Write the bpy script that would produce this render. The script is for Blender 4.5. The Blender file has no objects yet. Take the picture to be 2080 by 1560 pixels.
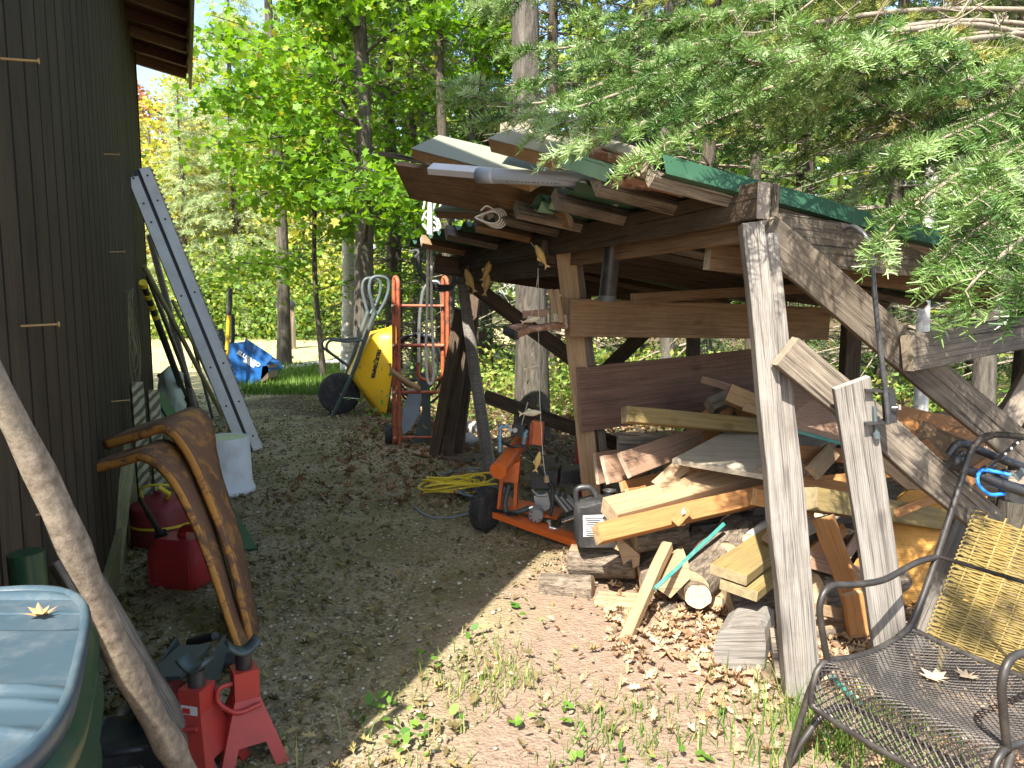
import bpy, math, random
import numpy as np
from mathutils import Vector, Matrix
V = Vector
R = math.radians
random.seed(7); rng = np.random.default_rng(7)
scene = bpy.context.scene
col = scene.collection

# ---------------------------------------------------------------- camera, sky, sun, exposure
PITCH = R(6.3); FPX = 1480.0; EYE = 1.2
SP, CP = math.sin(PITCH), math.cos(PITCH)
cam_data = bpy.data.cameras.new('camera'); cam = bpy.data.objects.new('camera', cam_data); col.objects.link(cam)
cam.location = (0, 0, EYE); cam.rotation_euler = (R(90) - PITCH, 0, 0)
cam_data.sensor_width = 36; cam_data.lens = 36 * FPX / 2080; cam_data.clip_start = .02; cam_data.clip_end = 800
scene.camera = cam

SUN_EL = R(49.5); SUN_H = V((-.358, -.934)).normalized()
TO_SUN = V((SUN_H.x * math.cos(SUN_EL), SUN_H.y * math.cos(SUN_EL), math.sin(SUN_EL)))
world = bpy.data.worlds.new('World'); scene.world = world; world.use_nodes = True
wn_ = world.node_tree.nodes; wl_ = world.node_tree.links
sky = wn_.new('ShaderNodeTexSky'); sky.sky_type = 'NISHITA'; sky.sun_disc = False; sky.dust_density = 1.6; sky.ozone_density = 1.4
sky.sun_elevation = SUN_EL; sky.sun_rotation = math.atan2(TO_SUN.x, TO_SUN.y)
wl_.new(sky.outputs[0], wn_['Background'].inputs[0]); wn_['Background'].inputs[1].default_value = .15
sun_l = bpy.data.lights.new('sun', 'SUN'); sun_l.energy = 5.0; sun_l.angle = R(.55); sun_l.color = (1, .955, .87)
sun = bpy.data.objects.new('sun', sun_l); col.objects.link(sun); sun.location = (-6, -16, 18)
sun.rotation_euler = (-TO_SUN).to_track_quat('-Z', 'Y').to_euler()
scene.view_settings.view_transform = 'Standard'; scene.view_settings.look = 'None'
scene.view_settings.exposure = 1.65; scene.view_settings.gamma = 1
scene.cycles.max_bounces = 6; scene.cycles.transparent_max_bounces = 8

# ---------------------------------------------------------------- pixel -> place helpers
def ray(u, v):
    a = (u - 1040) / FPX; b = -(v - 780) / FPX
    return V((a, CP + b * SP, -SP + b * CP))
def G(u, v, z=0.0):                      # where the sight line meets a level surface
    d = ray(u, v); t = (z - EYE) / d.z
    return V((d.x * t, d.y * t, z))
def D(u, v, Y):                          # where it is Y metres in front
    d = ray(u, v); t = Y / d.y
    return V((d.x * t, Y, EYE + d.z * t))
YAW = R(24.0)
WD = V((-math.sin(YAW), math.cos(YAW), 0)); WN = V((math.cos(YAW), math.sin(YAW), 0)); WOFF = .344
def W(s, off, z): return WD * s + WN * (off - WOFF) + V((0, 0, z))      # shed wall: along, out from, up
def PW(u, v, off=0.0):
    d = ray(u, v); t = (off - WOFF) / (d.x * WN.x + d.y * WN.y)
    return V((d.x * t, d.y * t, EYE + d.z * t))
LO = V((.71, 2.2, 0)); E1 = V((-.357, .934, 0)); E2 = V((.934, .357, 0))
def LT(a, b, z): return LO + E1 * a + E2 * b + V((0, 0, z))              # lean-to: back, right, up

# ---------------------------------------------------------------- objects
def tag(o, label=None, cat=None, group=None, kind=None):
    for k, x in (('label', label), ('category', cat), ('group', group), ('kind', kind)):
        if x: o[k] = x
    return o
def thing(name, label, cat, loc=(0, 0, 0), rz=0.0, group=None):
    o = bpy.data.objects.new(name, None); col.objects.link(o)
    o.location = loc; o.rotation_euler = (0, 0, rz); o.empty_display_size = .1
    bpy_keep.append(o)
    return tag(o, label, cat, group)
bpy_keep = []
def pmat(p):
    if p is None: return Matrix.Identity(4)
    m = Matrix.LocRotScale(p.location, p.rotation_euler, p.scale)
    return pmat(p.parent) @ m if p.parent else m
def link(name, me, mat, parent=None, mw=None):
    o = bpy.data.objects.new(name, me); col.objects.link(o)
    if mat is not None and not me.materials:
        for m_ in (mat if isinstance(mat, (list, tuple)) else [mat]): me.materials.append(m_)
    mw = mw if mw is not None else Matrix.Identity(4)
    if parent is not None:
        o.parent = parent; mw = pmat(parent).inverted() @ mw
    loc, rot, sc = mw.decompose()
    o.location = loc; o.rotation_euler = rot.to_euler(); o.scale = sc
    return o
class MB:
    """collects world-space shapes; build() makes one mesh object with its origin at the middle of its base"""
    def __init__(s): s.v = []; s.f = []; s.sm = []; s.mi = []
    def add(s, vs, fs, smooth=False, mi=0):
        n = len(s.v); s.v += [V(p) for p in vs]; s.f += [tuple(i + n for i in f) for f in fs]
        s.sm += [smooth] * len(fs); s.mi += [mi] * len(fs); return s
    def box(s, c, size, rot=None, mi=0):
        m = rot if rot is not None else Matrix.Identity(3)
        hx, hy, hz = [q / 2 for q in size]
        vs = [V(c) + m @ V((x * hx, y * hy, z * hz)) for x in (-1, 1) for y in (-1, 1) for z in (-1, 1)]
        return s.add(vs, [(0, 1, 3, 2), (4, 6, 7, 5), (0, 4, 5, 1), (2, 3, 7, 6), (0, 2, 6, 4), (1, 5, 7, 3)], False, mi)
    def tube(s, pts, r, n=8, cap=True, mi=0, closed=False, flat=1.0):
        pts = [V(p) for p in pts]; k = len(pts)
        rs = [r] * k if isinstance(r, (int, float)) else list(r)
        vs = []; nrm = None
        for i, p in enumerate(pts):
            if closed: t = pts[(i + 1) % k] - pts[i - 1]
            else: t = pts[min(i + 1, k - 1)] - pts[max(i - 1, 0)]
            if t.length < 1e-9: t = V((0, 0, 1))
            t.normalize()
            if nrm is None:
                nrm = t.cross(V((0, 0, 1)) if abs(t.z) < .9 else V((1, 0, 0))).normalized()
            else:
                nrm = nrm - t * nrm.dot(t)
                nrm = nrm.normalized() if nrm.length > 1e-6 else t.orthogonal().normalized()
            b = t.cross(nrm)
            for j in range(n):
                a = 2 * math.pi * j / n
                vs.append(p + (nrm * math.cos(a) + b * math.sin(a) * flat) * rs[i])
        fs = []
        for i in range(k if closed else k - 1):
            for j in range(n):
                i2 = (i + 1) % k
                fs.append((i * n + j, i * n + (j + 1) % n, i2 * n + (j + 1) % n, i2 * n + j))
        s.add(vs, fs, True, mi)
        if cap and not closed:
            s.add(vs[:n], [tuple(range(n - 1, -1, -1))], False, mi); s.add(vs[-n:], [tuple(range(n))], False, mi)
        return s
    def lathe(s, prof, c=(0, 0, 0), n=24, axis=(0, 0, 1), mi=0, smooth=True, sup=2.0):
        """prof: (radius, height); sup>2 squares the ring"""
        q = V((0, 0, 1)).rotation_difference(V(axis)); vs = []
        for (r, h) in prof:
            for j in range(n):
                a = 2 * math.pi * j / n; ca, sa = math.cos(a), math.sin(a)
                k = (abs(ca) ** sup + abs(sa) ** sup) ** (-1 / sup)
                vs.append(V(c) + q @ V((r * k * ca, r * k * sa, h)))
        fs = []
        for i in range(len(prof) - 1):
            for j in range(n):
                fs.append((i * n + j, i * n + (j + 1) % n, (i + 1) * n + (j + 1) % n, (i + 1) * n + j))
        s.add(vs, fs, smooth, mi)
        if prof[0][0] > 1e-6: s.add(vs[:n], [tuple(range(n - 1, -1, -1))], False, mi)
        if prof[-1][0] > 1e-6: s.add(vs[-n:], [tuple(range(n))], False, mi)
        return s
    def prism(s, poly, d, mi=0, smooth=False):
        """poly: world points of an outline, d: extrusion vector"""
        poly = [V(p) for p in poly]; n = len(poly); d = V(d)
        fs = [tuple(range(n - 1, -1, -1)), tuple(range(n, 2 * n))]
        fs += [(i, (i + 1) % n, n + (i + 1) % n, n + i) for i in range(n)]
        return s.add(poly + [p + d for p in poly], fs, smooth, mi)
    def ball(s, c, r, n=10, m=6, sc=(1, 1, 1), mi=0):
        vs = []; c = V(c)
        for i in range(m + 1):
            th = math.pi * i / m
            for j in range(n):
                a = 2 * math.pi * j / n
                vs.append(c + V((r * sc[0] * math.sin(th) * math.cos(a), r * sc[1] * math.sin(th) * math.sin(a), r * sc[2] * math.cos(th))))
        fs = [(i * n + j, (i + 1) * n + j, (i + 1) * n + (j + 1) % n, i * n + (j + 1) % n) for i in range(m) for j in range(n)]
        return s.add(vs, fs, True, mi)
    def build(s, name, mat, parent=None, at=None):
        if at is None:
            n = len(s.v); at = V((sum(p.x for p in s.v) / n, sum(p.y for p in s.v) / n, min(p.z for p in s.v)))
        at = V(at)
        me = bpy.data.meshes.new(name)
        me.from_pydata([tuple(p - at) for p in s.v], [], s.f)
        me.polygons.foreach_set('use_smooth', s.sm); me.polygons.foreach_set('material_index', s.mi); me.update()
        return link(name, me, mat, parent, Matrix.Translation(at))
def frame(x, zhint):
    x = V(x).normalized(); z = V(zhint); z = z - x * z.dot(x)
    if z.length < 1e-4: z = x.orthogonal()
    z.normalize(); y = z.cross(x)
    m = Matrix((x, y, z)).transposed(); return m
def board(name, p0, p1, w, t, mat, face=None, parent=None, seg=4, wob=.002, cut=0.0, ch=.0022, warp=0.0):
    """a sawn board: local x runs along the grain, y across the wide face, z out of it; chamfered, a little uneven"""
    p0, p1 = V(p0), V(p1); L = (p1 - p0).length
    if face is None: face = V((0, 0, EYE)) * 1 + V((0, 0, 0)) - (p0 + p1) / 2
    m3 = frame(p1 - p0, face)
    rr = random.Random(hash((round(p0.x, 3), round(p1.z, 3), round(w, 3))) & 0xffff)
    hy, hz = w / 2, t / 2; ch = min(ch, hz * .4)
    sec = [(-hy + ch, -hz), (hy - ch, -hz), (hy, -hz + ch), (hy, hz - ch), (hy - ch, hz), (-hy + ch, hz), (-hy, hz - ch), (-hy, -hz + ch)]
    vs = []; fs = []
    for i in range(seg + 1):
        q = i / seg; x = (q - .5) * L; oy = rr.uniform(-wob, wob); oz = rr.uniform(-wob, wob) * .6 + warp * (1 - (2 * q - 1) ** 2)
        for (y, z) in sec:
            cx = cut * y / max(hy, 1e-6) * (1 if i == seg else -.4 if i == 0 else 0)
            vs.append((x + cx + (rr.uniform(-.0015, .0015) if i in (0, seg) else 0), y * (1 + rr.uniform(-.006, .006)) + oy, z + oz))
    for i in range(seg):
        for j in range(8): fs.append((i * 8 + j, i * 8 + (j + 1) % 8, (i + 1) * 8 + (j + 1) % 8, (i + 1) * 8 + j))
    fs.append(tuple(range(7, -1, -1))); fs.append(tuple(seg * 8 + j for j in range(8)))
    me = bpy.data.meshes.new(name); me.from_pydata(vs, [], fs); me.update()
    return link(name, me, mat, parent, Matrix.LocRotScale((p0 + p1) / 2, m3.to_quaternion(), (1, 1, 1)))
def bd(name, label, cat, a, b, w, t, mat, group=None, **k):
    p0 = D(*a) if not isinstance(a, Vector) else a; p1 = D(*b) if not isinstance(b, Vector) else b
    return tag(board(name, p0, p1, w, t, mat, **k), label, cat, group)
def curve(pts, n=6):
    """Catmull-Rom through pts"""
    P = [V(p) for p in pts]; P = [P[0] * 2 - P[1]] + P + [P[-1] * 2 - P[-2]]; out = []
    for i in range(1, len(P) - 2):
        for k in range(n):
            t = k / n
            out.append(.5 * ((2 * P[i]) + (P[i + 1] - P[i - 1]) * t + (2 * P[i - 1] - 5 * P[i] + 4 * P[i + 1] - P[i + 2]) * t * t + (3 * P[i] - P[i - 1] - 3 * P[i + 1] + P[i + 2]) * t ** 3))
    out.append(P[-2]); return out
def text_mesh(name, body, size, mat, parent, mw, bold=0.0, xs=1.0):
    cu = bpy.data.curves.new(name, 'FONT'); cu.body = body; cu.size = size; cu.align_x = 'CENTER'; cu.align_y = 'CENTER'; cu.offset = bold; cu.resolution_u = 2
    o = bpy.data.objects.new(name, cu); col.objects.link(o)
    me = bpy.data.meshes.new_from_object(o.evaluated_get(bpy.context.evaluated_depsgraph_get()))
    bpy.data.objects.remove(o); bpy.data.curves.remove(cu); me.materials.clear()
    return link(name, me, mat, parent, mw @ Matrix.Diagonal((xs, 1, 1, 1)))
def raw_mesh(name, verts, faces, mat, parent=None, colors=None, smooth=False, mw=None, kind=None):
    """big arrays: verts (n,3), faces (m,3 or 4)"""
    verts = np.asarray(verts, np.float32); faces = np.asarray(faces, np.int32); k = faces.shape[1]
    me = bpy.data.meshes.new(name)
    me.vertices.add(len(verts)); me.vertices.foreach_set('co', verts.ravel())
    me.loops.add(faces.size); me.loops.foreach_set('vertex_index', faces.ravel())
    me.polygons.add(len(faces)); me.polygons.foreach_set('loop_start', np.arange(0, faces.size, k, dtype=np.int32))
    me.polygons.foreach_set('loop_total', np.full(len(faces), k, np.int32))
    if smooth: me.polygons.foreach_set('use_smooth', np.ones(len(faces), bool))
    me.update(calc_edges=True)
    if colors is not None:
        at = me.attributes.new('tone', 'FLOAT', 'POINT'); at.data.foreach_set('value', np.asarray(colors, np.float32).ravel())
    return link(name, me, mat, parent, mw)
def scatter(tv, tf, pos, axes, sc, tone=None):
    """copies of a little template (k,3),(m,j) at pos (n,3) with axes (n,3,3; rows x,y,z) and scale (n,) or (n,3)"""
    tv = np.asarray(tv, float); tf = np.asarray(tf, int); n = len(pos); k = len(tv)
    sc = np.asarray(sc, float); sc = sc[:, None] * np.ones(3) if sc.ndim == 1 else sc
    loc = tv[None] * sc[:, None, :]
    out = np.einsum('nki,nij->nkj', loc, axes) + pos[:, None, :]
    fs = tf[None] + (np.arange(n) * k)[:, None, None]
    tn = None if tone is None else np.repeat(tone, k)
    return out.reshape(-1, 3), fs.reshape(-1, tf.shape[1]), tn
def unit(a): return a / np.maximum(np.linalg.norm(a, axis=-1, keepdims=True), 1e-9)
def axes_from(x, zhint):
    x = unit(x); z = zhint - x * np.sum(zhint * x, -1, keepdims=True); z = unit(z + 1e-6); y = np.cross(z, x)
    return np.stack([x, y, z], 1)
def rand_axes(n, up=1.0):
    z = unit(rng.normal(size=(n, 3)) + np.array([0, 0, up])); x = rng.normal(size=(n, 3)); return axes_from(np.cross(z, x), z)
# ---------------------------------------------------------------- materials
def newmat(name):
    m = bpy.data.materials.new(name); m.use_nodes = True; nt = m.node_tree
    return m, nt, nt.nodes, nt.links, nt.nodes['Principled BSDF']
def nd(ns, t, **k):
    n = ns.new(t)
    for a, b in k.items():
        if a.startswith('i_'): n.inputs[a[2:].replace('_', ' ')].default_value = b
        else: setattr(n, a, b)
    return n
def ramp(ns, stops):
    n = ns.new('ShaderNodeValToRGB'); e = n.color_ramp.elements
    while len(e) < len(stops): e.new(.5)
    for q, (p, c) in zip(e, stops): q.position = p; q.color = (*c, 1) if len(c) == 3 else c
    return n
def mixc(ns, ln, fac, a, b, mode='MIX'):
    n = ns.new('ShaderNodeMix'); n.data_type = 'RGBA'; n.blend_type = mode
    for sock, x in ((n.inputs[0], fac), (n.inputs[6], a), (n.inputs[7], b)):
        if isinstance(x, bpy.types.NodeSocket): ln.new(x, sock)
        elif isinstance(x, (int, float)): sock.default_value = x
        else: sock.default_value = (*x, 1)
    return n.outputs[2]
def objcoord(ns, ln, scale=(1, 1, 1), spread=9.0):
    tc = ns.new('ShaderNodeTexCoord'); oi = ns.new('ShaderNodeObjectInfo')
    ml = nd(ns, 'ShaderNodeMath', operation='MULTIPLY'); ml.inputs[1].default_value = spread; ln.new(oi.outputs['Random'], ml.inputs[0])
    ad = nd(ns, 'ShaderNodeVectorMath', operation='ADD'); ln.new(tc.outputs['Object'], ad.inputs[0]); ln.new(ml.outputs[0], ad.inputs[1])
    mp = ns.new('ShaderNodeMapping'); mp.inputs['Scale'].default_value = scale; ln.new(ad.outputs[0], mp.inputs[0])
    return mp.outputs[0], tc, oi, ad.outputs[0]
def noise_(ns, ln, vec, scale, detail=4, rough=.6, dist=0.0):
    n = nd(ns, 'ShaderNodeTexNoise'); n.inputs['Scale'].default_value = scale; n.inputs['Detail'].default_value = detail
    n.inputs['Roughness'].default_value = rough; n.inputs['Distortion'].default_value = dist
    if vec is not None: ln.new(vec, n.inputs['Vector'])
    return n.outputs['Fac']
def bump_(ns, ln, bsdf, h, strength=.4, dist=.003):
    b = ns.new('ShaderNodeBump'); b.inputs['Strength'].default_value = strength; b.inputs['Distance'].default_value = dist
    ln.new(h, b.inputs['Height']); ln.new(b.outputs[0], bsdf.inputs['Normal'])
def wood(name, light, dark, stain=(.05, .04, .03), stain_amt=.45, end=None, rough=.8, grain=1.0, crack=.5, vary=.25, knots=True, endaxis=0):
    m, nt, ns, ln, b = newmat(name)
    vec, tc, oi, raw = objcoord(ns, ln, (1.7 * grain, 48 * grain, 48 * grain))
    g = noise_(ns, ln, vec, 2.0, 7, .74, .5)
    rings = nd(ns, 'ShaderNodeTexWave', wave_type='BANDS', bands_direction='DIAGONAL'); rings.inputs['Scale'].default_value = 2.4; rings.inputs['Distortion'].default_value = 7
    rings.inputs['Detail'].default_value = 3; rings.inputs['Detail Scale'].default_value = .7; ln.new(vec, rings.inputs['Vector'])
    gm = nd(ns, 'ShaderNodeMath', operation='MULTIPLY_ADD'); ln.new(rings.outputs['Fac'], gm.inputs[0]); gm.inputs[1].default_value = .14; ln.new(g, gm.inputs[2])
    cr = ramp(ns, [(.36, tuple(x * .8 for x in dark)), (.56, tuple((x + y) / 2 for x, y in zip(light, dark))), (.80, light)]); ln.new(gm.outputs[0], cr.inputs[0])
    c = cr.outputs[0]
    # stains and weather: broad patches
    st = ramp(ns, [(.47, (0, 0, 0)), (.72, (1, 1, 1))]); ln.new(noise_(ns, ln, raw, 5.0, 6, .65, .4), st.inputs[0])
    sm = nd(ns, 'ShaderNodeMath', operation='MULTIPLY'); ln.new(st.outputs[0], sm.inputs[0]); sm.inputs[1].default_value = stain_amt
    c = mixc(ns, ln, sm.outputs[0], c, stain)
    # drying cracks along the grain
    mp2 = ns.new('ShaderNodeMapping'); mp2.inputs['Scale'].default_value = (1.8, 95, 95); ln.new(raw, mp2.inputs[0])
    ck = ramp(ns, [(.0, (1, 1, 1)), (.34, (1, 1, 1)), (.40, (0, 0, 0))]); ln.new(noise_(ns, ln, mp2.outputs[0], 1.2, 3, .5), ck.inputs[0])
    cm = nd(ns, 'ShaderNodeMath', operation='MULTIPLY'); ln.new(ck.outputs[0], cm.inputs[0]); cm.inputs[1].default_value = crack
    c = mixc(ns, ln, cm.outputs[0], c, tuple(x * .25 for x in dark))
    if knots:
        mk = ns.new('ShaderNodeMapping'); mk.inputs['Scale'].default_value = (3.2, 7, 7); ln.new(raw, mk.inputs[0])
        vo = nd(ns, 'ShaderNodeTexVoronoi', feature='F1'); vo.inputs['Scale'].default_value = 1.0; ln.new(mk.outputs[0], vo.inputs['Vector'])
        kr = ramp(ns, [(.0, (1, 1, 1)), (.07, (.8, .8, .8)), (.14, (0, 0, 0))]); ln.new(vo.outputs['Distance'], kr.inputs[0])
        km = nd(ns, 'ShaderNodeMath', operation='MULTIPLY'); ln.new(kr.outputs[0], km.inputs[0]); km.inputs[1].default_value = .55
        c = mixc(ns, ln, km.outputs[0], c, tuple(x * .45 for x in dark))
    # each board its own tone
    hs = ns.new('ShaderNodeHueSaturation'); ln.new(c, hs.inputs['Color'])
    vr = nd(ns, 'ShaderNodeMapRange'); ln.new(oi.outputs['Random'], vr.inputs[0]); vr.inputs[3].default_value = 1 - vary; vr.inputs[4].default_value = 1 + vary; ln.new(vr.outputs[0], hs.inputs['Value'])
    c = hs.outputs[0]
    # faces across endaxis
    sx = ns.new('ShaderNodeSeparateXYZ'); ln.new(tc.outputs['Normal'], sx.inputs[0])
    ab = nd(ns, 'ShaderNodeMath', operation='ABSOLUTE'); ln.new(sx.outputs[endaxis], ab.inputs[0])
    gt = nd(ns, 'ShaderNodeMath', operation='GREATER_THAN'); ln.new(ab.outputs[0], gt.inputs[0]); gt.inputs[1].default_value = .8 if endaxis == 0 else .5
    er = ramp(ns, [(.3, tuple(x * .6 for x in (end or light))), (.7, end or light)]); ln.new(noise_(ns, ln, raw, 42, 3, .6), er.inputs[0])
    c = mixc(ns, ln, gt.outputs[0], c, er.outputs[0])
    ln.new(c, b.inputs['Base Color']); b.inputs['Roughness'].default_value = rough; b.inputs['Specular IOR Level'].default_value = .25
    bump_(ns, ln, b, g, .6, .004)
    return m
def paint(name, color, rough=.45, dirt=(.08, .065, .05), amt=.4, scale=9.0, metal=0.0, rust=None, bump=.06, spec=.5):
    m, nt, ns, ln, b = newmat(name)
    vec, tc, oi, raw = objcoord(ns, ln)
    n1 = noise_(ns, ln, raw, scale, 6, .7, .3)
    r1 = ramp(ns, [(.48, (0, 0, 0)), (.75, (1, 1, 1))]); ln.new(n1, r1.inputs[0])
    mm = nd(ns, 'ShaderNodeMath', operation='MULTIPLY'); ln.new(r1.outputs[0], mm.inputs[0]); mm.inputs[1].default_value = amt
    n2 = noise_(ns, ln, raw, scale * .35, 3, .5)
    base = mixc(ns, ln, n2, tuple(x * .82 for x in color), tuple(min(1, x * 1.12) for x in color))
    c = mixc(ns, ln, mm.outputs[0], base, dirt)
    if rust:
        r2 = ramp(ns, [(.52, (0, 0, 0)), (.6, (1, 1, 1))]); ln.new(noise_(ns, ln, raw, scale * 1.6, 8, .75, .5), r2.inputs[0])
        c = mixc(ns, ln, r2.outputs[0], c, rust)
    ln.new(c, b.inputs['Base Color']); b.inputs['Metallic'].default_value = metal; b.inputs['Specular IOR Level'].default_value = spec
    rr = nd(ns, 'ShaderNodeMapRange'); ln.new(n1, rr.inputs[0]); rr.inputs[3].default_value = max(.05, rough - .12); rr.inputs[4].default_value = min(1, rough + .25); ln.new(rr.outputs[0], b.inputs['Roughness'])
    bump_(ns, ln, b, n1, bump * 4, .002)
    return m
def bark(name, c1, c2, moss=(.06, .07, .03), moss_amt=.3, sc=(18, 18, 3), strength=1.0, dist=.02, swirl=.8):
    m, nt, ns, ln, b = newmat(name)
    vec, tc, oi, raw = objcoord(ns, ln, sc)
    n1 = noise_(ns, ln, vec, 1.3, 7, .7, swirl)
    cr = ramp(ns, [(.33, c1), (.68, c2)]); ln.new(n1, cr.inputs[0])
    mr = ramp(ns, [(.5, (0, 0, 0)), (.7, (1, 1, 1))]); ln.new(noise_(ns, ln, raw, 4, 5, .6), mr.inputs[0])
    mm = nd(ns, 'ShaderNodeMath', operation='MULTIPLY'); ln.new(mr.outputs[0], mm.inputs[0]); mm.inputs[1].default_value = moss_amt
    ln.new(mixc(ns, ln, mm.outputs[0], cr.outputs[0], moss), b.inputs['Base Color']); b.inputs['Roughness'].default_value = .9; b.inputs['Specular IOR Level'].default_value = .15
    bump_(ns, ln, b, n1, strength, dist)
    return m
def foliage(name, stops, trans=.45, rough=.55, gloss=.3, tint=(1.25, 1.15, .45)):
    """thin leaves: colour by the per-leaf 'tone'; light also comes through"""
    m, nt, ns, ln, b = newmat(name)
    at = nd(ns, 'ShaderNodeAttribute', attribute_name='tone')
    cr = ramp(ns, stops); ln.new(at.outputs['Fac'], cr.inputs[0])
    b.inputs['Roughness'].default_value = rough; b.inputs['Specular IOR Level'].default_value = gloss
    ln.new(cr.outputs[0], b.inputs['Base Color'])
    tr = ns.new('ShaderNodeBsdfTranslucent')
    ln.new(mixc(ns, ln, 1.0, cr.outputs[0], tint, 'MULTIPLY'), tr.inputs[0])
    mx = ns.new('ShaderNodeMixShader'); mx.inputs[0].default_value = trans
    ln.new(b.outputs[0], mx.inputs[1]); ln.new(tr.outputs[0], mx.inputs[2]); ln.new(mx.outputs[0], nt.nodes['Material Output'].inputs[0])
    return m
M = {}
M['gray'] = wood('weathered_grey_wood', (.30, .27, .235), (.11, .10, .088), (.09, .07, .05), .55, (.36, .32, .27), crack=.6, vary=.12)
M['graybrown'] = wood('grey_brown_wood', (.27, .22, .165), (.065, .052, .039), (.03, .025, .02), .65, (.30, .24, .17), crack=.8)
M['dark'] = wood('dark_damp_wood', (.15, .105, .068), (.045, .033, .023), (.03, .025, .02), .6, (.30, .25, .2), crack=.7)
M['brown'] = wood('brown_aged_wood', (.29, .185, .10), (.12, .075, .042), (.06, .04, .025), .4, (.42, .34, .25), crack=.4)
M['new'] = wood('fresh_orange_pine', (.42, .205, .075), (.28, .118, .036), (.22, .115, .055), .3, (.60, .41, .22), rough=.65, crack=.15, vary=.18)
M['pine'] = wood('pale_pine', (.39, .275, .16), (.26, .165, .087), (.2, .135, .085), .4, (.52, .39, .24), rough=.7, crack=.25, vary=.18)
M['treated'] = wood('yellow_treated_wood', (.28, .21, .085), (.18, .125, .045), (.15, .12, .07), .4, (.33, .26, .145), rough=.7, crack=.25, vary=.15)
M['redwood'] = wood('pink_brown_wood', (.46, .295, .20), (.29, .165, .10), (.21, .14, .10), .35, (.58, .42, .30), crack=.25)
M['plyred'] = wood('brown_stained_plywood', (.25, .145, .10), (.12, .065, .045), (.055, .038, .03), .45, (.36, .27, .19), crack=.2, grain=.6)
M['plyorange'] = wood('orange_plywood', (.60, .31, .08), (.44, .205, .04), (.38, .22, .08), .35, (.5, .36, .2), crack=.08, grain=.45, vary=.05)
M['plygray'] = wood('grey_panel', (.43, .375, .285), (.28, .24, .18), (.17, .145, .11), .35, (.4, .32, .22), crack=.12, grain=.5, knots=False)
M['siding'] = wood('dark_stained_siding', (.092, .066, .043), (.028, .021, .014), (.014, .011, .008), .55, (.016, .013, .009), crack=.75, grain=1.1, vary=.16, knots=False, endaxis=1)  # plank sides coloured near black so the grooves read as dark lines
M['soffit'] = wood('red_brown_soffit', (.16, .07, .042), (.075, .034, .022), (.03, .02, .014), .35, crack=.2, vary=.1)
M['trim'] = wood('mossy_trim', (.30, .27, .13), (.15, .13, .06), (.06, .07, .025), .55, crack=.3)
M['osb'] = wood('strand_board', (.62, .43, .22), (.40, .22, .09), (.25, .15, .07), .4, crack=.1, grain=2.5, knots=False)
M['bark_grey'] = bark('grey_ridged_bark', (.05, .042, .033), (.17, .148, .118), sc=(20, 20, 3.2), strength=1.0, dist=.03)
M['bark_dark'] = bark('dark_bark', (.035, .028, .02), (.13, .105, .08), sc=(16, 16, 3), strength=1, dist=.03)
M['bark_birch'] = bark('pale_birch_bark', (.34, .31, .27), (.68, .65, .58), (.06, .05, .045), .55, sc=(3, 3, 16), strength=.4, dist=.008)
M['bark_log'] = bark('firewood_bark', (.075, .055, .04), (.42, .335, .25), (.14, .13, .09), .3, sc=(14, 46, 46), strength=1, dist=.03)
M['bark_stick'] = bark('peeled_stick_bark', (.15, .115, .08), (.36, .29, .215), (.22, .21, .16), .4, sc=(42, 42, 34), strength=.6, dist=.004, swirl=.1)
M['twig'] = bark('dead_twig_bark', (.15, .115, .08), (.33, .28, .21), (.2, .2, .15), .3, sc=(30, 30, 30), strength=.3, dist=.003)
M['split'] = wood('split_log_wood', (.44, .32, .195), (.28, .185, .10), (.2, .15, .10), .35, (.62, .47, .29), crack=.45, grain=.8, knots=False)
M['nail'] = paint('bright_nail', (.62, .40, .16), .4, amt=.2, metal=.3)
M['canlid'] = paint('grey_green_plastic', (.042, .070, .088), .3, (.3, .29, .26), .22, 14, spec=.5)
M['canbody'] = paint('dark_green_plastic', (.018, .06, .028), .3, (.12, .09, .05), .4, 7)
M['red'] = paint('red_plastic', (.52, .035, .038), .42, (.12, .05, .04), .35, 8)
M['reddark'] = paint('dull_red_metal', (.22, .022, .02), .5, (.06, .03, .025), .55, 10)
M['redpaint'] = paint('red_enamel', (.44, .04, .028), .42, (.16, .06, .045), .4, 14)
M['orange'] = paint('orange_enamel', (.72, .15, .025), .35, (.2, .07, .03), .3, 10)
M['orangeold'] = paint('worn_orange_enamel', (.46, .10, .035), .5, (.14, .06, .035), .5, 12, rust=(.10, .045, .025))
M['fender'] = paint('rusting_orange_sheet', (.62, .26, .045), .7, (.30, .14, .05), .4, 6, rust=(.19, .09, .045))
M['fenderrust'] = paint('rust_brown_sheet', (.19, .09, .043), .78, (.10, .05, .028), .6, 5, rust=(.40, .18, .045))
M['yellow'] = paint('yellow_plastic', (.78, .46, .015), .38, (.25, .19, .10), .3, 5)
M['yellowin'] = paint('dirty_yellow_plastic', (.60, .33, .02), .5, (.28, .22, .13), .6, 4)
M['cordyellow'] = paint('yellow_cord', (.80, .60, .035), .4, (.4, .32, .1), .2, 8)
M['cordgrey'] = paint('grey_cord', (.20, .24, .27), .45, amt=.25)
M['black'] = paint('black_metal', (.018, .018, .019), .4, (.09, .08, .07), .3, 10)
M['blackp'] = paint('black_plastic', (.022, .022, .023), .35, (.16, .15, .13), .35, 9)
M['rubber'] = paint('tyre_rubber', (.028, .027, .026), .8, (.15, .13, .11), .55, 12, bump=.3)
M['greymetal'] = paint('grey_painted_steel', (.065, .085, .088), .45, (.2, .19, .17), .35, 8)
M['greydark'] = paint('dark_green_grey_steel', (.055, .075, .07), .45, (.14, .13, .11), .35, 8)
M['blade'] = paint('grey_blue_blade', (.24, .29, .33), .45, (.16, .15, .14), .35, 7)
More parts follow.
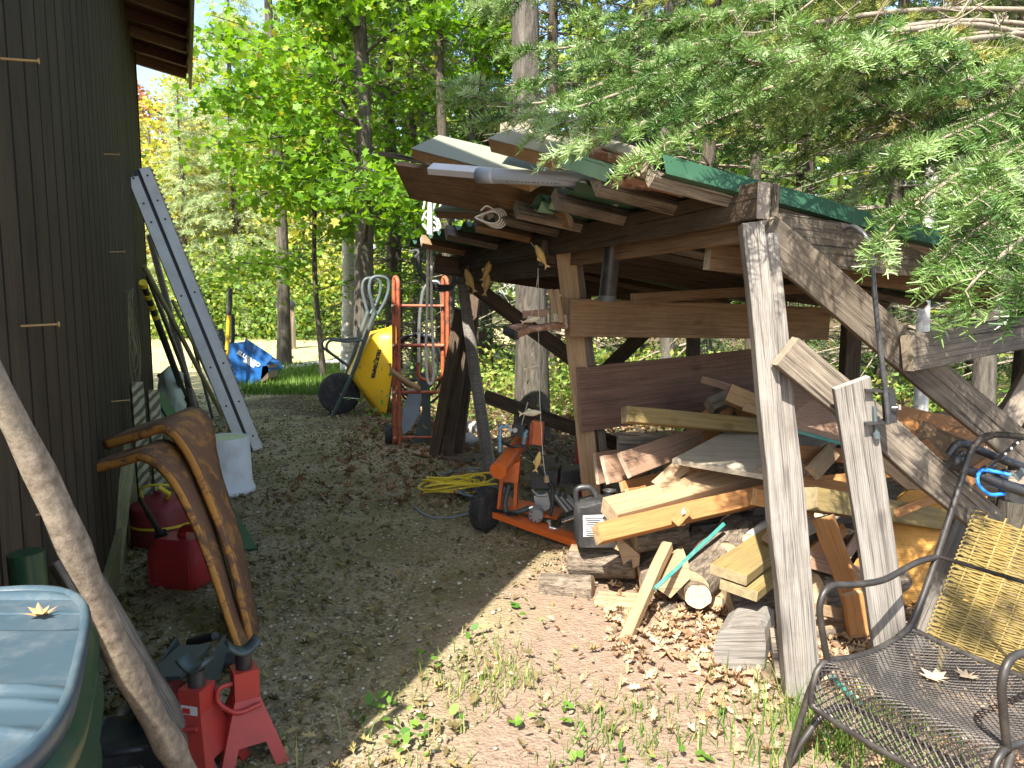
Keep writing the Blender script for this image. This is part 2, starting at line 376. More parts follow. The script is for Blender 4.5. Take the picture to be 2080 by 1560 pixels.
M['alu'] = paint('dull_galvanised', (.62, .60, .53), .5, (.30, .30, .26), .45, 6, metal=.05)
M['chrome'] = paint('chromed_tube', (.62, .63, .65), .22, (.3, .28, .25), .2, 9, metal=.9)
M['silver'] = paint('cast_aluminium', (.42, .43, .43), .4, (.12, .11, .10), .35, 14, metal=.6)
M['bluefit'] = paint('blue_zinc_fitting', (.26, .42, .52), .35, (.2, .2, .2), .3, 20, metal=.4)
M['blue'] = paint('blue_enamel', (.012, .10, .32), .4, (.1, .09, .08), .3, 5)
M['bluecable'] = paint('blue_cable', (.02, .22, .78), .35, amt=.1)
M['white'] = paint('white_vinyl', (.58, .59, .60), .4, (.4, .37, .32), .22, 8)
M['pvc'] = paint('white_pvc_pipe', (.44, .49, .56), .32, (.4, .38, .34), .18, 8)
M['pail'] = paint('white_pail', (.70, .71, .69), .4, (.3, .2, .11), .4, 6)
M['pailtop'] = paint('yellowed_pail_base', (.66, .70, .36), .45, (.3, .2, .10), .4, 8)
M['cream'] = paint('cream_vinyl', (.33, .30, .22), .5, (.35, .3, .22), .35, 6)
M['sage'] = paint('sage_siding_face', (.19, .20, .145), .5, (.25, .24, .18), .35, 6)
M['mint'] = paint('pale_green_flashing', (.22, .36, .23), .35, (.2, .22, .15), .3, 6)
M['roofgreen'] = paint('green_roof_sheet', (.026, .085, .045), .5, (.10, .12, .08), .4, 5, metal=.1)
M['rust'] = paint('rusty_steel', (.26, .13, .075), .7, (.12, .06, .035), .6, 12, rust=(.42, .34, .28))
M['rope'] = paint('white_rope', (.62, .60, .53), .8, (.3, .28, .24), .4, 20)
M['strap'] = paint('tan_webbing', (.32, .20, .09), .8, (.16, .10, .05), .4, 14)
M['teal'] = paint('teal_strip', (.035, .19, .165), .45, (.3, .32, .26), .35, 18)
M['label'] = paint('white_label', (.72, .72, .70), .5, (.25, .25, .25), .3, 40)
M['ink'] = paint('black_print', (.012, .012, .012), .5, amt=.05)
M['whiteink'] = paint('white_print', (.75, .77, .78), .5, (.05, .15, .4), .3, 30)
M['redink'] = paint('red_print', (.5, .03, .03), .5, amt=.05)
M['fish'] = paint('carved_fish_paint', (.60, .40, .13), .5, (.16, .13, .07), .55, 26)
M['fishpale'] = paint('pale_fish_paint', (.62, .54, .36), .5, (.12, .11, .08), .5, 26)
M['wicker'] = paint('yellowed_wicker', (.21, .15, .04), .55, (.09, .065, .022), .45, 18)
M['bag'] = paint('pale_plastic_bag', (.55, .60, .44), .45, (.28, .32, .18), .4, 6)
M['stone'] = paint('field_stone', (.30, .28, .25), .85, (.14, .13, .10), .5, 7, bump=.4)
M['rod'] = paint('black_rod', (.03, .03, .032), .32, (.2, .2, .2), .25, 16, spec=.6)
M['bench'] = paint('brown_grey_wrought_iron', (.036, .031, .027), .42, (.2, .17, .14), .35, 12, metal=.3)
def striped():
    m, nt, ns, ln, b = newmat('worn_yellow_black_stripes')
    vec, tc, oi, raw = objcoord(ns, ln)
    wv = nd(ns, 'ShaderNodeTexWave', wave_type='BANDS', bands_direction='DIAGONAL'); wv.inputs['Scale'].default_value = 11; wv.inputs['Distortion'].default_value = 3; wv.inputs['Detail'].default_value = 3; ln.new(raw, wv.inputs[0])
    r = ramp(ns, [(.38, (.035, .032, .02)), (.5, (.62, .50, .07)), (.8, (.55, .53, .34))]); ln.new(wv.outputs[0], r.inputs[0])
    ln.new(mixc(ns, ln, noise_(ns, ln, raw, 30, 5), r.outputs[0], (.14, .14, .08)), b.inputs['Base Color']); b.inputs['Roughness'].default_value = .6
    return m
M['stripe'] = striped()
# foliage: tone 0..1 picks the leaf's own colour
M['maple'] = foliage('maple_leaves', [(0, (.06, .15, .014)), (.5, (.15, .30, .02)), (.9, (.24, .36, .035)), (1, (.38, .36, .05))], .5, tint=(1.3, 1.25, .4))
M['yellowleaf'] = foliage('yellowing_leaves', [(0, (.20, .29, .05)), (.45, (.44, .48, .10)), (.8, (.62, .54, .12)), (1, (.5, .28, .08))], .45)
M['redleaf'] = foliage('reddened_leaves', [(0, (.25, .13, .06)), (.5, (.40, .16, .07)), (1, (.5, .36, .08))], .4, tint=(1.2, .9, .6))
M['shrub'] = foliage('undergrowth_leaves', [(0, (.07, .15, .03)), (.5, (.17, .28, .05)), (1, (.38, .40, .09))], .45)
M['spruce'] = foliage('spruce_needles', [(0, (.03, .058, .018)), (.55, (.08, .125, .038)), (.9, (.17, .19, .07)), (1, (.26, .21, .12))], .15, rough=.5)
M['bluespruce'] = foliage('blue_spruce_needles', [(0, (.18, .24, .10)), (.5, (.36, .45, .22)), (.9, (.52, .58, .28)), (1, (.42, .42, .2))], .15, rough=.5)
M['fir'] = foliage('fir_needles', [(0, (.045, .105, .02)), (.4, (.135, .235, .055)), (.75, (.25, .37, .125)), (1, (.37, .49, .25))], .22, rough=.38, gloss=.5, tint=(1.1, 1.1, .5))
M['firinner'] = foliage('inner_fir_needles', [(0, (.06, .105, .022)), (.5, (.17, .22, .05)), (.9, (.32, .34, .09)), (1, (.42, .33, .13))], .2, rough=.45)
M['grass'] = foliage('grass_blades', [(0, (.06, .14, .02)), (.5, (.13, .23, .03)), (1, (.42, .38, .16))], .35)
M['weed'] = foliage('weed_leaves', [(0, (.06, .16, .02)), (1, (.18, .30, .05))], .35)
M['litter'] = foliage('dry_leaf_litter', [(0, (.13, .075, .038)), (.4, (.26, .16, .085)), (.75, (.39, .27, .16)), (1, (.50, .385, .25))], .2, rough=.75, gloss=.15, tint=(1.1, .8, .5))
M['litterdull'] = foliage('dull_leaf_litter', [(0, (.075, .06, .025)), (.5, (.21, .165, .065)), (1, (.42, .34, .15))], .15, rough=.75, gloss=.15)  # duller, yellower leaf colours than the dry litter
M['pebble'] = foliage('gravel_stones', [(0, (.10, .085, .05)), (.4, (.28, .235, .14)), (.75, (.48, .41, .26)), (1, (.6, .57, .48))], 0, rough=.85, gloss=.2)
M['needletwig'] = M['twig']
# ---------------------------------------------------------------- ground
def ground():
    n = 150
    q = np.linspace(-1, 1, n); xs = np.sign(q) * (8 * abs(q) + 150 * abs(q) ** 5) ; ys = 4 + np.sign(q) * (9 * abs(q) + 190 * abs(q) ** 5)
    X, Y = np.meshgrid(xs, ys); Z = .006 * np.sin(X * 3.1 + 1.3 * np.sin(Y * 2.2)) * np.cos(Y * 2.7 + X) - .006
    Z += np.where(Y > 30, (Y - 30) * .02, 0)
    v = np.stack([X.ravel(), Y.ravel(), Z.ravel()], 1)
    i = np.arange(n * n).reshape(n, n); f = np.stack([i[:-1, :-1].ravel(), i[:-1, 1:].ravel(), i[1:, 1:].ravel(), i[1:, :-1].ravel()], 1)
    m, nt, ns, ln, b = newmat('yard_ground')
    tc = ns.new('ShaderNodeTexCoord'); P = tc.outputs['Object']; sx = ns.new('ShaderNodeSeparateXYZ'); ln.new(P, sx.inputs[0])
    def lin(a, b_, c, sock_add=None):       # a*x + b*y + c
        m1 = nd(ns, 'ShaderNodeMath', operation='MULTIPLY_ADD'); ln.new(sx.outputs[0], m1.inputs[0]); m1.inputs[1].default_value = a; m1.inputs[2].default_value = c
        m2 = nd(ns, 'ShaderNodeMath', operation='MULTIPLY_ADD'); ln.new(sx.outputs[1], m2.inputs[0]); m2.inputs[1].default_value = b_; ln.new(m1.outputs[0], m2.inputs[2]); return m2.outputs[0]
    wob = noise_(ns, ln, P, 1.6, 6, .65)
    def zone(expr, w=1.1):
        m1 = nd(ns, 'ShaderNodeMath', operation='MULTIPLY_ADD'); ln.new(wob, m1.inputs[0]); m1.inputs[1].default_value = w; ln.new(expr, m1.inputs[2])
        r = ramp(ns, [(0, (0, 0, 0)), (1, (1, 1, 1))]); mr = nd(ns, 'ShaderNodeMapRange'); ln.new(m1.outputs[0], mr.inputs[0]); mr.inputs[1].default_value = w * .5 - .25; mr.inputs[2].default_value = w * .5 + .25
        ln.new(mr.outputs[0], r.inputs[0]); return r.outputs[0]
    # gravel path colours
    vo = nd(ns, 'ShaderNodeTexVoronoi'); vo.inputs['Scale'].default_value = 75; ln.new(P, vo.inputs['Vector'])
    peb = ramp(ns, [(0, (.135, .112, .062)), (.45, (.335, .275, .155)), (.8, (.52, .425, .25)), (1, (.66, .58, .42))]); ln.new(vo.outputs['Color'], peb.inputs[0])
    fine = ramp(ns, [(.3, (.22, .172, .095)), (.7, (.50, .405, .235))]); ln.new(noise_(ns, ln, P, 160, 4, .8), fine.inputs[0])
    grav = mixc(ns, ln, .5, peb.outputs[0], fine.outputs[0])
    mossr = ramp(ns, [(.42, (0, 0, 0)), (.68, (.75, .75, .75))]); ln.new(noise_(ns, ln, P, 2.3, 5, .6), mossr.inputs[0])
    grav = mixc(ns, ln, mossr.outputs[0], grav, (.16, .15, .042))
    dirt = ramp(ns, [(.3, (.205, .142, .10)), (.55, (.30, .213, .153)), (.75, (.375, .282, .207))]); ln.new(noise_(ns, ln, P, 26, 8, .78), dirt.inputs[0])
    c = mixc(ns, ln, zone(lin(1.0, -.30, .93)), grav, dirt.outputs[0])
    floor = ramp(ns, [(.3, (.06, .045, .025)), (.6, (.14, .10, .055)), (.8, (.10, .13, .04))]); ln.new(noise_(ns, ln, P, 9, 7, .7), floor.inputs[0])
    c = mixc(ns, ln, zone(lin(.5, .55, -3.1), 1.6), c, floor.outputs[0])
    lawn = ramp(ns, [(.3, (.16, .20, .06)), (.45, (.42, .36, .17)), (.7, (.52, .41, .24))]); ln.new(noise_(ns, ln, P, 3.5, 8, .75), lawn.inputs[0])
    c = mixc(ns, ln, zone(lin(-1.0, .42, -7.1), 1.5), c, lawn.outputs[0])
    ln.new(c, b.inputs['Base Color']); b.inputs['Roughness'].default_value = .95; b.inputs['Specular IOR Level'].default_value = .12
    h1 = noise_(ns, ln, P, 55, 6, .75); hm = nd(ns, 'ShaderNodeMath', operation='MULTIPLY_ADD'); ln.new(vo.outputs['Distance'], hm.inputs[0]); hm.inputs[1].default_value = -.5; ln.new(h1, hm.inputs[2])
    bump_(ns, ln, b, hm.outputs[0], .9, .012)
    return tag(raw_mesh('ground', v, f, m, smooth=True), kind='structure')
ground()

# ---------------------------------------------------------------- brown shed along the left
SH0, SH1, EAVE = 1.20, 8.07, 3.47
shed = thing('shed', 'dark brown plank-sided shed with overhanging eave along the left', 'shed', W(SH0, 0, 0))
def shed_build():
    up = V((0, 0, 1))
    # backing sheet, plinth and unseen walls
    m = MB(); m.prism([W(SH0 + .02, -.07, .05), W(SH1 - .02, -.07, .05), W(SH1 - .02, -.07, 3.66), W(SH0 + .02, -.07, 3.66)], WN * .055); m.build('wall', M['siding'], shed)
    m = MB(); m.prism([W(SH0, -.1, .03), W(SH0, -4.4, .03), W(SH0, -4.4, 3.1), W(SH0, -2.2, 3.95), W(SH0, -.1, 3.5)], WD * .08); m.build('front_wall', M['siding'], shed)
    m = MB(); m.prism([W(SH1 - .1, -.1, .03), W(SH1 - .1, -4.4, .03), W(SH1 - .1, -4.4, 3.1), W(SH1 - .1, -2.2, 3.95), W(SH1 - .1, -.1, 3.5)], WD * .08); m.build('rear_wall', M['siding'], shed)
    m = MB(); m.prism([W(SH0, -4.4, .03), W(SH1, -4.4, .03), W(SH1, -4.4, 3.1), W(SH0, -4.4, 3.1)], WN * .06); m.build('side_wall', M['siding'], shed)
    pitch = .203; s = SH0; i = 0
    while s < SH1 - .01:
        e = min(s + pitch, SH1)
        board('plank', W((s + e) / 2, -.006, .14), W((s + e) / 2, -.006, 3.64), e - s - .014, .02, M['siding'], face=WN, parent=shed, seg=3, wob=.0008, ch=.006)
        s = e; i += 1
    board('skirting_board', W(SH0, .012, .085), W(SH1, .012, .085), .15, .03, M['trim'], face=WN, parent=shed, seg=6)
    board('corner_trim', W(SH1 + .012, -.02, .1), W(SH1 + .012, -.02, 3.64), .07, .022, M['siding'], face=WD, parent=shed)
    # roof: slope down to the eave, rafters, fascia
    def rz(off): return EAVE + .06 - (off - .48) * .20
    s0, s1 = SH0 - .35, SH1 + .36
    m = MB(); m.prism([W(s0, .50, rz(.50)), W(s0, -2.2, rz(-2.2)), W(s0, -2.2, rz(-2.2) + .06), W(s0, .50, rz(.50) + .06)], WD * (s1 - s0))
    m.prism([W(s0, -2.2, rz(-2.2)), W(s0, -4.9, 3.3), W(s0, -4.9, 3.36), W(s0, -2.2, rz(-2.2) + .06)], WD * (s1 - s0)); m.build('roof', M['soffit'], shed)
    n = 0; s = SH1 + .24
    while s > SH0 - .3:
        board('rafter', W(s, .455, rz(.455) - .045), W(s, -.3, rz(-.3) - .045), .085, .04, M['soffit'] if n % 2 else M['brown'], face=WD, parent=shed, seg=2)
        s -= .42; n += 1
    board('fascia', W(s0, .485, EAVE - .01), W(s1, .485, EAVE - .01), .16, .026, M['trim'], face=WN, parent=shed, seg=4)
    board('drip_edge', W(s0, .506, EAVE + .045), W(s1, .506, EAVE + .045), .05, .006, M['black'], face=WN, parent=shed, seg=2)
    # long nails standing out of the boards
    for (u, v, L) in ((-3, 119, .062), (209, 313, .06), (221, 512, .06), (38, 663, .066), (224, 816, .07), (69, 1047, .06)):
        p = PW(u, v, .0); q = p + WN * (L + .01) + V((0, 0, .004))
        m = MB(); m.tube([p - WN * .01, q], .0028, 6); m.tube([q, q + WN * .003], .0062, 8); m.build('nail', M['nail'], shed)
shed_build()

# ---------------------------------------------------------------- lumber lean-to
def roof_z(b): return 1.545 - .163 * (b + .28)
lean = thing('lumber_lean_to', 'weathered timber lean-to with green metal roof over the scrap wood', 'lean-to', (.8, 2.6, 0))
def lean_build():
    # front post, two timbers nailed together, leaning back to the left
    pb, pt = G(1632, 1412), LT(.0, .03, 1.435)
    ax = (pt - pb).normalized(); side = E2 * 1.0
    board('post', pb - side * .030, pt - side * .030, .062, .085, M['gray'], face=V((-.15, -1, 0)), parent=lean, seg=8, wob=.004)
    board('post', pb + side * .031 + V((0, .010, .01)), pt + side * .031 + V((0, .010, -.03)), .056, .08, M['gray'], face=V((-.15, -1, 0)), parent=lean, seg=8, wob=.004)
    board('post_head', LT(.05, .10, 1.40), LT(.03, .085, 1.56), .05, .05, M['graybrown'], face=V((0, -1, 0)), parent=lean)
    # middle post (pale two by four) and the far round pole
    board('post', V((.435, 3.62, 0)), LT(1.37, .03, 1.50), .092, .04, M['pine'], face=V((-.25, -1, 0)), parent=lean, seg=5)
    board('post', V((.52, 3.66, 0)), LT(1.40, .09, 1.48), .085, .04, M['graybrown'], face=V((-1, -.2, 0)), parent=lean, seg=5)
    m = MB(); m.tube([G(997, 968), D(965, 760, 5.03), D(937, 556, 5.0)], [.047, .041, .038], 10); m.build('pole', M['gray'], lean)
    # back posts
    for (a, b_) in ((3.0, 1.9), (.25, 2.15), (1.5, 1.95), (2.9, .9)):
        board('post', LT(a, b_, 0), LT(a, b_, roof_z(b_) - .08), .09, .09, M['dark'], face=V((0, -1, 0)), parent=lean, seg=3)
    # beam along the open left side and the pale board under it
    board('beam', LT(-.05, 0, 1.495), LT(3.15, -.02, 1.47), .105, .045, M['dark'], face=-E2, parent=lean, seg=6, wob=.003)
    board('beam', LT(.02, .062, 1.435), LT(1.6, .07, 1.42), .085, .04, M['brown'], face=-E2, parent=lean, seg=5)
    board('beam', LT(1.4, .05, 1.40), LT(3.1, .0, 1.40), .13, .04, M['dark'], face=-E2, parent=lean, seg=5)
    # front beam under the roof edge
    board('beam', D(1572, 483, 2.27), D(2150, 556, 2.95), .145, .045, M['graybrown'], face=V((-.2, -1, 0)), parent=lean, seg=6, wob=.003)
    board('beam', LT(.35, .1, 1.36), LT(.30, 2.25, 1.22), .09, .04, M['brown'], face=V((-.2, -1, 0)), parent=lean, seg=4)
    board('beam', LT(1.45, -.05, 1.44), LT(1.5, 2.1, 1.20), .12, .045, M['dark'], face=V((-.2, -1, 0)), parent=lean, seg=4)
    board('beam', LT(2.9, -.2, 1.46), LT(2.95, 2.1, 1.18), .12, .045, M['dark'], face=V((-.2, -1, 0)), parent=lean, seg=4)
    board('beam', D(1285, 606, 3.5), D(1920, 572, 4.2), .05, .04, M['brown'], face=V((-.2, -1, 0)), parent=lean, seg=4)
    # braces
    board('brace', D(1548, 470, 2.24), D(2130, 965, 2.62), .115, .042, M['graybrown'], face=V((-.25, -1, .1)), parent=lean, seg=7, wob=.004)
    board('brace', D(1594, 712, 2.105), D(2010, 1062, 2.2), .10, .042, M['graybrown'], face=V((-.25, -1, .25)), parent=lean, seg=6, wob=.004)
    board('brace', D(960, 580, 4.7), D(1260, 800, 4.35), .09, .04, M['dark'], face=V((-.2, -1, 0)), parent=lean, seg=4)
    board('brace', D(985, 805, 5.1), D(1290, 915, 4.7), .09, .04, M['dark'], face=V((-.2, -1, 0)), parent=lean, seg=4)
    board('brace', D(1222, 760, 4.6), D(1330, 655, 4.6), .09, .04, M['dark'], face=V((-.2, -1, 0)), parent=lean, seg=3)
    # rails across the right bay
    board('rail', D(1843, 718, 2.34), D(2140, 662, 2.7), .115, .04, M['graybrown'], face=V((-.2, -1, 0)), parent=lean, seg=5, wob=.003)
    board('rail', D(2035, 875, 2.75), D(2110, 745, 2.8), .09, .04, M['graybrown'], face=V((-.2, -1, 0)), parent=lean, seg=3)
    # back boards closing the wood bay
    board('back_board', D(1156, 645, 3.42), D(1682, 657, 4.0), .178, .022, M['brown'], face=V((-.33, -1, 0)), parent=lean, seg=6)
    board('back_board', D(1176, 812, 3.50), D(1535, 768, 3.9), .315, .018, M['plyred'], face=V((-.33, -1, 0)), parent=lean, seg=5)
    # rafters sticking out over the open side
    ends = [(1315, 352, 2.19, 'graybrown', .04), (1210, 374, 2.46, 'graybrown', .045), (1128, 404, 2.78, 'graybrown', .045), (1048, 424, 3.12, 'graybrown', .04), (1008, 436, 3.34, 'graybrown', .04),
            (966, 455, 3.66, 'brown', .04), (906, 472, 4.1, 'graybrown', .04), (856, 490, 4.68, 'brown', .04)]
    for (u, v, Y, mt, t) in ends:
        p = D(u, v, Y); q = p + E2 * 2.35 + V((0, 0, -.163 * 2.35))
        board('rafter', p, q, .09, t, M[mt], face=V((0, 0, 1)) + E1 * -.9, parent=lean, seg=6, wob=.003)
    # corrugated green sheets, each one a part; ribs run down the slope
    for k in range(4):
        a0 = .05 + k * .80; m = MB(); vs = []; na = 33; nb = 10
        for ia in range(na):
            a = a0 + ia / (na - 1) * .84; w = (a - a0) / .21 % 1
            z = .034 * max(0, min(1, (.5 - abs(w - .5)) * 5 - .9))
            for ib in range(nb):
                bb = -.28 + ib / (nb - 1) * 2.4
                vs.append(LT(a, bb, roof_z(bb) + .055 + z + .004 * k * 0 + .003 * math.sin(bb * 9 + a * 4)))
        if k == 0:      # the front lap bends down over the beam
            for ib in range(nb):
                p = vs[ib]; p += V((0, 0, .028))
        fs = [(i * nb + j, (i + 1) * nb + j, (i + 1) * nb + j + 1, i * nb + j + 1) for i in range(na - 1) for j in range(nb - 1)]
        m.add(vs, fs, True)
        if k == 0:
            lip = [vs[j] + V((0, 0, 0)) for j in range(nb)]; low = [p - E1 * .022 + V((0, 0, -.058)) for p in lip]
            m.add(lip + low, [(j, j + 1, nb + j + 1, nb + j) for j in range(nb - 1)], True)
            mid = [p + E1 * .0 - V((0, 0, .0)) for p in low]; inn = [p + E1 * .045 + V((0, 0, -.004)) for p in low]
            m.add(mid + inn, [(j, j + 1, nb + j + 1, nb + j) for j in range(nb - 1)], True)
        m.build('roof_sheet', M['roofgreen'], lean)
lean_build()
# ---------------------------------------------------------------- left side: things by the shed wall
def trash_can():
    c = V((-.655, .612, 0)); ro = Matrix.Rotation(R(26), 3, 'Z'); t = thing('storage_bin', 'dark green ribbed plastic bin with sunlit grey-blue lid in the near left corner', 'bin', c)
    def turn(m):
        for p in m.v: p.xy = (c + ro @ (p - c)).xy
        return m
    turn(MB().lathe([(.18, 0), (.195, .02), (.205, .45), (.213, .60), (.218, .63), (.238, .645), (.242, .675), (.224, .69), (.222, .715), (.244, .73), (.248, .752), (.228, .762), (.225, .78), (.244, .792), (.247, .812), (.234, .82)], c, 72, sup=3.6)).build('body', M['canbody'], t)
    turn(MB().lathe([(.230, .818), (.237, .822), (.240, .842), (.237, .849), (.233, .850), (.229, .845)], c, 72, sup=3.8)).build('rim', M['canlid'], t)
    out = []
    for j in range(720):
        a = math.pi * j / 360; ca, sa = math.cos(a), math.sin(a); q = (abs(ca) ** 3.8 + abs(sa) ** 3.8) ** (-1 / 3.8) * .231; p = ro @ V((q * ca, q * sa, 0)); out.append((p.x, p.y))
    ys = [p[1] for p in out]; y0, y1 = min(ys) + .0008, max(ys) - .0008; n, nx, vs = 150, 15, []
    for iy in range(n):
        y = y0 + (y1 - y0) * iy / (n - 1); hits = [out[j][0] for j in range(720) if (out[j][1] - y) * (out[(j + 1) % 720][1] - y) <= 0] or [0]; xa, xb = min(hits), max(hits); h = 0
        if .150 < y < .190: h -= .020 * math.sin((y - .150) / .040 * math.pi) ** .5
        for (yy, am, w) in ((.245, .006, .010), (.225, -.005, .007), (.025, .007, .005), (.001, .007, .005), (-.042, .007, .006), (-.13, .007, .008)): h += am * math.exp(-((y - yy) / w) ** 2)
        for ix in range(nx):
            x = xa + (xb - xa) * ix / (nx - 1); e = min(1, min(x - xa, xb - x) / .02, (y1 - y) / .02, (y - y0) / .02); vs.append(c + V((x, y, .8455 + h * max(e, 0))))
    m = MB(); m.add(vs, [(i * nx + j, i * nx + j + 1, (i + 1) * nx + j + 1, (i + 1) * nx + j) for i in range(n - 1) for j in range(nx - 1)], True); m.build('lid', M['canlid'], t)
trash_can()
LEAF = [(0, -.5), (.05, -.12), (.28, -.3), (.24, -.1), (.5, -.02), (.34, .1), (.4, .3), (.16, .22), (0, .55), (-.16, .22), (-.42, .3), (-.34, .08), (-.5, -.04), (-.24, -.1), (-.27, -.32), (-.05, -.12)]
def lying_leaf(name, label, p, size, rz, mat, curl=.25):
    vs = [V((0, 0, 0))]; ca, sa = math.cos(rz), math.sin(rz)
    for (x, y) in LEAF:
        z = curl * (x * x + .6 * y * y) ; vs.append(V((x * ca - y * sa, x * sa + y * ca, z)))
    m = MB(); n = len(LEAF); m.add([V(p) + q * size for q in vs], [(0, 1 + i, 1 + (i + 1) % n) for i in range(n)])
    return tag(m.build(name, mat), label, 'leaf')
drymat = paint('curled_orange_leaf', (.55, .27, .10), .7, (.28, .11, .05), .6, 60)
lying_leaf('fallen_leaf', 'curled orange maple leaf lying on the grey-blue bin lid', G(86, 1248, .848), .034, 2.4, drymat, 1.1)

def stick(name, label, p0, p1, r0, r1, mat, seed=1, n=22, bumps=5):
    rr = random.Random(seed); p0, p1 = V(p0), V(p1); x = (p1 - p0).normalized(); a = x.orthogonal().normalized(); b = x.cross(a)
    pts = []; rs = []
    kn = [rr.random() for _ in range(bumps)]
    for i in range(n + 1):
        q = i / n; w = .006 * math.sin(q * 5 + seed) + .004 * math.sin(q * 13)
        pts.append(p0.lerp(p1, q) + a * w + b * .5 * w)
        rs.append((r0 + (r1 - r0) * q) * (1 + .05 * rr.uniform(-1, 1) + sum(.22 * math.exp(-((q - k) / .018) ** 2) for k in kn)))
    m = MB(); m.tube(pts, rs, 12)
    for k in kn[:3]:
        c = p0.lerp(p1, k); d = (a * rr.uniform(-1, 1) + b * rr.uniform(-1, 1) + x * .4).normalized(); m.tube([c, c + d * (r0 * 1.35)], [r0 * .4, r0 * .22], 7)
    return tag(m.build(name, mat), label, 'pole')
P0, P1 = V((-.648, 1.50, 0)), V((-.75, 1.045, 1.09))
stick('bark_pole', 'knotty bark-covered pole leaning on the shed beside the grey-blue bin', P0, P0 + (P1 - P0) * 1.35, .026, .017, M['bark_stick'], 3)
bd('board', 'grey-brown board leaning behind the knotty bark pole', 'board', G(412, 1590), PW(135, 1130, .05), .085, .038, M['graybrown'], face=V((1, -.6, .5)))
bd('board', 'short rough board lying beneath the green ribbed bin', 'board', G(175, 1480, .04), G(262, 1600, .04), .09, .038, M['graybrown'], face=V((0, 0, 1)))
q_ = PW(52, 1122, .06); m = MB(); m.tube([q_, V((q_.x + .02, q_.y, 0))], .03, 12); tag(m.build('drain_pipe', M['canbody']), 'dark green pipe standing against the shed behind the bin', 'pipe')
bd('board', 'mossy board leaning on the shed between bark pole and red cans', 'board', G(222, 1192), PW(262, 905, .03), .085, .03, M['trim'], face=V((1, -.8, 0)))

def gas_can():
    b = G(372, 1182); t = thing('fuel_can', 'red plastic fuel can with black spout on the ground under the fender', 'fuel can', b, R(-12))
    rot = Matrix.Rotation(R(-12), 3, 'Z')
    def L(x, y, z): return b + rot @ V((x, y, z))
    # rounded body, shoulders sloping up to the handle
    m = MB(); ring = []
    secs = [(.0, .118, .082), (.012, .125, .09), (.10, .125, .09), (.15, .122, .088), (.185, .105, .075), (.205, .085, .055)]
    n = 28; vs = []
    for (z, hx, hy) in secs:
        for j in range(n):
            a = 2 * math.pi * j / n; ca, sa = math.cos(a), math.sin(a); k = (abs(ca) ** 5 + abs(sa) ** 5) ** (-1 / 5)
            vs.append(L(hx * k * ca, hy * k * sa, z))
    fs = [(i * n + j, i * n + (j + 1) % n, (i + 1) * n + (j + 1) % n, (i + 1) * n + j) for i in range(len(secs) - 1) for j in range(n)]
    m.add(vs, fs, True); m.add(vs[:n], [tuple(range(n - 1, -1, -1))]); m.add(vs[-n:], [tuple(range(n))])
    body = m.build('body', M['red'], t)
    m = MB(); m.tube([L(x * .095, -.0905 + abs(x) * .002, z) for (x, z) in ((-1, .02), (1, .02), (1, .13), (-1, .13))], .0025, 5, closed=True); m.build('pressed_line', M['red'], body)
    m = MB(); m.tube(curve([L(.0, 0, .20), L(.02, 0, .238), L(.07, 0, .243), L(.105, 0, .215), L(.112, 0, .17)], 5), [.017] * 21, 10); m.build('handle', M['red'], t)
    nb = L(-.085, 0, .185); nt_ = D(283, 1012, 2.97)
    ax = (nt_ - nb).normalized()
    m = MB(); m.tube([nb - ax * .015, nb + ax * .035], .027, 14); m.build('cap', M['blackp'], t)
    m = MB(); m.tube([nb + ax * .03, nb + ax * .07, nt_], [.017, .012, .0085], 12); m.build('spout', M['blackp'], t)
gas_can()
def round_can():
    b = W(4.0, .19, 0); t = thing('fuel_can', 'old round red metal fuel can with yellow handle by the shed wall', 'fuel can', b)
    m = MB(); m.lathe([(.145, 0), (.15, .01), (.15, .19), (.143, .2), (.08, .235), (.03, .25), (.03, .262), (0, .262)], b, 32); bo = m.build('body', M['reddark'], t)
    m = MB(); m.lathe([(.1515, .10), (.1515, .112)], b, 32); m.build('yellow_band', M['cordyellow'], bo)
    m = MB(); m.tube(curve([b + V((-.08, -.03, .235)), b + V((-.07, -.06, .29)), b + V((.02, -.07, .31)), b + V((.09, -.04, .29)), b + V((.09, -.02, .235))], 5), .006, 7); m.build('handle', M['cordyellow'], t)
    m = MB(); m.tube([b + V((.05, -.05, .24)), b + V((.08, -.09, .27)), b + V((.04, -.11, .31))], .012, 8); m.build('spout', M['cordyellow'], t)
round_can()

def fender(name, label, path, width, rim, mat_skin, mat_rim):
    """bent sheet: a wide skin over the outside of the bend, with a rim turned in toward the viewer"""
    pts = curve(path, 6); n = len(pts); t = thing(name, label, 'fender', pts[-1])
    away = V((-.25, 1, 0)).normalized(); skin = MB(); rm = MB(); vs = []; vr = []
    for i, p in enumerate(pts):
        tg = (pts[min(i + 1, n - 1)] - pts[max(i - 1, 0)]).normalized(); q = i / (n - 1)
        b = (away - tg * away.dot(tg)).normalized(); nr = b.cross(tg).normalized()
        if nr.z < 0 and q < .35: nr = -nr
        if nr.x < 0 and q >= .35: nr = -nr
        w = width * (1 - .45 * max(0, q - .6) / .4)
        for k in range(6): vs.append(p + b * w * k / 5 + nr * (.004 * math.sin(math.pi * k / 5)))
        r = rim * (1 - .3 * q)
        for k in range(4): vr.append(p - nr * r * k / 3 - b * .006 * (k / 3) + b * (.0 if k < 3 else .012))
    F = lambda w: [(i * w + j, i * w + j + 1, (i + 1) * w + j + 1, (i + 1) * w + j) for i in range(n - 1) for j in range(w - 1)]
    skin.add(vs, F(6), True); rm.add(vr, F(4), True)
    for mb, nm, mt in ((skin, 'skin', mat_skin), (rm, 'rim', mat_rim)):
        o = mb.build(nm, mt, t); so = o.modifiers.new('thick', 'SOLIDIFY'); so.thickness = .004; so.offset = 0
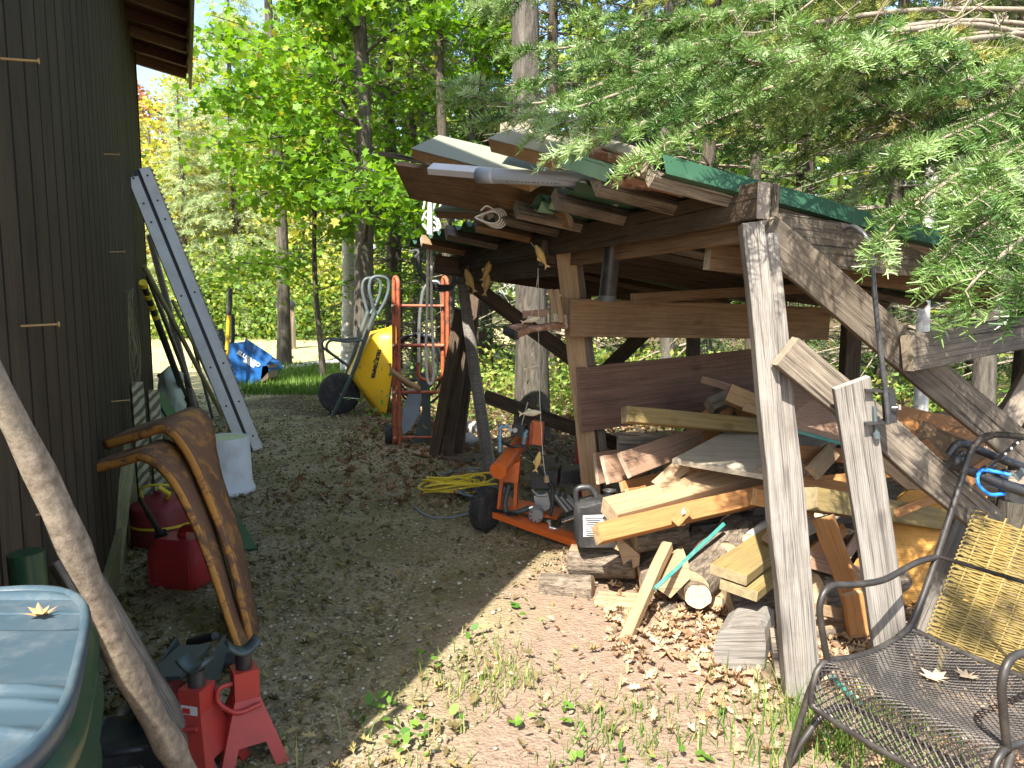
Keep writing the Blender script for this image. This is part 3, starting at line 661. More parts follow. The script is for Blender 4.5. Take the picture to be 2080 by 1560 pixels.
fender('tractor_fender', 'rusting brown and orange bent fender, rear one of the nested pair', [D(208, 897, 2.92), D(280, 877, 2.86), D(336, 864, 2.82), D(385, 912, 2.76), D(432, 1015, 2.68), D(474, 1130, 2.60), G(517, 1302)], .25, .036, M['fenderrust'], M['fender'])
fender('tractor_fender', 'orange bent fender, front one of the nested pair behind the jack stand', [D(180, 946, 2.76), D(240, 932, 2.72), D(292, 922, 2.68), D(348, 962, 2.62), D(396, 1046, 2.56), D(440, 1160, 2.50), D(472, 1260, 2.46), G(497, 1330)], .17, .034, M['fenderrust'], M['fender'])
bd('board', 'dark green strip leaning behind the orange fenders', 'board', G(508, 1118), D(322, 800, 4.7), .075, .02, M['canbody'], face=V((1, -1, .2)))

def striped_post(lbl, u, Y, vtop):
    top = D(u, vtop, Y); b = V((top.x + .03, top.y - .04, 0)); rot = frame(top - b, V((-.7, -1, 0)))
    o = board('striped_post', b, top, .058, .058, M['stripe'], face=V((.75, -1, 0)), seg=5, wob=.001)
    tag(o, lbl, 'post')
striped_post('worn yellow and black striped post against the shed, taller one', 277, 3.9, 776)
striped_post('worn yellow and black striped post against the shed, shorter one nearer the path', 310, 4.05, 792)

def ramp_rails():
    p0, p1 = G(512, 918), PW(279, 344, .05); t = thing('loading_ramp', 'long galvanised channel ramp with toothed edge leaning on the shed corner', 'ramp', p0)
    x = (p1 - p0).normalized(); face = V((.55, -1, .35)); m3 = frame(x, face); y = m3 @ V((0, 1, 0)); z = m3 @ V((0, 0, 1)); L = (p1 - p0).length
    sgn = 1 if y.x > 0 else -1; y = y * sgn
    for k in (-1, 1):
        c = y * (.052 * k); ex = -.05 if k < 0 else 0
        rail = board('rail', p0 + c, p1 + c + x * ex, .078, .006, M['alu'], face=face, parent=t, seg=2, wob=.0005, ch=.001)
        for f_ in (-1, 1):
            board('flange', p0 + c + y * .036 * f_ - z * .02, p1 + c + y * .036 * f_ - z * .02 + x * ex, .04, .005, M['alu'], face=y, parent=rail, seg=1, wob=0, ch=.001)
        for d in (.12, .42, .75, 1.35, 1.95, 2.1, 2.3):
            m = MB(); q = p0 + c + x * d + z * .0032; m.tube([q, q + z * .0012], .009, 8); m.build('hole', M['black'], rail)
    m = MB(); q = p0 + y * .098; n = 60
    for i in range(n):
        a = q + x * (L * i / n); m.prism([a, a + x * (L / n * .55), a + x * (L / n * .4) + y * .014, a + x * (L / n * .1) + y * .012], z * .005)
    m.prism([q - y * .006, q - y * .006 + x * L, q + x * L, q], z * .006); m.build('toothed_edge', M['stripe'], t)
    board('web', p0 + z * -.03, p1 + z * -.03, .05, .01, M['black'], face=face, parent=t, seg=1, wob=0)
ramp_rails()

m = MB(); m.lathe([(.168, 0), (.172, .004), (.172, .03), (.163, .036), (.161, .06), (.156, .065), (.146, .35), (.143, .358), (.138, .358), (.134, .352), (.0, .352)], G(462, 999), 36)
pail = thing('pail', 'white plastic pail upside down with yellowed base beside the path', 'pail', G(462, 999))
m.build('body', M['pail'], pail)
m = MB(); m.lathe([(.1335, .3505), (.130, .355), (.1, .354), (.05, .357), (.0, .357)], G(462, 999), 30); m.build('base', M['pailtop'], pail)

def jack_stand(lbl, b, rz, tall, labelled):
    t = thing('jack_stand', lbl, 'jack stand', b, rz); rot = Matrix.Rotation(rz, 3, 'Z')
    def L(x, y, z): return b + rot @ V((x, y, z))
    base = MB(); S = .088; T = .032; hb = .17
    # four splayed legs cut from folded sheet: each side a plate with an arch
    for k in range(4):
        r2 = Matrix.Rotation(math.pi / 2 * k, 3, 'Z')
        def q(x, y, z): return b + rot @ (r2 @ V((x, y, z)))
        def on(x, z): return q(x, -(T + (S - T) * (1 - z / hb)), z)
        poly = [on(-S, 0), on(-S + .034, 0), on(-.034, .062), on(.034, .062), on(S - .034, 0), on(S, 0), on(T, hb), on(-T, hb)]
        base.add(poly, [(0, 1, 2, 7), (2, 3, 6, 7), (3, 4, 5, 6)])
    o = base.build('base', M['redpaint'], t, at=b); so = o.modifiers.new('thick', 'SOLIDIFY'); so.thickness = .004
    m = MB(); hz = .165
    m.prism([L(x * .031, y * .031, hz) for x, y in ((-1, -1), (1, -1), (1, 1), (-1, 1))], V((0, 0, tall - hz - .02))); m.build('column', M['redpaint'], t)
    m = MB(); m.tube([L(0, 0, tall - .03), L(0, 0, tall + .022)], .021, 12); m.build('ratchet_bar', M['blackp'], t)
    m = MB(); sv = []
    for i in range(9):
        x = -.042 + .084 * i / 8; z = tall + .02 + .030 * (abs(x) / .042) ** 2
        for y in (-.024, .024): sv.append(L(x, y, z))
    m.add(sv, [(2 * i, 2 * i + 1, 2 * i + 3, 2 * i + 2) for i in range(8)], True)
    o = m.build('saddle', M['greydark'], t); so = o.modifiers.new('thick', 'SOLIDIFY'); so.thickness = .010
    m = MB(); m.tube(curve([L(-.033, -.012, tall - .05), L(-.066, -.014, tall - .055), L(-.068, -.02, tall - .09), L(-.03, -.046, tall - .115), L(.03, -.044, tall - .11)], 5), .0065, 8); m.build('lever', M['redpaint'], t)
    if labelled:
        fx = rot.to_4x4(); mw = Matrix.Translation(L(0, -.0325, tall - .085)) @ fx @ Matrix.Rotation(R(90), 4, 'X')
        m = MB(); m.box(L(.0, -.0322, tall - .085), (.046, .0014, .05), rot); la = m.build('label', M['label'], t)
        off = Matrix.Translation(rot @ V((0, -.0012, 0)))
        text_mesh('lettering', '3-TON', .014, M['ink'], la, off @ mw @ Matrix.Translation((0, -.006, 0)), .0006)
        text_mesh('lettering', 'JACK STAND', .0075, M['ink'], la, off @ mw @ Matrix.Translation((0, -.018, 0)), .0003)
        m = MB(); m.box(L(-.008, -.0334, tall - .073), (.022, .001, .014), rot); m.build('red_mark', M['redink'], la)
jack_stand('red jack stand standing alone at the bottom of the gravel path', G(503, 1532), R(32), .265, False)
jack_stand('red jack stand with white 3-TON label beside the dark floor jack', G(408, 1562), R(-14), .25, True)

def floor_jack():
    b = G(340, 1470); t = thing('floor_jack', 'grimy dark floor jack with round saddle lying beside the jack stands', 'floor jack', b)
    x = V((.10, -1, 0)).normalized(); y = V((1, .10, 0)).normalized(); z = V((0, 0, 1)); rot = Matrix((x, y, z)).transposed()
    def L(a, c, h): return b + x * a + y * c + z * h
    for s_ in (-1, 1):
        m = MB(); m.prism([L(-.34, .075 * s_, .03), L(.20, .075 * s_, .025), L(.22, .075 * s_, .06), L(.05, .075 * s_, .10), L(-.30, .075 * s_, .12)], y * .008); m.build('side_plate', M['greydark'], t)
    m = MB(); m.prism([L(-.26, -.05, .10), L(.02, -.05, .14), L(.02, .05, .14), L(-.26, .05, .10)], V((0, 0, .012))); m.build('top_plate', M['greydark'], t)
    m = MB(); m.prism([L(-.05, -.035, .08), L(.14, -.03, .12), L(.14, -.03, .15), L(-.05, -.035, .13)], y * .065); m.build('lift_arm', M['reddark'], t)
    m = MB(); m.lathe([(.03, .12), (.045, .145), (.05, .165), (.044, .165), (.04, .155), (0, .155)], L(.13, 0, 0), 22); m.build('saddle', M['black'], t)
    for (a, c) in ((.18, -.095), (.18, .095), (-.30, -.09), (-.30, .09)):
        m = MB(); m.tube([L(a, c - .016, .03), L(a, c + .016, .03)], .03, 14); m.build('wheel', M['black'], t)
    m = MB(); m.tube([L(-.30, .05, .12), D(385, 1305, 2.35)], .014, 10); m.build('handle_socket', M['black'], t)
floor_jack()
def toolbox_jumble():
    b = G(300, 1560); t = thing('tool_case', 'black plastic tool case on the ground behind the bark pole', 'case', b)
    m = MB(); m.box(b + V((0, 0, .055)), (.22, .16, .11), Matrix.Rotation(R(15), 3, 'Z')); m.build('case_body', M['blackp'], t)
    m = MB(); m.tube(curve([b + V((-.06, -.085, .1)), b + V((-.05, -.12, .115)), b + V((.03, -.10, .115)), b + V((.04, -.07, .1))], 4), .008, 8); m.build('handle', M['blackp'], t)
toolbox_jumble()

# poles and oddments leaning near the far shed corner
def lean_pole(name, label, b, tp, r, mat, cat='pole'):
    m = MB(); p0, p1 = V(b), V(tp); mid = p0.lerp(p1, .5) + V((.01, 0, -.015)); m.tube(curve([p0, mid, p1], 4), r, 8); return tag(m.build(name, mat), label, cat)
lean_pole('wooden_pole', 'thick dark wooden pole leaning steeply on the shed beside the ramp', G(402, 862), PW(304, 480, .03), .035, M['dark'])
lean_pole('wooden_pole', 'pale wooden pole slanting low against the shed', G(452, 845), PW(292, 540, .03), .022, M['trim'])
lean_pole('wooden_pole', 'thin brown pole close behind the galvanised ramp', G(470, 862), D(318, 470, 8.0), .018, M['brown'])
lean_pole('wooden_pole', 'slim mossy pole crossing under the ramp', G(488, 900), D(350, 610, 7.0), .016, M['trim'])
lean_pole('wooden_pole', 'dark stick nearest the shed among the leaning poles', G(410, 852), PW(300, 560, .04), .022, M['dark'])
lean_pole('wooden_pole', 'long black stick reaching highest beside the ramp', G(432, 850), D(322, 440, 8.2), .017, M['dark'])
lean_pole('wooden_pole', 'short dark stick poking out of the pale sack', G(420, 842), D(322, 762, 7.2), .022, M['dark'])
lean_pole('wooden_pole', 'crooked brown branch with a knob leaning under the ramp', G(470, 838), D(375, 655, 7.6), .026, M['brown'])
sp = thing('banded_pole', 'black pole with yellow bands leaning on the shed', 'pole', G(392, 850))
pb_, pt_ = G(392, 850), PW(291, 576, .05)
m = MB(); m.tube([pb_, pb_.lerp(pt_, .75), pt_], [.03, .03, .022], 8); shaft = m.build('shaft', M['black'], sp)
for q in (.80, .86, .92, .985):
    m = MB(); m.tube([pb_.lerp(pt_, q), pb_.lerp(pt_, q + .022)], .0305, 8); m.build('band', M['cordyellow'], shaft)
def bag():
    b = G(352, 868); m = MB(); vs = []; n = 18
    for i in range(9):
        th = i / 8; rad = .17 * (1 - th * .45) * (1.0 if i < 8 else .2)
        for j in range(n):
            a = 2 * math.pi * j / n; w = 1 + .20 * math.sin(a * 3 + th * 7) + .16 * math.sin(a * 5 + th * 13) + .12 * math.sin(a * 9 - th * 21)
            vs.append(b + V((rad * w * math.cos(a) * .9, rad * w * math.sin(a) * .7, .60 * th)))
    m.add(vs, [(i * n + j, i * n + (j + 1) % n, (i + 1) * n + (j + 1) % n, (i + 1) * n + j) for i in range(8) for j in range(n)], True); m.add(vs[-n:], [tuple(range(n))])
    tag(m.build('plastic_sack', M['bag']), 'pale greenish plastic sack slumped at the shed corner', 'sack')
bag()
def wire_coil():
    o = PW(262, 592, .03); m = MB(); m.tube([o - WN * .03, o + WN * .03], .003, 6)
    rr = random.Random(4)
    for k in range(4):
        w = .10 + .07 * k; h = .38 + .12 * k; c = o + WD * (.06 + .05 * k) * -1 + WN * (.01 + .006 * k); pts = []
        for i in range(28):
            a = 2 * math.pi * i / 28; pts.append(c + WD * (w * math.sin(a)) + WN * (.012 * math.sin(3 * a + k)) + V((0, 0, -h / 2 + h / 2 * math.cos(a) + .02 * math.sin(2 * a + k))))
        m.tube(pts, .0022, 5, closed=True)
    tag(m.build('wire_coil', M['trim']), 'loops of thin wire hanging from a nail on the shed', 'wire')
wire_coil()
def ext_plate(name, label, p0, p1, p2, p3, t, mat, cat):
    m = MB(); pts = [V(p) for p in (p0, p1, p2, p3)]; nrm = (pts[1] - pts[0]).cross(pts[3] - pts[0]).normalized(); m.prism(pts, nrm * t); return tag(m.build(name, mat), label, cat)

# ---------------------------------------------------------------- far end of the path
def blue_hopper():
    b = G(497, 786); Y = b.y; k = Y / CP / FPX
    t = thing('blue_spreader', 'blue metal hopper machine tipped over in the grass', 'machine', b, 0)
    def P(u, v, dy=0): return D(u, v, Y + dy) if True else None
    dp = V((.15, 1, 0)).normalized()
    # box lying tilted: front face traced, pushed back .5 m
    front = [P(458, 702), P(476, 696), P(540, 738), P(548, 752), P(528, 775), P(500, 783), P(462, 768)]
    m = MB(); m.prism(front, dp * .42); m.build('hopper', M['blue'], t)
    m = MB(); m.prism([P(499, 688, .02), P(551, 722, .02), P(553, 728, .02), P(540, 740, .02), P(492, 706, .02)], dp * .02); m.build('lid', M['blue'], t)
    m = MB(); m.prism([P(533, 744), P(546, 742), P(545, 768), P(528, 780)], dp * .3); m.build('chute', M['dark'], t)
    dirx = (P(528, 742) - P(480, 712)).normalized(); nrm = V((0, -1, 0)); yv = nrm.cross(dirx).normalized()
    mw = Matrix.Translation(P(505, 729, -.012)) @ Matrix((dirx, yv, dirx.cross(yv))).transposed().to_4x4()
    text_mesh('lettering', 'BLUEBIRD', .085, M['whiteink'], t, mw, .003)
    m = MB(); m.prism([P(500, 727, -.006), P(520, 739, -.006), P(515, 747, -.006), P(494, 734, -.006)], dp * .003); m.build('paper_label', M['label'], t)
    m = MB(); m.tube(curve([P(441, 716, .1), P(470, 700, .1), P(473, 660, .1), P(472, 638, .1)], 4), .03, 8); m.build('handle_bar', M['black'], t)
    m = MB(); m.tube([P(437, 672, .3), P(452, 720, .3)], [.12, .09], 14); m.build('engine_cover', M['greymetal'], t)
    sh = thing('long_tool', 'yellow handled tool with black grip standing by the blue machine', 'tool', G(457, 792))
    b2 = G(457, 792); tp = D(468, 586, b2.y)
    m = MB(); m.tube([b2, b2.lerp(tp, .74)], .028, 10); m.build('shaft', M['yellow'], sh)
    m = MB(); m.tube([b2.lerp(tp, .74), tp], [.034, .032], 10); m.build('grip', M['blackp'], sh)
blue_hopper()
ext_plate('metal_sheet', 'pale sheet of metal lying on the grass in the clearing', G(560, 742, .03), G(690, 727, .03), G(700, 734, .03), G(566, 750, .03), .02, M['alu'], 'sheet')

def wheelbarrow():
    Y = 8.02; b = G(700, 840); t = thing('wheelbarrow', 'yellow wheelbarrow stood up on its nose with grey handles', 'wheelbarrow', b)
    dep = V((-.34, .94, 0)); rgt = V((.94, .34, 0)); k = Y / FPX
    def P(u, v, w=0.0): return b + rgt * ((u - 700) * k * 1.02) + V((0, 0, (840 - v) * k)) + dep * w
    # tray: base rectangle and wide rim, lofted with rounded corners
    def loop(e0, e1, hw, r):
        pts = []
        a, c = P(*e0), P(*e1); ax = (c - a).normalized()
        for (p, s1, s2) in ((a, 1, -1), (c, -1, -1), (c, -1, 1), (a, 1, 1)):
            q = p + dep * (hw * s2)
            seq = [q + ax * r * s1, q + ax * r * s1 * .3 - dep * r * .3 * s2, q - dep * r * s2]
            if (s1, s2) in ((1, -1), (-1, 1)): seq = seq[::-1]
            pts += seq
        return pts
    base = loop((752, 678), (711, 764), .20, .05); mid = loop((776, 672), (741, 811), .26, .09); rim = loop((798, 667), (768, 852), .31, .13); lip = loop((801, 664), (770, 857), .33, .13)
    n = len(base); m = MB(); allv = base + mid + rim + lip
    m.add(allv, [(i * n + j, i * n + (j + 1) % n, (i + 1) * n + (j + 1) % n, (i + 1) * n + j) for i in range(3) for j in range(n)], True); m.add(base, [tuple(range(n))])
    tray = m.build('tray', [M['yellow']], t); so = tray.modifiers.new('thick', 'SOLIDIFY'); so.thickness = .008
    m = MB(); m.tube([p + (rgt * .004) for p in lip], .008, 6, closed=True); m.build('rim_bead', M['black'], tray)
    # rails with loop grips
    for w in (-.24, .24):
        g = .85 if w < 0 else .7
        m = MB(); m.tube([P(674, 842, w * .45), P(712, 758, w * .8), P(757, 636, w)], [.019, .022, .026], 10); rail = m.build('rail', M['greydark'], t)
        m = MB(); m.tube(curve([P(757, 640, w), P(751, 612, w * 1.05), P(747, 590, w * 1.05), P(752, 570, w * 1.05), P(768, 566, w * 1.05), P(782, 572, w * 1.05), P(784, 590, w * 1.05), P(776, 615, w * 1.05), P(762, 640, w)], 4), .019, 8); m.build('grip', M['greymetal'], rail)
        m = MB(); m.tube(curve([P(733, 690, w), P(700, 692, w), P(672, 690, w), P(665, 706, w), P(690, 728, w), P(706, 742, w)], 4), .013, 8); m.build('leg', M['greydark'], t)
    wc = P(691, 798, 0); m = MB(); m.lathe([(.12, -.05), (.19, -.055), (.222, -.035), (.228, 0), (.222, .035), (.19, .055), (.12, .05)], wc, 32, dep); wh = m.build('tyre', M['rubber'], t)
    m = MB(); m.lathe([(.0, -.03), (.05, -.035), (.11, -.02), (.12, -.045), (.122, .045), (.11, .02), (0, .03)], wc, 24, dep); m.build('rim', M['black'], wh)
    m = MB(); m.tube([wc - dep * .16, wc + dep * .16], .009, 8); m.tube([P(690, 804, -.13), P(727, 808, -.13)], .006, 6); m.build('axle', M['chrome'], t)
    # lettering down the side facing the path
    cx, cy = P(757, 735, -.262), None
    up = (P(776, 672, -.26) - P(741, 811, -.26)).normalized(); xd = -up
    sn = (P(741, 700, -.20) - P(790, 690, -.31)).cross(up); sn = sn if sn.y < 0 else -sn; sn.normalize(); yd = sn.cross(xd).normalized()
    mw = Matrix.Translation(P(757, 737, -.248) + sn * .012) @ Matrix((xd, yd, sn)).transposed().to_4x4()
    text_mesh('lettering', 'TRUE TEMPER', .052, M['ink'], tray, mw, .003)
wheelbarrow()

def hand_truck():
    b = G(852, 903); t = thing('hand_truck', 'red-orange steel hand truck standing upright beside the leaning boards', 'hand truck', b)
    k = b.y / CP / FPX * 1.005; rgt = V((1, .10, 0)).normalized(); dep = V((-.10, 1, 0)).normalized()
    def P(u, v, w=0.0): return b + rgt * ((u - 852) * k) + V((0, 0, (903 - v) * k)) + dep * w
    for (u0, u1) in ((801, 806), (899, 903)):
        m = MB(); m.tube([P(u0, 898), P(u1, 578)], .017, 8); m.build('rail', M['orangeold'], t)
        m = MB(); m.tube([P(u0 + 11, 903, -.06), P(u1 + 9, 590, -.06)], .019, 4, flat=1.0); m.build('rail', M['orangeold'], t)
        m = MB(); m.tube(curve([P(u1, 580), P(u1 + 1, 568, .0), P(u1 + 5, 566, -.02), P(u1 + 9, 575, -.055), P(u1 + 9, 592, -.06)], 4), .017, 8); m.build('handle_bend', M['orangeold'], t)
    for (v, r) in ((621, .012), (700, .016), (794, .014), (886, .011)):
        m = MB(); m.tube([P(801, v, -.03), P(904, v + 1, -.03)], r, 8); m.build('cross_bar', M['orangeold'], t)
        for u in (803, 901):
            m = MB(); m.tube([P(u, v, -.02), P(u, v, -.05)], .010, 6); m.build('bolt', M['chrome'], t)
    m = MB(); m.prism([P(783, 905, -.05), P(872, 908, -.05), P(874, 906, -.28), P(788, 903, -.28)], V((0, 0, .006))); m.build('toe_plate', M['rust'], t)
    for u in (790, 912):
        c = P(u, 884, .06); m = MB(); m.lathe([(.05, -.03), (.075, -.03), (.08, -.02), (.08, .02), (.075, .03), (.05, .03)], c, 22, rgt); wh = m.build('tyre', M['rubber'], t)
        m = MB(); m.lathe([(0, -.026), (.05, -.022), (.05, .022), (0, .026)], c, 16, rgt); m.build('rim', M['greymetal'], wh)
    # brackets on the uprights
    m = MB(); m.tube(curve([P(852, 735, -.02), P(852, 760, -.02), P(866, 770, -.02), P(895, 768, -.02), P(902, 752, -.02)], 4), .016, 6); m.build('bracket', M['orangeold'], t)
    # second thing: chrome U bar behind it
    u = thing('chrome_handle', 'bent chrome tube handle standing behind the hand truck', 'handle', P(855, 905, .15))
    m = MB(); m.tube(curve([P(850, 905, .15), P(853, 690, .15), P(858, 620, .15), P(866, 585, .15), P(885, 572, .15), P(899, 590, .15), P(902, 700, .15), P(904, 905, .15)], 6), .014, 8); m.build('tube', M['chrome'], u)
    # grey blade
    vs = []; 
    out = [(834, 790), (820, 830), (816, 862), (819, 884), (835, 870), (850, 842), (857, 812), (857, 795)]
    m = MB(); m.prism([P(*q, .02) for q in out], dep * .05)
    bl = tag(m.build('shovel_blade', M['blade']), 'grey curved scoop blade standing inside the hand truck', 'scoop')
    m = MB(); m.prism([P(852, 757, .07), P(872, 760, .07), P(875, 800, .07), P(876, 902, .07), P(838, 902, .07), P(858, 838, .07)], dep * .05)
    tag(m.build('plastic_box', M['greydark']), 'dark plastic box behind the grey scoop blade', 'box')
    # webbing strap
    st = thing('strap', 'tan webbing strap looped round the hand truck', 'strap', P(800, 745, -.07))
    def ribbon(pts, w, nm):
        pts = curve(pts, 5); vs = []
        for p in pts: vs += [p + V((0, 0, w / 2)), p - V((0, 0, w / 2))]
        m = MB(); m.add(vs, [(2 * i, 2 * i + 1, 2 * i + 3, 2 * i + 2) for i in range(len(pts) - 1)], True); o = m.build(nm, M['strap'], st); so = o.modifiers.new('thick', 'SOLIDIFY'); so.thickness = .003
    ribbon([P(797, 742, .05), P(796, 745, -.08), P(806, 755, -.09), P(832, 774, -.08), P(857, 789, -.05)], .055, 'webbing')
    ribbon([P(857, 795, -.06), P(860, 830, -.06), P(860, 860, -.06), P(868, 868, -.06)], .02, 'webbing_tail')
    ribbon([P(870, 740, -.05), P(880, 760, -.05), P(886, 790, -.05)], .12, 'webbing_pad')
    # black cables heaped behind
    m = MB(); rr = random.Random(5)
    for j in range(5):
        c = P(836 + j * 5, 730 + j * 6, .22); pts = [c + rgt * ((.15 + .02 * j) * math.cos(a)) + V((0, 0, (.20 + .03 * j) * math.sin(a))) + dep * .03 * math.sin(2 * a + j) for a in [2 * math.pi * i / 22 for i in range(22)]]
        m.tube(pts, .012, 6, closed=True)
    tag(m.build('black_hose', M['blackp']), 'coils of black hose hung behind the hand truck', 'hose')
hand_truck()
def rope():
    Y = 4.75; t = thing('rope', 'white rope hanging in a long loop from the lumber overhang', 'rope', D(873, 405, Y))
    m = MB(); m.tube(curve([D(872, 404, Y), D(869, 520, Y), D(867, 640, Y), D(865, 720, Y), D(868, 768, Y), D(874, 780, Y), D(880, 768, Y), D(881, 730, Y), D(877, 640, Y), D(876, 520, Y), D(875, 404, Y)], 5), .0095, 8); m.build('loop', M['rope'], t)
    m = MB()
    for (pts) in ([(860, 425), (866, 400), (875, 398), (884, 410), (878, 430)], [(862, 440), (872, 448), (886, 455), (890, 470), (880, 462)], [(898, 404), (893, 425), (888, 438), (893, 455)], [(858, 448), (866, 430), (880, 440), (895, 462), (872, 470), (858, 455)], [(832, 512), (845, 508), (850, 515), (842, 522)]):
        m.tube(curve([D(u, v, Y + .02) for u, v in pts], 4), .008, 6)
    tag(m.build('rope_tangle', M['rope'], t), kind='stuff')
rope()
for i, (u0, v0, u1, v1, w, lb) in enumerate([(882, 928, 936, 628, .085, 'leftmost dark plank leaning at the end of the lean-to'), (908, 930, 950, 640, .085, 'middle dark plank leaning between two others at the lean-to end'), (930, 925, 966, 600, .085, 'rearmost dark plank leaning against the round grey pole')]):
    p0 = G(u0, v0); bd('plank', lb, 'plank', p0, D(u1, v1, p0.y - .25 + .12 * i), w, .04, M['dark'], face=V((-.5, -1, 0)))
ext_plate('plywood_scrap', 'yellowish plywood scrap on the ground at the foot of dark planks', G(835, 918, .02), G(868, 906, .02), G(886, 908, .02), G(868, 926, .02), .012, M['pine'], 'scrap')
ext_plate('plywood_scrap', 'grey flat board scrap on the ground beside the grey pole', G(895, 928, .02), G(916, 915, .02), G(982, 922, .02), G(968, 940, .02), .015, M['graybrown'], 'scrap')
def rock(lbl, p, r, sc, seed):
    rr = random.Random(seed); m = MB(); m.ball(p + V((0, 0, r * sc[2] * .7)), r, 12, 8, sc)
    for q in m.v:
        n_ = (q - p); q += n_.normalized() * r * .18 * math.sin(q.x * 40 + seed) * math.cos(q.y * 35 + q.z * 30)
    tag(m.build('rock', M['stone']), lbl, 'rock')
rock('rounded grey rock behind the leaning planks, upper one', G(952, 880), .11, (1.2, .9, .6), 3)
rock('pale rock on the ground behind the leaning planks, lower one', G(945, 903), .10, (1.1, .9, .6), 9)
# ---------------------------------------------------------------- log splitter and what lies round it
def splitter():
    b = G(1055, 1078); t = thing('log_splitter', 'orange petrol log splitter with black engine and knobbly tyre', 'log splitter', b)
    Y = b.y; k = Y / FPX; rgt = V((.95, -.31, 0)); dep = V((.31, .95, 0))
    def P(u, v, w=0.0): p = D(u, v, Y); return V((p.x, p.y, p.z)) + V((0, 1, 0)) * w
    # base bar running toward the wood heap
    m = MB(); m.prism([P(1000, 1040), P(1166, 1070, -.25), P(1166, 1083, -.25), P(1000, 1052)], V((.03, .09, 0))); m.build('base_bar', M['orange'], t)
    m = MB(); m.prism([P(1002, 1030, .06), P(1130, 1050, .0), P(1130, 1056, 0), P(1002, 1038, .06)], V((.05, .16, 0))); m.build('deck', M['orange'], t)
    for (u0, u1, w) in ((1008, 1020, .02), (1042, 1047, .05)):
        m = MB(); m.prism([P(u0, 1042, w), P(u0 + 7, 1042, w), P(u1 + 7, 930, w), P(u1, 930, w)], V((.008, .05, 0))); m.build('upright', M['orange'], t)
    m = MB(); m.prism([P(1018, 948, .01), P(1056, 938, .0), P(1052, 982, .0), P(1015, 978, .01)], V((.01, .09, 0))); m.build('guard_box', M['orange'], t)
    # hydraulic cylinder pointing at the viewer
    c0 = P(1013, 943, -.15); c1 = P(1060, 913, .24); ax = (c1 - c0).normalized()
    m = MB(); m.tube([c0 + ax * .006, c1], .042, 24); cy = m.build('cylinder', M['orange'], t)
    m = MB(); m.lathe([(.0445, 0), (.0445, .014)], c0 - ax * .004, 28, ax); m.build('end_cap', M['orange'], cy)
    m = MB(); m.tube([c1, c1 + ax * .03], .052, 20); m.build('end_ring', M['orangeold'], cy)
    yd = V((0, 0, 1)) - ax * ax.z; yd.normalize(); sd = ax.cross(yd).normalized(); sd = sd if sd.x > 0 else -sd
    pc = c0.lerp(c1, .55) + (sd * .9 - V((0, .4, 0)) * 0 + V((0, -.5, -.25))).normalized() * .0435
    nrm = (pc - c0.lerp(c1, .55)).normalized(); y2 = nrm.cross(ax).normalized()
    m = MB(); rot = Matrix((ax, y2, nrm)).transposed(); m.box(pc, (.15, .03, .002), rot); la = m.build('decal', M['ink'], cy)
    m = MB()
    for i in range(6): m.box(pc + ax * (-.055 + .021 * i) + nrm * .0015, (.013, .014, .001), rot)
    m.build('decal_marks', M['orangeold'], la)
    # plate behind, valve with pipe fittings, lever
    m = MB(); m.prism([P(1082, 862, .12), P(1105, 866, .12), P(1102, 915, .12), P(1080, 910, .12)], V((.01, .03, 0))); m.build('wedge_plate', M['orange'], t)
    m = MB(); m.prism([P(1078, 866, .1), P(1084, 866, .1), P(1080, 912, .1), P(1075, 908, .1)], V((.01, .06, 0))); m.build('wedge', M['orangeold'], t)
    m = MB(); m.prism([P(1040, 866, .06), P(1066, 870, .06), P(1062, 892, .06), P(1037, 889, .06)], V((.02, .07, 0))); va = m.build('valve', M['black'], t)
    for (u, v) in ((1046, 877), (1036, 876)):
        m = MB(); p = P(u, v, .055); m.tube([p, p + V((0, -.012, 0))], .013, 14); m.build('valve_knob', M['silver'], va)
    m = MB(); m.tube([P(1016, 920, .0), P(1015, 895, .05), P(1016, 870, .05), P(1034, 869, .05)], .011, 8); m.tube([P(1014, 900, .05), P(1015, 889, .05)], .016, 6); m.tube([P(1014, 874, .05), P(1021, 866, .05)], .016, 6)
    m.tube([P(1064, 906, .05), P(1067, 882, .05), P(1072, 878, .05)], .011, 8); m.tube([P(1066, 893, .05), P(1068, 885, .05)], .015, 6); m.build('pipe_fittings', M['bluefit'], t)
    m = MB(); m.tube([P(1060, 868, .08), P(1073, 820, .08)], .004, 6); lv = m.build('lever', M['chrome'], t)
    m = MB(); m.ball(P(1074, 815, .08), .013, 12, 8, (1, 1, 1.2)); m.build('knob', M['blackp'], lv)
    # hoses
    m = MB(); m.tube(curve([P(1019, 901, .04), P(1040, 906, -.02), P(1064, 905, -.02), P(1084, 930, -.02), P(1106, 965, .0), P(1122, 990, -.02), P(1120, 1020, -.06), P(1115, 1040, -.08)], 5), .0085, 8); m.build('hose', M['blackp'], t)
    m = MB(); m.tube(curve([P(1034, 985, 0), P(1026, 1020, -.03), P(1032, 1036, -.05), P(1058, 1032, -.06), P(1074, 1025, -.06)], 5), .014, 10); m.build('suction_hose', M['greydark'], t)
    m = MB(); m.tube([P(1071, 1027, -.06), P(1082, 1023, -.06)], .012, 8); m.build('clamp', M['chrome'], t)
    # pump and engine
    pc = P(1087, 1038, -.09); m = MB(); m.lathe([(.036, 0), (.04, .006), (.04, .05)], pc, 20, V((.15, 1, .1))); pu = m.build('pump', M['silver'], t)
    for i in range(8):
        a = 2 * math.pi * i / 8; q = pc + V((.029 * math.cos(a), -.002, .029 * math.sin(a))); m = MB(); m.tube([q, q + V((0, .004, 0))], .0045, 7); m.build('bolt', M['black'], pu)
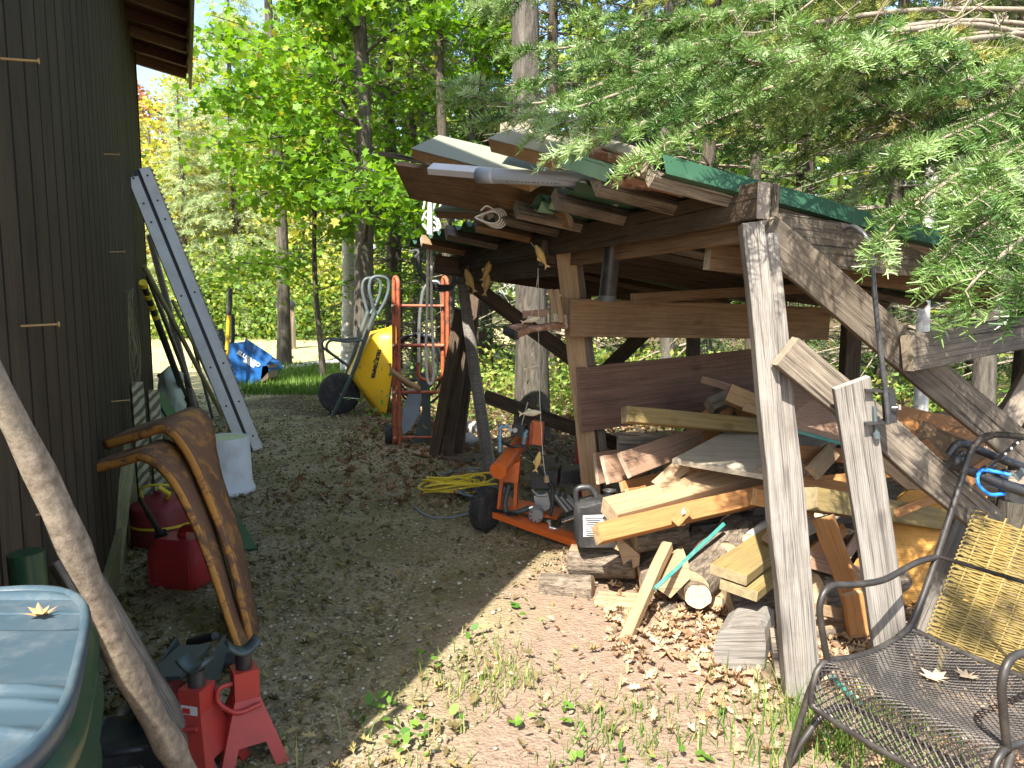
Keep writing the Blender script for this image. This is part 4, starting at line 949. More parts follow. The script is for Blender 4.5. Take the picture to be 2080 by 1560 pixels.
    m = MB(); m.prism([P(1084, 1008, .0), P(1112, 1000, .0), P(1120, 1030, 0), P(1092, 1048, 0)], V((.02, .12, 0))); m.tube([P(1080, 993, -.01), P(1092, 1006, -.01), P(1110, 1004, -.01)], .008, 6); m.build('crank_case', M['silver'], t)
    en = MB(); en.prism([P(1076, 965, .05), P(1135, 958, .05), P(1132, 998, .05), P(1080, 996, .05)], V((.03, .16, 0))); e = en.build('engine_shroud', M['blackp'], t)
    m = MB(); m.tube([P(1082, 966, .045), P(1131, 964, .045), P(1128, 990, .045)], .003, 5); m.build('shroud_edge', M['greymetal'], e)
    m = MB(); m.prism([P(1106, 938, .08), P(1130, 936, .08), P(1130, 950, .08), P(1108, 952, .08)], V((.02, .08, 0))); m.build('fuel_cap', M['blackp'], e)
    m = MB(); m.prism([P(1142, 962, .05), P(1186, 956, .05), P(1190, 990, .05), P(1140, 992, .05)], V((.03, .13, 0))); mf = m.build('muffler', M['blackp'], t)
    for i in range(5):
        m = MB(); v = 966 + i * 5; m.tube([P(1144, v, .045), P(1186, v - 2, .045)], .0035, 5); m.build('louvre', M['black'], mf)
    for i in range(6):
        m = MB(); m.prism([P(1122 + i * 6, 1000 + i * 2, -.02), P(1150 + i * 4, 1038 - i * 2, -.02), P(1147 + i * 4, 1041 - i * 2, -.02), P(1119 + i * 6, 1003 + i * 2, -.02)], V((.01, .09, 0))); m.build('cooling_fin', M['silver'] if i % 2 else M['greydark'], t)
    m = MB(); m.tube([P(1138, 1042, -.15), P(1166, 1030, -.17)], .011, 8); m.build('exhaust_stub', M['chrome'], t)
    m = MB(); m.tube([P(1112, 1046, -.10), P(1115, 1060, -.10), P(1130, 1062, -.12)], .012, 8); m.build('drain_fitting', M['chrome'], t)
    # wheel with blocky tread
    wc = P(987, 1038, .02); wc.z = .115; wx = V((.83, -.55, 0)).normalized()
    m = MB(); m.lathe([(.06, -.032), (.095, -.038), (.110, -.026), (.113, 0), (.110, .026), (.095, .038), (.06, .032)], wc, 30, wx)
    up = V((0, 0, 1)); fw = up.cross(wx)
    for i in range(26):
        for s_ in (-1, 1):
            a = 2 * math.pi * (i + .25 * s_) / 26; rd = up * math.cos(a) + fw * math.sin(a); tg = fw * math.cos(a) - up * math.sin(a)
            m.box(wc + rd * .112 + wx * .016 * s_, (.016, .026, .009), Matrix((tg, wx, rd)).transposed())
    ty = m.build('tyre', M['rubber'], t)
    m = MB(); m.lathe([(0, .012), (.02, .02), (.05, .010), (.06, .030), (.062, -.03), (0, -.02)], wc, 20, wx); m.build('rim', M['greymetal'], ty)
    m = MB(); m.tube([wc - wx * .02, wc + wx * .20], .009, 8); m.build('axle', M['black'], t)
splitter()
def cords():
    rr = random.Random(11); c = G(925, 1000)
    m = MB()
    for j in range(9):
        a0 = rr.uniform(-.5, .5) + .5; sx, sy = rr.uniform(.14, .24), rr.uniform(.05, .11); ox, oy = rr.uniform(-.04, .04), rr.uniform(-.04, .04); pts = []
        for i in range(26):
            a = 2 * math.pi * i / 26; x = sx * math.cos(a) * (1 + .12 * math.sin(3 * a + j)); y = sy * math.sin(a + .3 * math.sin(a + j))
            pts.append(c + V((ox + x * math.cos(a0) - y * math.sin(a0), oy + x * math.sin(a0) + y * math.cos(a0), .012 + .009 * j * .9 + .012 * math.sin(2 * a + j) + .010)))
        m.tube(pts, .0068, 6, closed=True)
    m.tube(curve([c + V((.10, .02, .07)), c + V((-.0, -.03, .11)), c + V((-.06, -.05, .09)), c + V((.02, .03, .06))], 5), .0068, 6)
    tag(m.build('extension_cord', M['cordyellow']), 'tangled yellow extension cord on the gravel by the splitter', 'cord')
    m = MB(); c = G(978, 1010)
    for j in range(6):
        pts = [c + V(((.09 + .012 * j) * math.cos(a), (.10 + .01 * j) * math.sin(a), .01 + .007 * j)) for a in [2 * math.pi * i / 22 for i in range(22)]]; m.tube(pts, .0055, 6, closed=True)
    m.tube(curve([G(1005, 955, .01), G(960, 952, .02), G(900, 962, .01), G(880, 985, .01)], 5), .0055, 6)
    m.tube(curve([G(840, 1028, .01), G(868, 1048, .01), G(910, 1052, .01), G(955, 1040, .01), G(968, 1020, .01)], 5), .0055, 6)
    tag(m.build('cable', M['cordgrey']), 'coiled grey cable lying behind the splitter tyre', 'cord')
cords()
def jug():
    Y = 3.02; b = D(1210, 1104, Y); t = thing('oil_jug', 'black plastic oil jug with white label standing on a log', 'jug', b, R(-8)); k = Y / FPX
    def P(u, v, w=0.0): p = D(u, v, Y); return p + V((0, w, 0))
    out = [(1170, 1100), (1168, 1092), (1167, 1010), (1170, 992), (1180, 986), (1200, 986), (1212, 996), (1213, 1006), (1226, 1010), (1230, 996), (1246, 994), (1252, 1010), (1253, 1095), (1250, 1102)]
    hole = [(1178, 996), (1199, 997), (1203, 1008), (1182, 1012)]
    # body in two layers with the grip opening left open
    m = MB()
    low = [(1170, 1102), (1167, 1094), (1167, 1018), (1186, 1016), (1213, 1008), (1232, 1012), (1252, 1012), (1253, 1094), (1250, 1102)]
    n = len(low); depths = [(.0, .86), (.012, .97), (.05, 1), (.10, 1), (.125, .97), (.135, .88)]; cu, cv = 1210, 1058; vs = []
    for (w, s_) in depths:
        for (u, v) in low: vs.append(P(cu + (u - cu) * s_, cv + (v - cv) * (s_ if v < 1090 else 1), w - .065))
    m.add(vs, [(i * n + j, (i + 1) * n + j, (i + 1) * n + (j + 1) % n, i * n + (j + 1) % n) for i in range(len(depths) - 1) for j in range(n)], True); m.add(vs[:n], [tuple(range(n))]); m.add(vs[-n:], [tuple(range(n - 1, -1, -1))])
    m.build('body', M['blackp'], t)
    m = MB(); m.tube(curve([P(1171, 1022), P(1170, 1000), P(1177, 991), P(1196, 990), P(1207, 999), P(1213, 1012)], 5), .013, 10); m.build('handle', M['blackp'], t)
    m = MB(); c = P(1238, 1012); m.lathe([(.03, -.006), (.026, .008), (.026, .03), (.029, .031), (.029, .036), (.02, .036), (.02, .01), (0, .01)], c, 20); m.build('neck', M['blackp'], t)
    m = MB(); m.prism([P(1181, 1038, -.068), P(1232, 1036, -.068), P(1234, 1078, -.068), P(1182, 1080, -.068)], V((0, .002, 0))); la = m.build('label', M['label'], t)
    for i in range(9):
        m = MB(); v = 1042 + i * 4.3; a = 1185 + (i * 7) % 5; e = 1228 - (i * 13) % 17
        m.prism([P(a, v, -.0695), P(e, v - .5, -.0695), P(e, v + 1.4, -.0695), P(a, v + 1.8, -.0695)], V((0, .0012, 0))); m.build('print_line', M['ink'], la)
jug()

# ---------------------------------------------------------------- lumber stacked on the lean-to roof
rb = 'lumber stacked on the lean-to'
FU = V((-.3, -.6, 1))
bd('plank', 'grey plank poking out farthest left from the roof lumber', 'plank', (783, 314, 4.15), (1010, 356, 3.55), .10, .025, M['graybrown'], face=V((0, 0, 1)))
bd('plank', 'wide orange-brown plank showing its underside above the rope', 'plank', (822, 366, 3.75), (1150, 420, 3.1), .20, .035, M['brown'], face=V((-.35, -.75, -.75)))
def sided(lbl, a, b, w, t, top, edge):
    """siding strip: painted face over a strand-board core"""
    p0, p1 = D(*a), D(*b); o = thing('siding_strip', lbl, 'siding', p0); up = V((-.25, -.55, 1))
    board('core', p0, p1, w, t, M[edge], face=up, parent=o, seg=3)
    f = frame(p1 - p0, up); z = f @ V((0, 0, 1)); board('face', p0 + z * (t / 2 + .0035), p1 + z * (t / 2 + .0035), w + .004, .006, M[top], face=up, parent=o, seg=3)
sided('sage-faced siding strip with strand-board edge on the roof lumber', (866, 300, 3.6), (1105, 362, 3.05), .17, .05, 'sage', 'osb')
sided('sage siding strips stacked low beside the white rope coil', (905, 424, 3.75), (1010, 428, 3.5), .14, .035, 'sage', 'brown')
sided('cream-topped angled siding offcut beside the pale green flashing', (1022, 284, 2.95), (1150, 316, 2.65), .13, .05, 'cream', 'osb')
bd('trim_board', 'flat white vinyl trim board on the roof lumber', 'trim', (876, 342, 3.2), (1200, 372, 2.85), .055, .03, M['white'], face=FU)
bd('trim_board', 'narrow cream strip lying under the PVC pipes', 'trim', (1035, 335, 3.2), (1260, 412, 2.8), .045, .012, M['cream'], face=FU)
def pipe(lbl, a, b, r, bell=True):
    p0, p1 = D(*a), D(*b); x = (p1 - p0).normalized(); t = thing('pvc_pipe', lbl, 'pipe', p0)
    m = MB(); m.tube([p0 + x * .01, p1], r * .92, 20, cap=False); m.tube([p0 + x * .012, p1], r * .78, 20, cap=False); m.build('tube', M['pvc'], t)
    if bell:
        m = MB(); m.lathe([(r * .78, .0), (r * 1.0, 0), (r * 1.0, .075), (r * .92, .085), (r * .78, .085), (r * .78, .0)], p0, 22, x); m.build('bell_end', M['pvc'], t)
        m = MB()
        nrm = (V((0, 0, EYE)) - p0); nrm = (nrm - x * nrm.dot(x)).normalized(); dn = x.cross(nrm); dn = dn if dn.z < 0 else -dn; q = (nrm * .80 + dn * .60).normalized()
        rr = random.Random(3); m2 = MB(); s = .10
        while s < .40:
            w = rr.uniform(.004, .012); c = p0 + x * s + q * r * .925; yy = q.cross(x); m2.box(c, (w, .005, .0008), Matrix((x, yy, q)).transposed()); s += w + rr.uniform(.002, .012)
        m2.build('print_marks', M['cordgrey'], t)
    m = MB(); m.tube([p0 + x * .05, p0 + x * .055], r * .76, 18); m.build('dark_inside', M['greydark'], t)
pipe('white PVC pipe with wide bell end on the roof lumber', (972, 356, 3.0), (1200, 366, 2.7), .031)
pipe('thin pale pipe lying on top of the wide PVC pipe', (1072, 352, 2.86), (1206, 367, 2.62), .013, False)
def flashing():
    a, b = D(1098, 296, 2.75), D(1242, 344, 2.42); t = thing('metal_flashing', 'pale green bent metal flashing lying on the roof lumber', 'flashing', a)
    up = V((0, 0, 1)); d = V((-.45, -.8, 0)).normalized()
    for nm, off, w, f in (('upper_leaf', V((0, 0, .03)) - d * .03, .085, d * .5 + up), ('lower_leaf', d * .015 - V((0, 0, .016)), .06, d + up * .1)):
        board(nm, a + off, b + off, w, .004, M['mint'], face=f, parent=t, seg=2, wob=.001, ch=.0008)
flashing()
ext_plate('white_panel', 'cream panel standing on edge behind the roof lumber', D(1016, 250, 3.15), D(1084, 236, 3.0), D(1092, 326, 3.0), D(1014, 314, 3.15), .02, M['cream'], 'panel')
def dome():
    c = D(1146, 240, 3.05); m = MB(); vs = []; n = 14
    x = V((.9, -.3, -.25)).normalized(); y = V((.3, .95, 0)).normalized(); z = x.cross(y)
    for i in range(7):
        for j in range(n):
            a = math.pi * j / (n - 1); vs.append(c + x * (-.075 + .025 * i) + y * (.05 * math.cos(a)) + z * (.06 * math.sin(a)))
    m.add(vs, [(i * n + j, i * n + j + 1, (i + 1) * n + j + 1, (i + 1) * n + j) for i in range(6) for j in range(n - 1)], True); m.add(vs[:n], [tuple(range(n))]); m.add(vs[-n:], [tuple(range(n))])
    tag(m.build('vent_cover', M['white']), 'rounded white vent cover among the fir branches on the roof', 'vent')
dome()
bd('steel_bar', 'rusty steel bar lying above the corrugated roof ends', 'bar', (1205, 308, 2.5), (1318, 334, 2.25), .035, .03, M['rust'], face=FU)
bd('trim_board', 'beige edging strip beneath the fir branch on the roof', 'trim', (1232, 292, 2.45), (1342, 326, 2.2), .05, .012, M['cream'], face=FU)
bd('plank', 'black wet-looking plank lying under the fir branch', 'plank', (1225, 285, 2.6), (1335, 308, 2.4), .09, .03, M['black'], face=FU)
stick('log', 'short grey rounded log end between flashing and rusty bar', D(1215, 330, 2.62), D(1290, 348, 2.45), .022, .022, M['gray'], 8, 8, 1)
# corrugated offcuts: their wavy ends look out between the rafters
def wavy(lbl, a, b, width, mat, waves):
    p0, p1 = D(*a), D(*b); x = (p1 - p0); side = E1; n = waves * 8 + 1; vs = []
    for i in range(n):
        q = i / (n - 1); z = .018 * math.sin(q * waves * 2 * math.pi)
        for r_ in (0, 1): vs.append(p0 + side * width * q + x * r_ + V((0, 0, z)))
    m = MB(); m.add(vs, [(2 * i, 2 * i + 1, 2 * i + 3, 2 * i + 2) for i in range(n - 1)], True)
    o = m.build('corrugated_sheet', mat); so = o.modifiers.new('thick', 'SOLIDIFY'); so.thickness = .003; tag(o, lbl, 'roof sheet')
wavy('rusty brown corrugated offcut between the nearest rafter ends', (1322, 338, 2.2), (1500, 392, 2.45), .36, M['rust'], 4)
wavy('green corrugated offcut poking out above the middle rafter', (1232, 352, 2.5), (1400, 388, 2.8), .22, M['roofgreen'], 3)
wavy('teal-green corrugated scrap over the farther rafter ends', (1130, 408, 2.9), (1260, 430, 3.2), .45, M['mint'], 4)
def ropecoil():
    c = D(990, 442, 3.3); m = MB()
    for j in range(4):
        pts = [c + V((.055 * math.cos(a) + .01 * j, .01 * j, (.022 + .006 * j) * math.sin(a) + .008 * math.sin(2 * a))) for a in [2 * math.pi * i / 18 for i in range(18)]]; m.tube(pts, .0045, 6, closed=True)
    m.tube(curve([c + V((.05, 0, .02)), c + V((0, 0, .05)), c + V((-.03, 0, .03))], 4), .004, 6)
    tag(m.build('cord_coil', M['rope']), 'small coil of white cord tucked over a rafter end', 'cord')
ropecoil()
# downspout hanging inside the roof edge
m = MB(); m.tube([D(1253, 430, 3.1), D(1248, 470, 3.1), D(1233, 608, 3.15)], [.034, .036, .037], 14)
dp = thing('black_pipe', 'black pipe hanging down from the lean-to beam over the brown board', 'pipe', D(1233, 608, 3.15)); m.build('tube', M['blackp'], dp)
m = MB(); m.tube([D(1234, 600, 3.148), D(1233, 611, 3.15)], .039, 14); m.build('end_collar', M['greymetal'], dp)
def hoses():
    m = MB()
    for j in range(3):
        m.tube(curve([D(850, 505, 4.9), D(852 - j * 2, 540, 4.9), D(862, 562 + j * 3, 4.9), D(885, 578 + j * 5, 4.9), D(912, 580 + j * 4, 4.9), D(930, 570, 4.9)], 5), .010, 6)
    tag(m.build('dark_cable', M['blackp']), 'dark cable sagging in loops under the far rafter ends', 'cable')
hoses()

# ---------------------------------------------------------------- carved fish
def fish_mesh(m, c, L, ang, fat=.26, yaw=0.0):
    n = 10; prof = [(0, .02), (.08, .10), (.22, .2), (.4, .25), (.6, .19), (.78, .09), (.86, .05)]; x = V((math.cos(ang) * math.cos(yaw), math.sin(yaw), math.sin(ang))); z = V((-math.sin(ang), 0, math.cos(ang))); y = z.cross(x).normalized(); vs = []
    for (q, r) in prof:
        for j in range(n):
            a = 2 * math.pi * j / n; vs.append(c + x * (L * (.5 - q)) + (z * math.cos(a) * r * fat / .26 * .62 + y * math.sin(a) * r * .42) * L)
    m.add(vs, [(i * n + j, i * n + (j + 1) % n, (i + 1) * n + (j + 1) % n, (i + 1) * n + j) for i in range(len(prof) - 1) for j in range(n)], True); m.add(vs[:n], [tuple(range(n))])
    tl = c + x * (L * -.34); m.prism([tl + z * .02 * L, tl - x * .18 * L + z * .13 * L, tl - x * .12 * L, tl - x * .18 * L - z * .13 * L, tl - z * .02 * L], y * .012)
    m.prism([c + z * .13 * L + x * .1 * L, c + z * .22 * L - x * .05 * L, c + z * .1 * L - x * .18 * L], y * .008)
def fish(lbl, u, v, Y, Lpx, ang, mat, string_to=None):
    c = D(u, v, Y); L = Lpx * Y / FPX; t = thing('carved_fish', lbl, 'ornament', c); m = MB(); fish_mesh(m, c, L, R(ang)); m.build('body', mat, t)
    if string_to:
        m = MB(); m.tube([c, D(*string_to, Y)], .0012, 5); m.build('string', M['rope'], t)
fish('yellow carved fish hanging near the top of the pale post', 1100, 521, 3.3, 52, 118, M['fish'], (1078, 492))
fish('upper orange carved fish hanging beside the round grey pole', 989, 549, 4.3, 48, 65, M['fish'], (1000, 515))
fish('lower orange carved fish, tail down, right of the grey pole', 988, 578, 4.3, 46, 80, M['fish'], (985, 560))
fish('orange carved fish hanging against the top of the grey pole', 955, 570, 4.45, 52, 112, M['fish'], (950, 540))
fish('pale carved fish lying over the rusty bracket', 1078, 650, 3.25, 40, 15, M['fishpale'], (1093, 560))
def fish_string():
    Y = 3.3; t = thing('fish_mobile', 'string of small carved fish with a cork hanging by the splitter', 'ornament', D(1095, 560, Y))
    m = MB(); m.tube(curve([D(1093, 545, Y), D(1094, 700, Y), D(1096, 800, Y), D(1100, 880, Y), D(1104, 940, Y), D(1110, 975, Y)], 4), .0014, 5); m.build('string', M['rope'], t)
    for (u, v, L, a, mt) in ((1079, 746, 32, 15, 'fishpale'), (1077, 839, 46, 5, 'fishpale'), (1092, 938, 44, 78, 'fish')):
        m = MB(); fish_mesh(m, D(u, v, Y), L * Y / FPX, R(a)); m.build('fish', M[mt], t)
    m = MB(); m.tube([D(1109, 966, Y), D(1111, 979, Y)], [.011, .013], 10); m.build('cork', M['pine'], t)
fish_string()
def bracket():
    Y = 3.36; t = thing('iron_bracket', 'rusty folding iron bracket with wooden blocks fixed to the pale post', 'bracket', D(1140, 665, Y))
    m = MB(); m.tube([D(1142, 660, Y), D(1080, 668, Y - .1), D(1048, 680, Y - .16)], [.018, .016, .018], 8); m.build('arm', M['rust'], t)
    m = MB(); m.tube([D(1032, 670, Y - .12), D(1055, 664, Y - .1), D(1080, 662, Y - .05)], [.018, .017, .012], 8); m.build('side_arm', M['rust'], t)
    m = MB(); m.tube([D(1028, 672, Y - .12), D(1050, 683, Y - .17)], .020, 10); m.build('grip', M['blackp'], t)
    board('wood_block', D(1062, 640, Y), D(1112, 636, Y), .035, .03, M['redwood'], parent=t, seg=2)
    board('wood_block', D(1118, 588, Y - .03), D(1128, 636, Y - .03), .028, .022, M['pine'], parent=t, seg=2)
    board('wood_block', D(1131, 588, Y - .05), D(1140, 655, Y - .05), .022, .022, M['pine'], parent=t, seg=2)
    m = MB(); m.tube([D(1145, 640, Y), D(1149, 668, Y)], .016, 8); m.build('pivot', M['rust'], t)
bracket()
# red object behind the pale post
m = MB(); p = V((.45, 4.25, 0)); m.lathe([(.07, 0), (.075, .01), (.075, .48), (.06, .54), (.02, .57), (.02, .60), (0, .60)], p, 20)
ex = thing('red_canister', 'red canister standing in the shade behind the pale post', 'canister', p); m.build('body', M['red'], ex)
m = MB(); m.prism([p + V((-.03, -.078, .42)), p + V((.03, -.078, .42)), p + V((.03, -.078, .30)), p + V((-.03, -.078, .30))], V((0, .002, 0))); m.build('label', M['label'], ex)
# ---------------------------------------------------------------- firewood and scrap heap
def log(lbl, p0, p1, r, seed=1, split=None, mat='bark_log', name='log', cat='log', sq=1.0, n=18):
    """bark-covered billet with sawn ends; split: angle range (deg) cut flat"""
    rr = random.Random(seed); p0, p1 = V(p0), V(p1); c = (p0 + p1) / 2; L = (p1 - p0).length; m3 = frame(p1 - p0, V((0, 0, 1)))
    t = thing(name, lbl, cat, V((c.x, c.y, c.z)))
    prof = []
    for j in range(n):
        a = 2 * math.pi * j / n; q = r * (1 + .05 * math.sin(2 * a + seed) + .035 * math.sin(5 * a + seed * 2) + rr.uniform(-.015, .015))
        y, z = q * math.cos(a), q * math.sin(a) * sq
        if split is not None and z > split * r: z = split * r + rr.uniform(-.004, .004)
        prof.append((y, z))
    rings = 7; vs = []; fs = []; mi = []
    for i in range(rings):
        x = (i / (rings - 1) - .5) * L
        for (y, z) in prof: vs.append((x + (rr.uniform(-.003, .003)), y * (1 + rr.uniform(-.012, .012)), z + rr.uniform(-.003, .003)))
    for i in range(rings - 1):
        for j in range(n):
            fs.append((i * n + j, i * n + (j + 1) % n, (i + 1) * n + (j + 1) % n, (i + 1) * n + j)); f2 = split is not None and prof[j][1] > split * r - .006 and prof[(j + 1) % n][1] > split * r - .006
            mi.append(1 if f2 else 0)
    me = bpy.data.meshes.new('bark'); me.from_pydata(vs, [], fs); me.polygons.foreach_set('material_index', mi); me.polygons.foreach_set('use_smooth', [True] * len(fs)); me.update()
    mw = Matrix.LocRotScale(c, m3.to_quaternion(), (1, 1, 1)); bo = link('bark', me, [M[mat], M['split']], t, mw)
    for e in (0, 1):
        ev = [(vs[(0 if e == 0 else (rings - 1) * n) + j][0] + (-.0015 if e == 0 else .0015), y * .985, z * .985) for j, (y, z) in enumerate(prof)]
        me = bpy.data.meshes.new('sawn_end'); me.from_pydata(ev, [], [tuple(range(n))] if e else [tuple(range(n - 1, -1, -1))]); link('sawn_end', me, M['split'], t, mw)
    return t
log('thick bark-sided log under the black oil jug', D(1160, 1138, 3.10), D(1290, 1142, 3.02), .073, 2, split=.78)
log('squat pink-barked log on the ground left of the heap', D(1100, 1193, 2.98), D(1204, 1196, 2.93), .056, 4)
log('pale split log end on the ground beside the leaning prop', D(1212, 1216, 2.86), D(1312, 1222, 2.80), .057, 5, split=.2, mat='split', sq=.85)
log('round log under the orange timbers', D(1285, 1092, 3.0), D(1388, 1078, 3.05), .062, 6, split=.5)
log('big dark-barked log slanting through the middle of the heap', D(1402, 1190, 2.75), D(1500, 1080, 3.1), .085, 7)
log('pale-ended small log poking out beneath the slanting log', D(1418, 1212, 2.66), D(1400, 1160, 3.05), .048, 8)
log('dark-barked log lying behind the grey stump block', D(1478, 1235, 2.72), D(1590, 1225, 2.72), .088, 9)
log('wide dark log at the back between prop and teal strip', D(1372, 1120, 3.05), D(1455, 1105, 3.05), .06, 10)
log('thin birch stick with peeling bark beside the front post', D(1522, 1098, 2.75), D(1600, 1040, 3.2), .028, 12, mat='bark_birch')
log('pale log low in the heap left of the dark rear log', D(1335, 1245, 2.74), D(1420, 1240, 2.82), .04, 13, mat='bark_log')
log('rough dark log deep in the heap right of the front post', D(1640, 1200, 2.7), D(1720, 1190, 2.8), .09, 14)
log('sawn log under the boards right of the front post', D(1625, 1280, 2.5), D(1740, 1268, 2.62), .05, 15, split=.3)
FILL = ['shadowed billet behind the round log under the orange timbers', 'shadowed billet under the middle of the long timbers', 'shadowed billet behind the thin birch stick', 'shadowed billet behind the oil jug log', 'shadowed billet behind the knotty treated timber', 'shadowed billet behind the leaning pine stud', 'shadowed billet beneath the grey tilted panel', 'shadowed billet behind the front post under the panel', 'shadowed billet beneath the brown plywood panel']
for i, (u, v, Y, r) in enumerate([(1330, 1060, 3.3, .07), (1450, 1030, 3.3, .08), (1560, 1080, 3.2, .08), (1300, 1150, 3.2, .06), (1670, 1110, 3.0, .08), (1760, 1190, 2.85, .08), (1420, 960, 3.6, .08), (1560, 950, 3.6, .09), (1700, 980, 3.3, .09)]):
    p = D(u, v, Y); log(FILL[i], p - E2 * .16, p + E2 * .16, r, 20 + i)
# grey block with rounded top
def block():
    Y = 2.36; b = G(1520, 1362); t = thing('wood_block', 'pale grey weathered stump block with rounded top in front of the heap', 'block', b)
    out = [(1452, 1352), (1450, 1312), (1456, 1288), (1475, 1276), (1510, 1270), (1540, 1272), (1553, 1280), (1556, 1310), (1552, 1372), (1500, 1366)]
    Y = b.y; m = MB(); pts = [D(u, v, Y) for u, v in out]
    for p in pts: p.z = max(p.z, 0)
    m.prism(pts, V((.09, .17, -.005))); m.build('block', M['gray'], t)
block()
ext_plate('wood_offcut', 'grey-brown offcut leaning between stump block and front post', G(1575, 1388), G(1600, 1392), D(1597, 1288, 2.32), D(1562, 1284, 2.32), .05, M['graybrown'], 'offcut')

# long timbers
bd('timber', 'heavy timber with grey top and pale sawn end across the heap', 'timber', (1238, 1042, 2.86), (1560, 955, 3.2), .115, .075, M['pine'], face=V((-.25, -.6, 1)))
bd('timber', 'orange squared timber lowest of the long pair above the logs', 'timber', (1212, 1086, 2.76), (1572, 1000, 3.02), .075, .072, M['new'], face=V((-.25, -1, .5)))
bd('offcut', 'small upright orange offcut with white sticker against the long timber', 'offcut', (1372, 1062, 2.80), (1397, 1034, 2.80), .04, .04, M['new'])
ext_plate('sticker', 'tiny white staple sticker on the upright orange offcut', D(1384, 1038, 2.77), D(1390, 1032, 2.77), D(1392, 1042, 2.77), D(1386, 1046, 2.77), .002, M['label'], 'sticker')
bd('timber', 'yellow treated timber with slanting left end crossing the dark plywood', 'timber', (1268, 842, 3.02), (1550, 866, 3.3), .068, .05, M['treated'], face=V((-.1, -1, .35)))
bd('board', 'wide grey-brown board half buried beneath the yellow timber', 'board', (1255, 902, 3.3), (1445, 912, 3.45), .11, .02, M['graybrown'], face=V((-.2, -1, .25)))
bd('board', 'pinkish board end farthest left in the heap', 'board', (1210, 952, 3.2), (1300, 935, 3.4), .14, .02, M['redwood'], face=V((-.2, -1, .15)))
bd('board', 'square pale pink board end above the oil jug', 'board', (1228, 955, 3.12), (1300, 938, 3.3), .125, .02, M['redwood'], face=V((-.2, -1, .2)))
bd('board', 'pink board slanting up past the black nail hole', 'board', (1268, 945, 3.05), (1425, 890, 3.4), .115, .025, M['redwood'], face=V((-.2, -1, .3)))
bd('board', 'orange strip lying under the pink boards', 'board', (1262, 988, 3.12), (1380, 960, 3.25), .045, .03, M['new'], face=V((-.2, -1, .3)))
bd('board', 'short orange block under the pink boards near the jug', 'block', (1275, 1005, 3.05), (1310, 998, 3.1), .05, .03, M['new'])
bd('board', 'splintered pine wedge left of the grey panel', 'wedge', (1335, 990, 3.02), (1395, 938, 3.1), .07, .035, M['pine'], face=V((-.4, -1, .1)), cut=.03)
bd('board', 'short pine stub wedged beside the splintered wedge', 'stub', (1385, 985, 3.0), (1420, 965, 3.1), .045, .03, M['pine'], cut=.01)
bd('board', 'orange lath slanting up to the grey panel corner', 'lath', (1395, 965, 3.18), (1480, 830, 3.5), .05, .03, M['new'], face=V((-.4, -1, .1)))
bd('board', 'dark orange board beneath the grey panel', 'board', (1400, 950, 3.1), (1560, 935, 3.25), .075, .035, M['new'], face=V((-.1, -1, .2)))
def panel():
    P = [D(1366, 932, 2.98), D(1532, 846, 3.5), D(1702, 896, 3.2), D(1562, 966, 2.86)]; t = thing('plywood_sheet', 'large grey wooden sheet panel with batten lying tilted on the heap', 'panel', P[0])
    n = (P[1] - P[0]).cross(P[3] - P[0]); n = n if n.z > 0 else -n; n.normalize(); dn = -n * .022
    m = MB(); m.prism(P, dn)
    me_x = (P[3] - P[0]).normalized(); o = m.build('sheet', M['plygray'], t)
    board('batten', P[3].lerp(P[2], .02) + n * .010 + (P[0] - P[3]).normalized() * .03, P[2].lerp(P[3], .02) + n * .010 + (P[0] - P[3]).normalized() * .03, .05, .018, M['plygray'], face=n, parent=t, seg=2)
    board('rib', P[3].lerp(P[2], .5) - n * .06, P[2] - n * .06, .07, .02, M['redwood'], face=V((0, -1, .1)), parent=t, seg=2)
panel()
bd('block', 'pale strand-board block on top of the heap', 'block', (1478, 800, 3.35), (1560, 832, 3.3), .085, .06, M['osb'], face=V((-.35, -1, .5)))
bd('block', 'dark cube-like offcut under the pale strand-board block', 'offcut', (1440, 826, 3.45), (1490, 806, 3.5), .07, .06, M['graybrown'], face=V((-.3, -1, .6)))
bd('lath', 'splintered orange lath sticking up at the top of the heap', 'lath', (1425, 770, 3.55), (1520, 798, 3.5), .035, .02, M['redwood'])
bd('block', 'small pine block against the front post', 'block', (1512, 826, 3.2), (1550, 836, 3.15), .04, .04, M['pine'])
bd('board', 'rusty-orange board crossing behind the front post', 'board', (1500, 850, 3.6), (1640, 800, 3.6), .10, .02, M['new'], face=V((-.1, -1, .3)))
def brownpanel():
    P = [D(1590, 775, 3.05), D(1672, 792, 3.0), D(1716, 898, 2.78), D(1585, 862, 2.78)]; n = (P[1] - P[0]).cross(P[3] - P[0]).normalized(); t = thing('brown_panel', 'brown plywood panel with teal edge right of the front post', 'panel', P[3])
    m = MB(); m.prism(P, n * .015); m.build('sheet', M['redwood'], t); board('edge_strip', P[3] + V((0, -.01, -.008)), P[2] + V((0, -.01, -.008)), .014, .01, M['teal'], parent=t, seg=1)
brownpanel()
bd('board', 'orange board laid across the top right of the heap', 'board', (1590, 782, 3.5), (1700, 815, 3.4), .07, .02, M['new'], face=V((-.1, -1, .4)))
bd('board', 'pale grey board lying behind the diagonal braces', 'board', (1660, 830, 3.2), (1990, 905, 3.2), .14, .02, M['plygray'], face=V((-.1, -.8, .8)))
bd('board', 'bright orange board in the sun behind the hook bracket', 'board', (1805, 852, 3.0), (1990, 890, 3.1), .15, .02, M['new'], face=V((-.1, -.9, .6)))
bd('board', 'grey-brown plank lying at the back of the right bay', 'plank', (1640, 880, 3.5), (2090, 850, 3.6), .13, .03, M['graybrown'], face=V((0, -.7, .8)))
bd('board', 'long thin orange board low behind the upright plank', 'board', (1560, 985, 3.0), (1880, 955, 3.1), .04, .02, M['new'], face=V((-.1, -1, .3)))
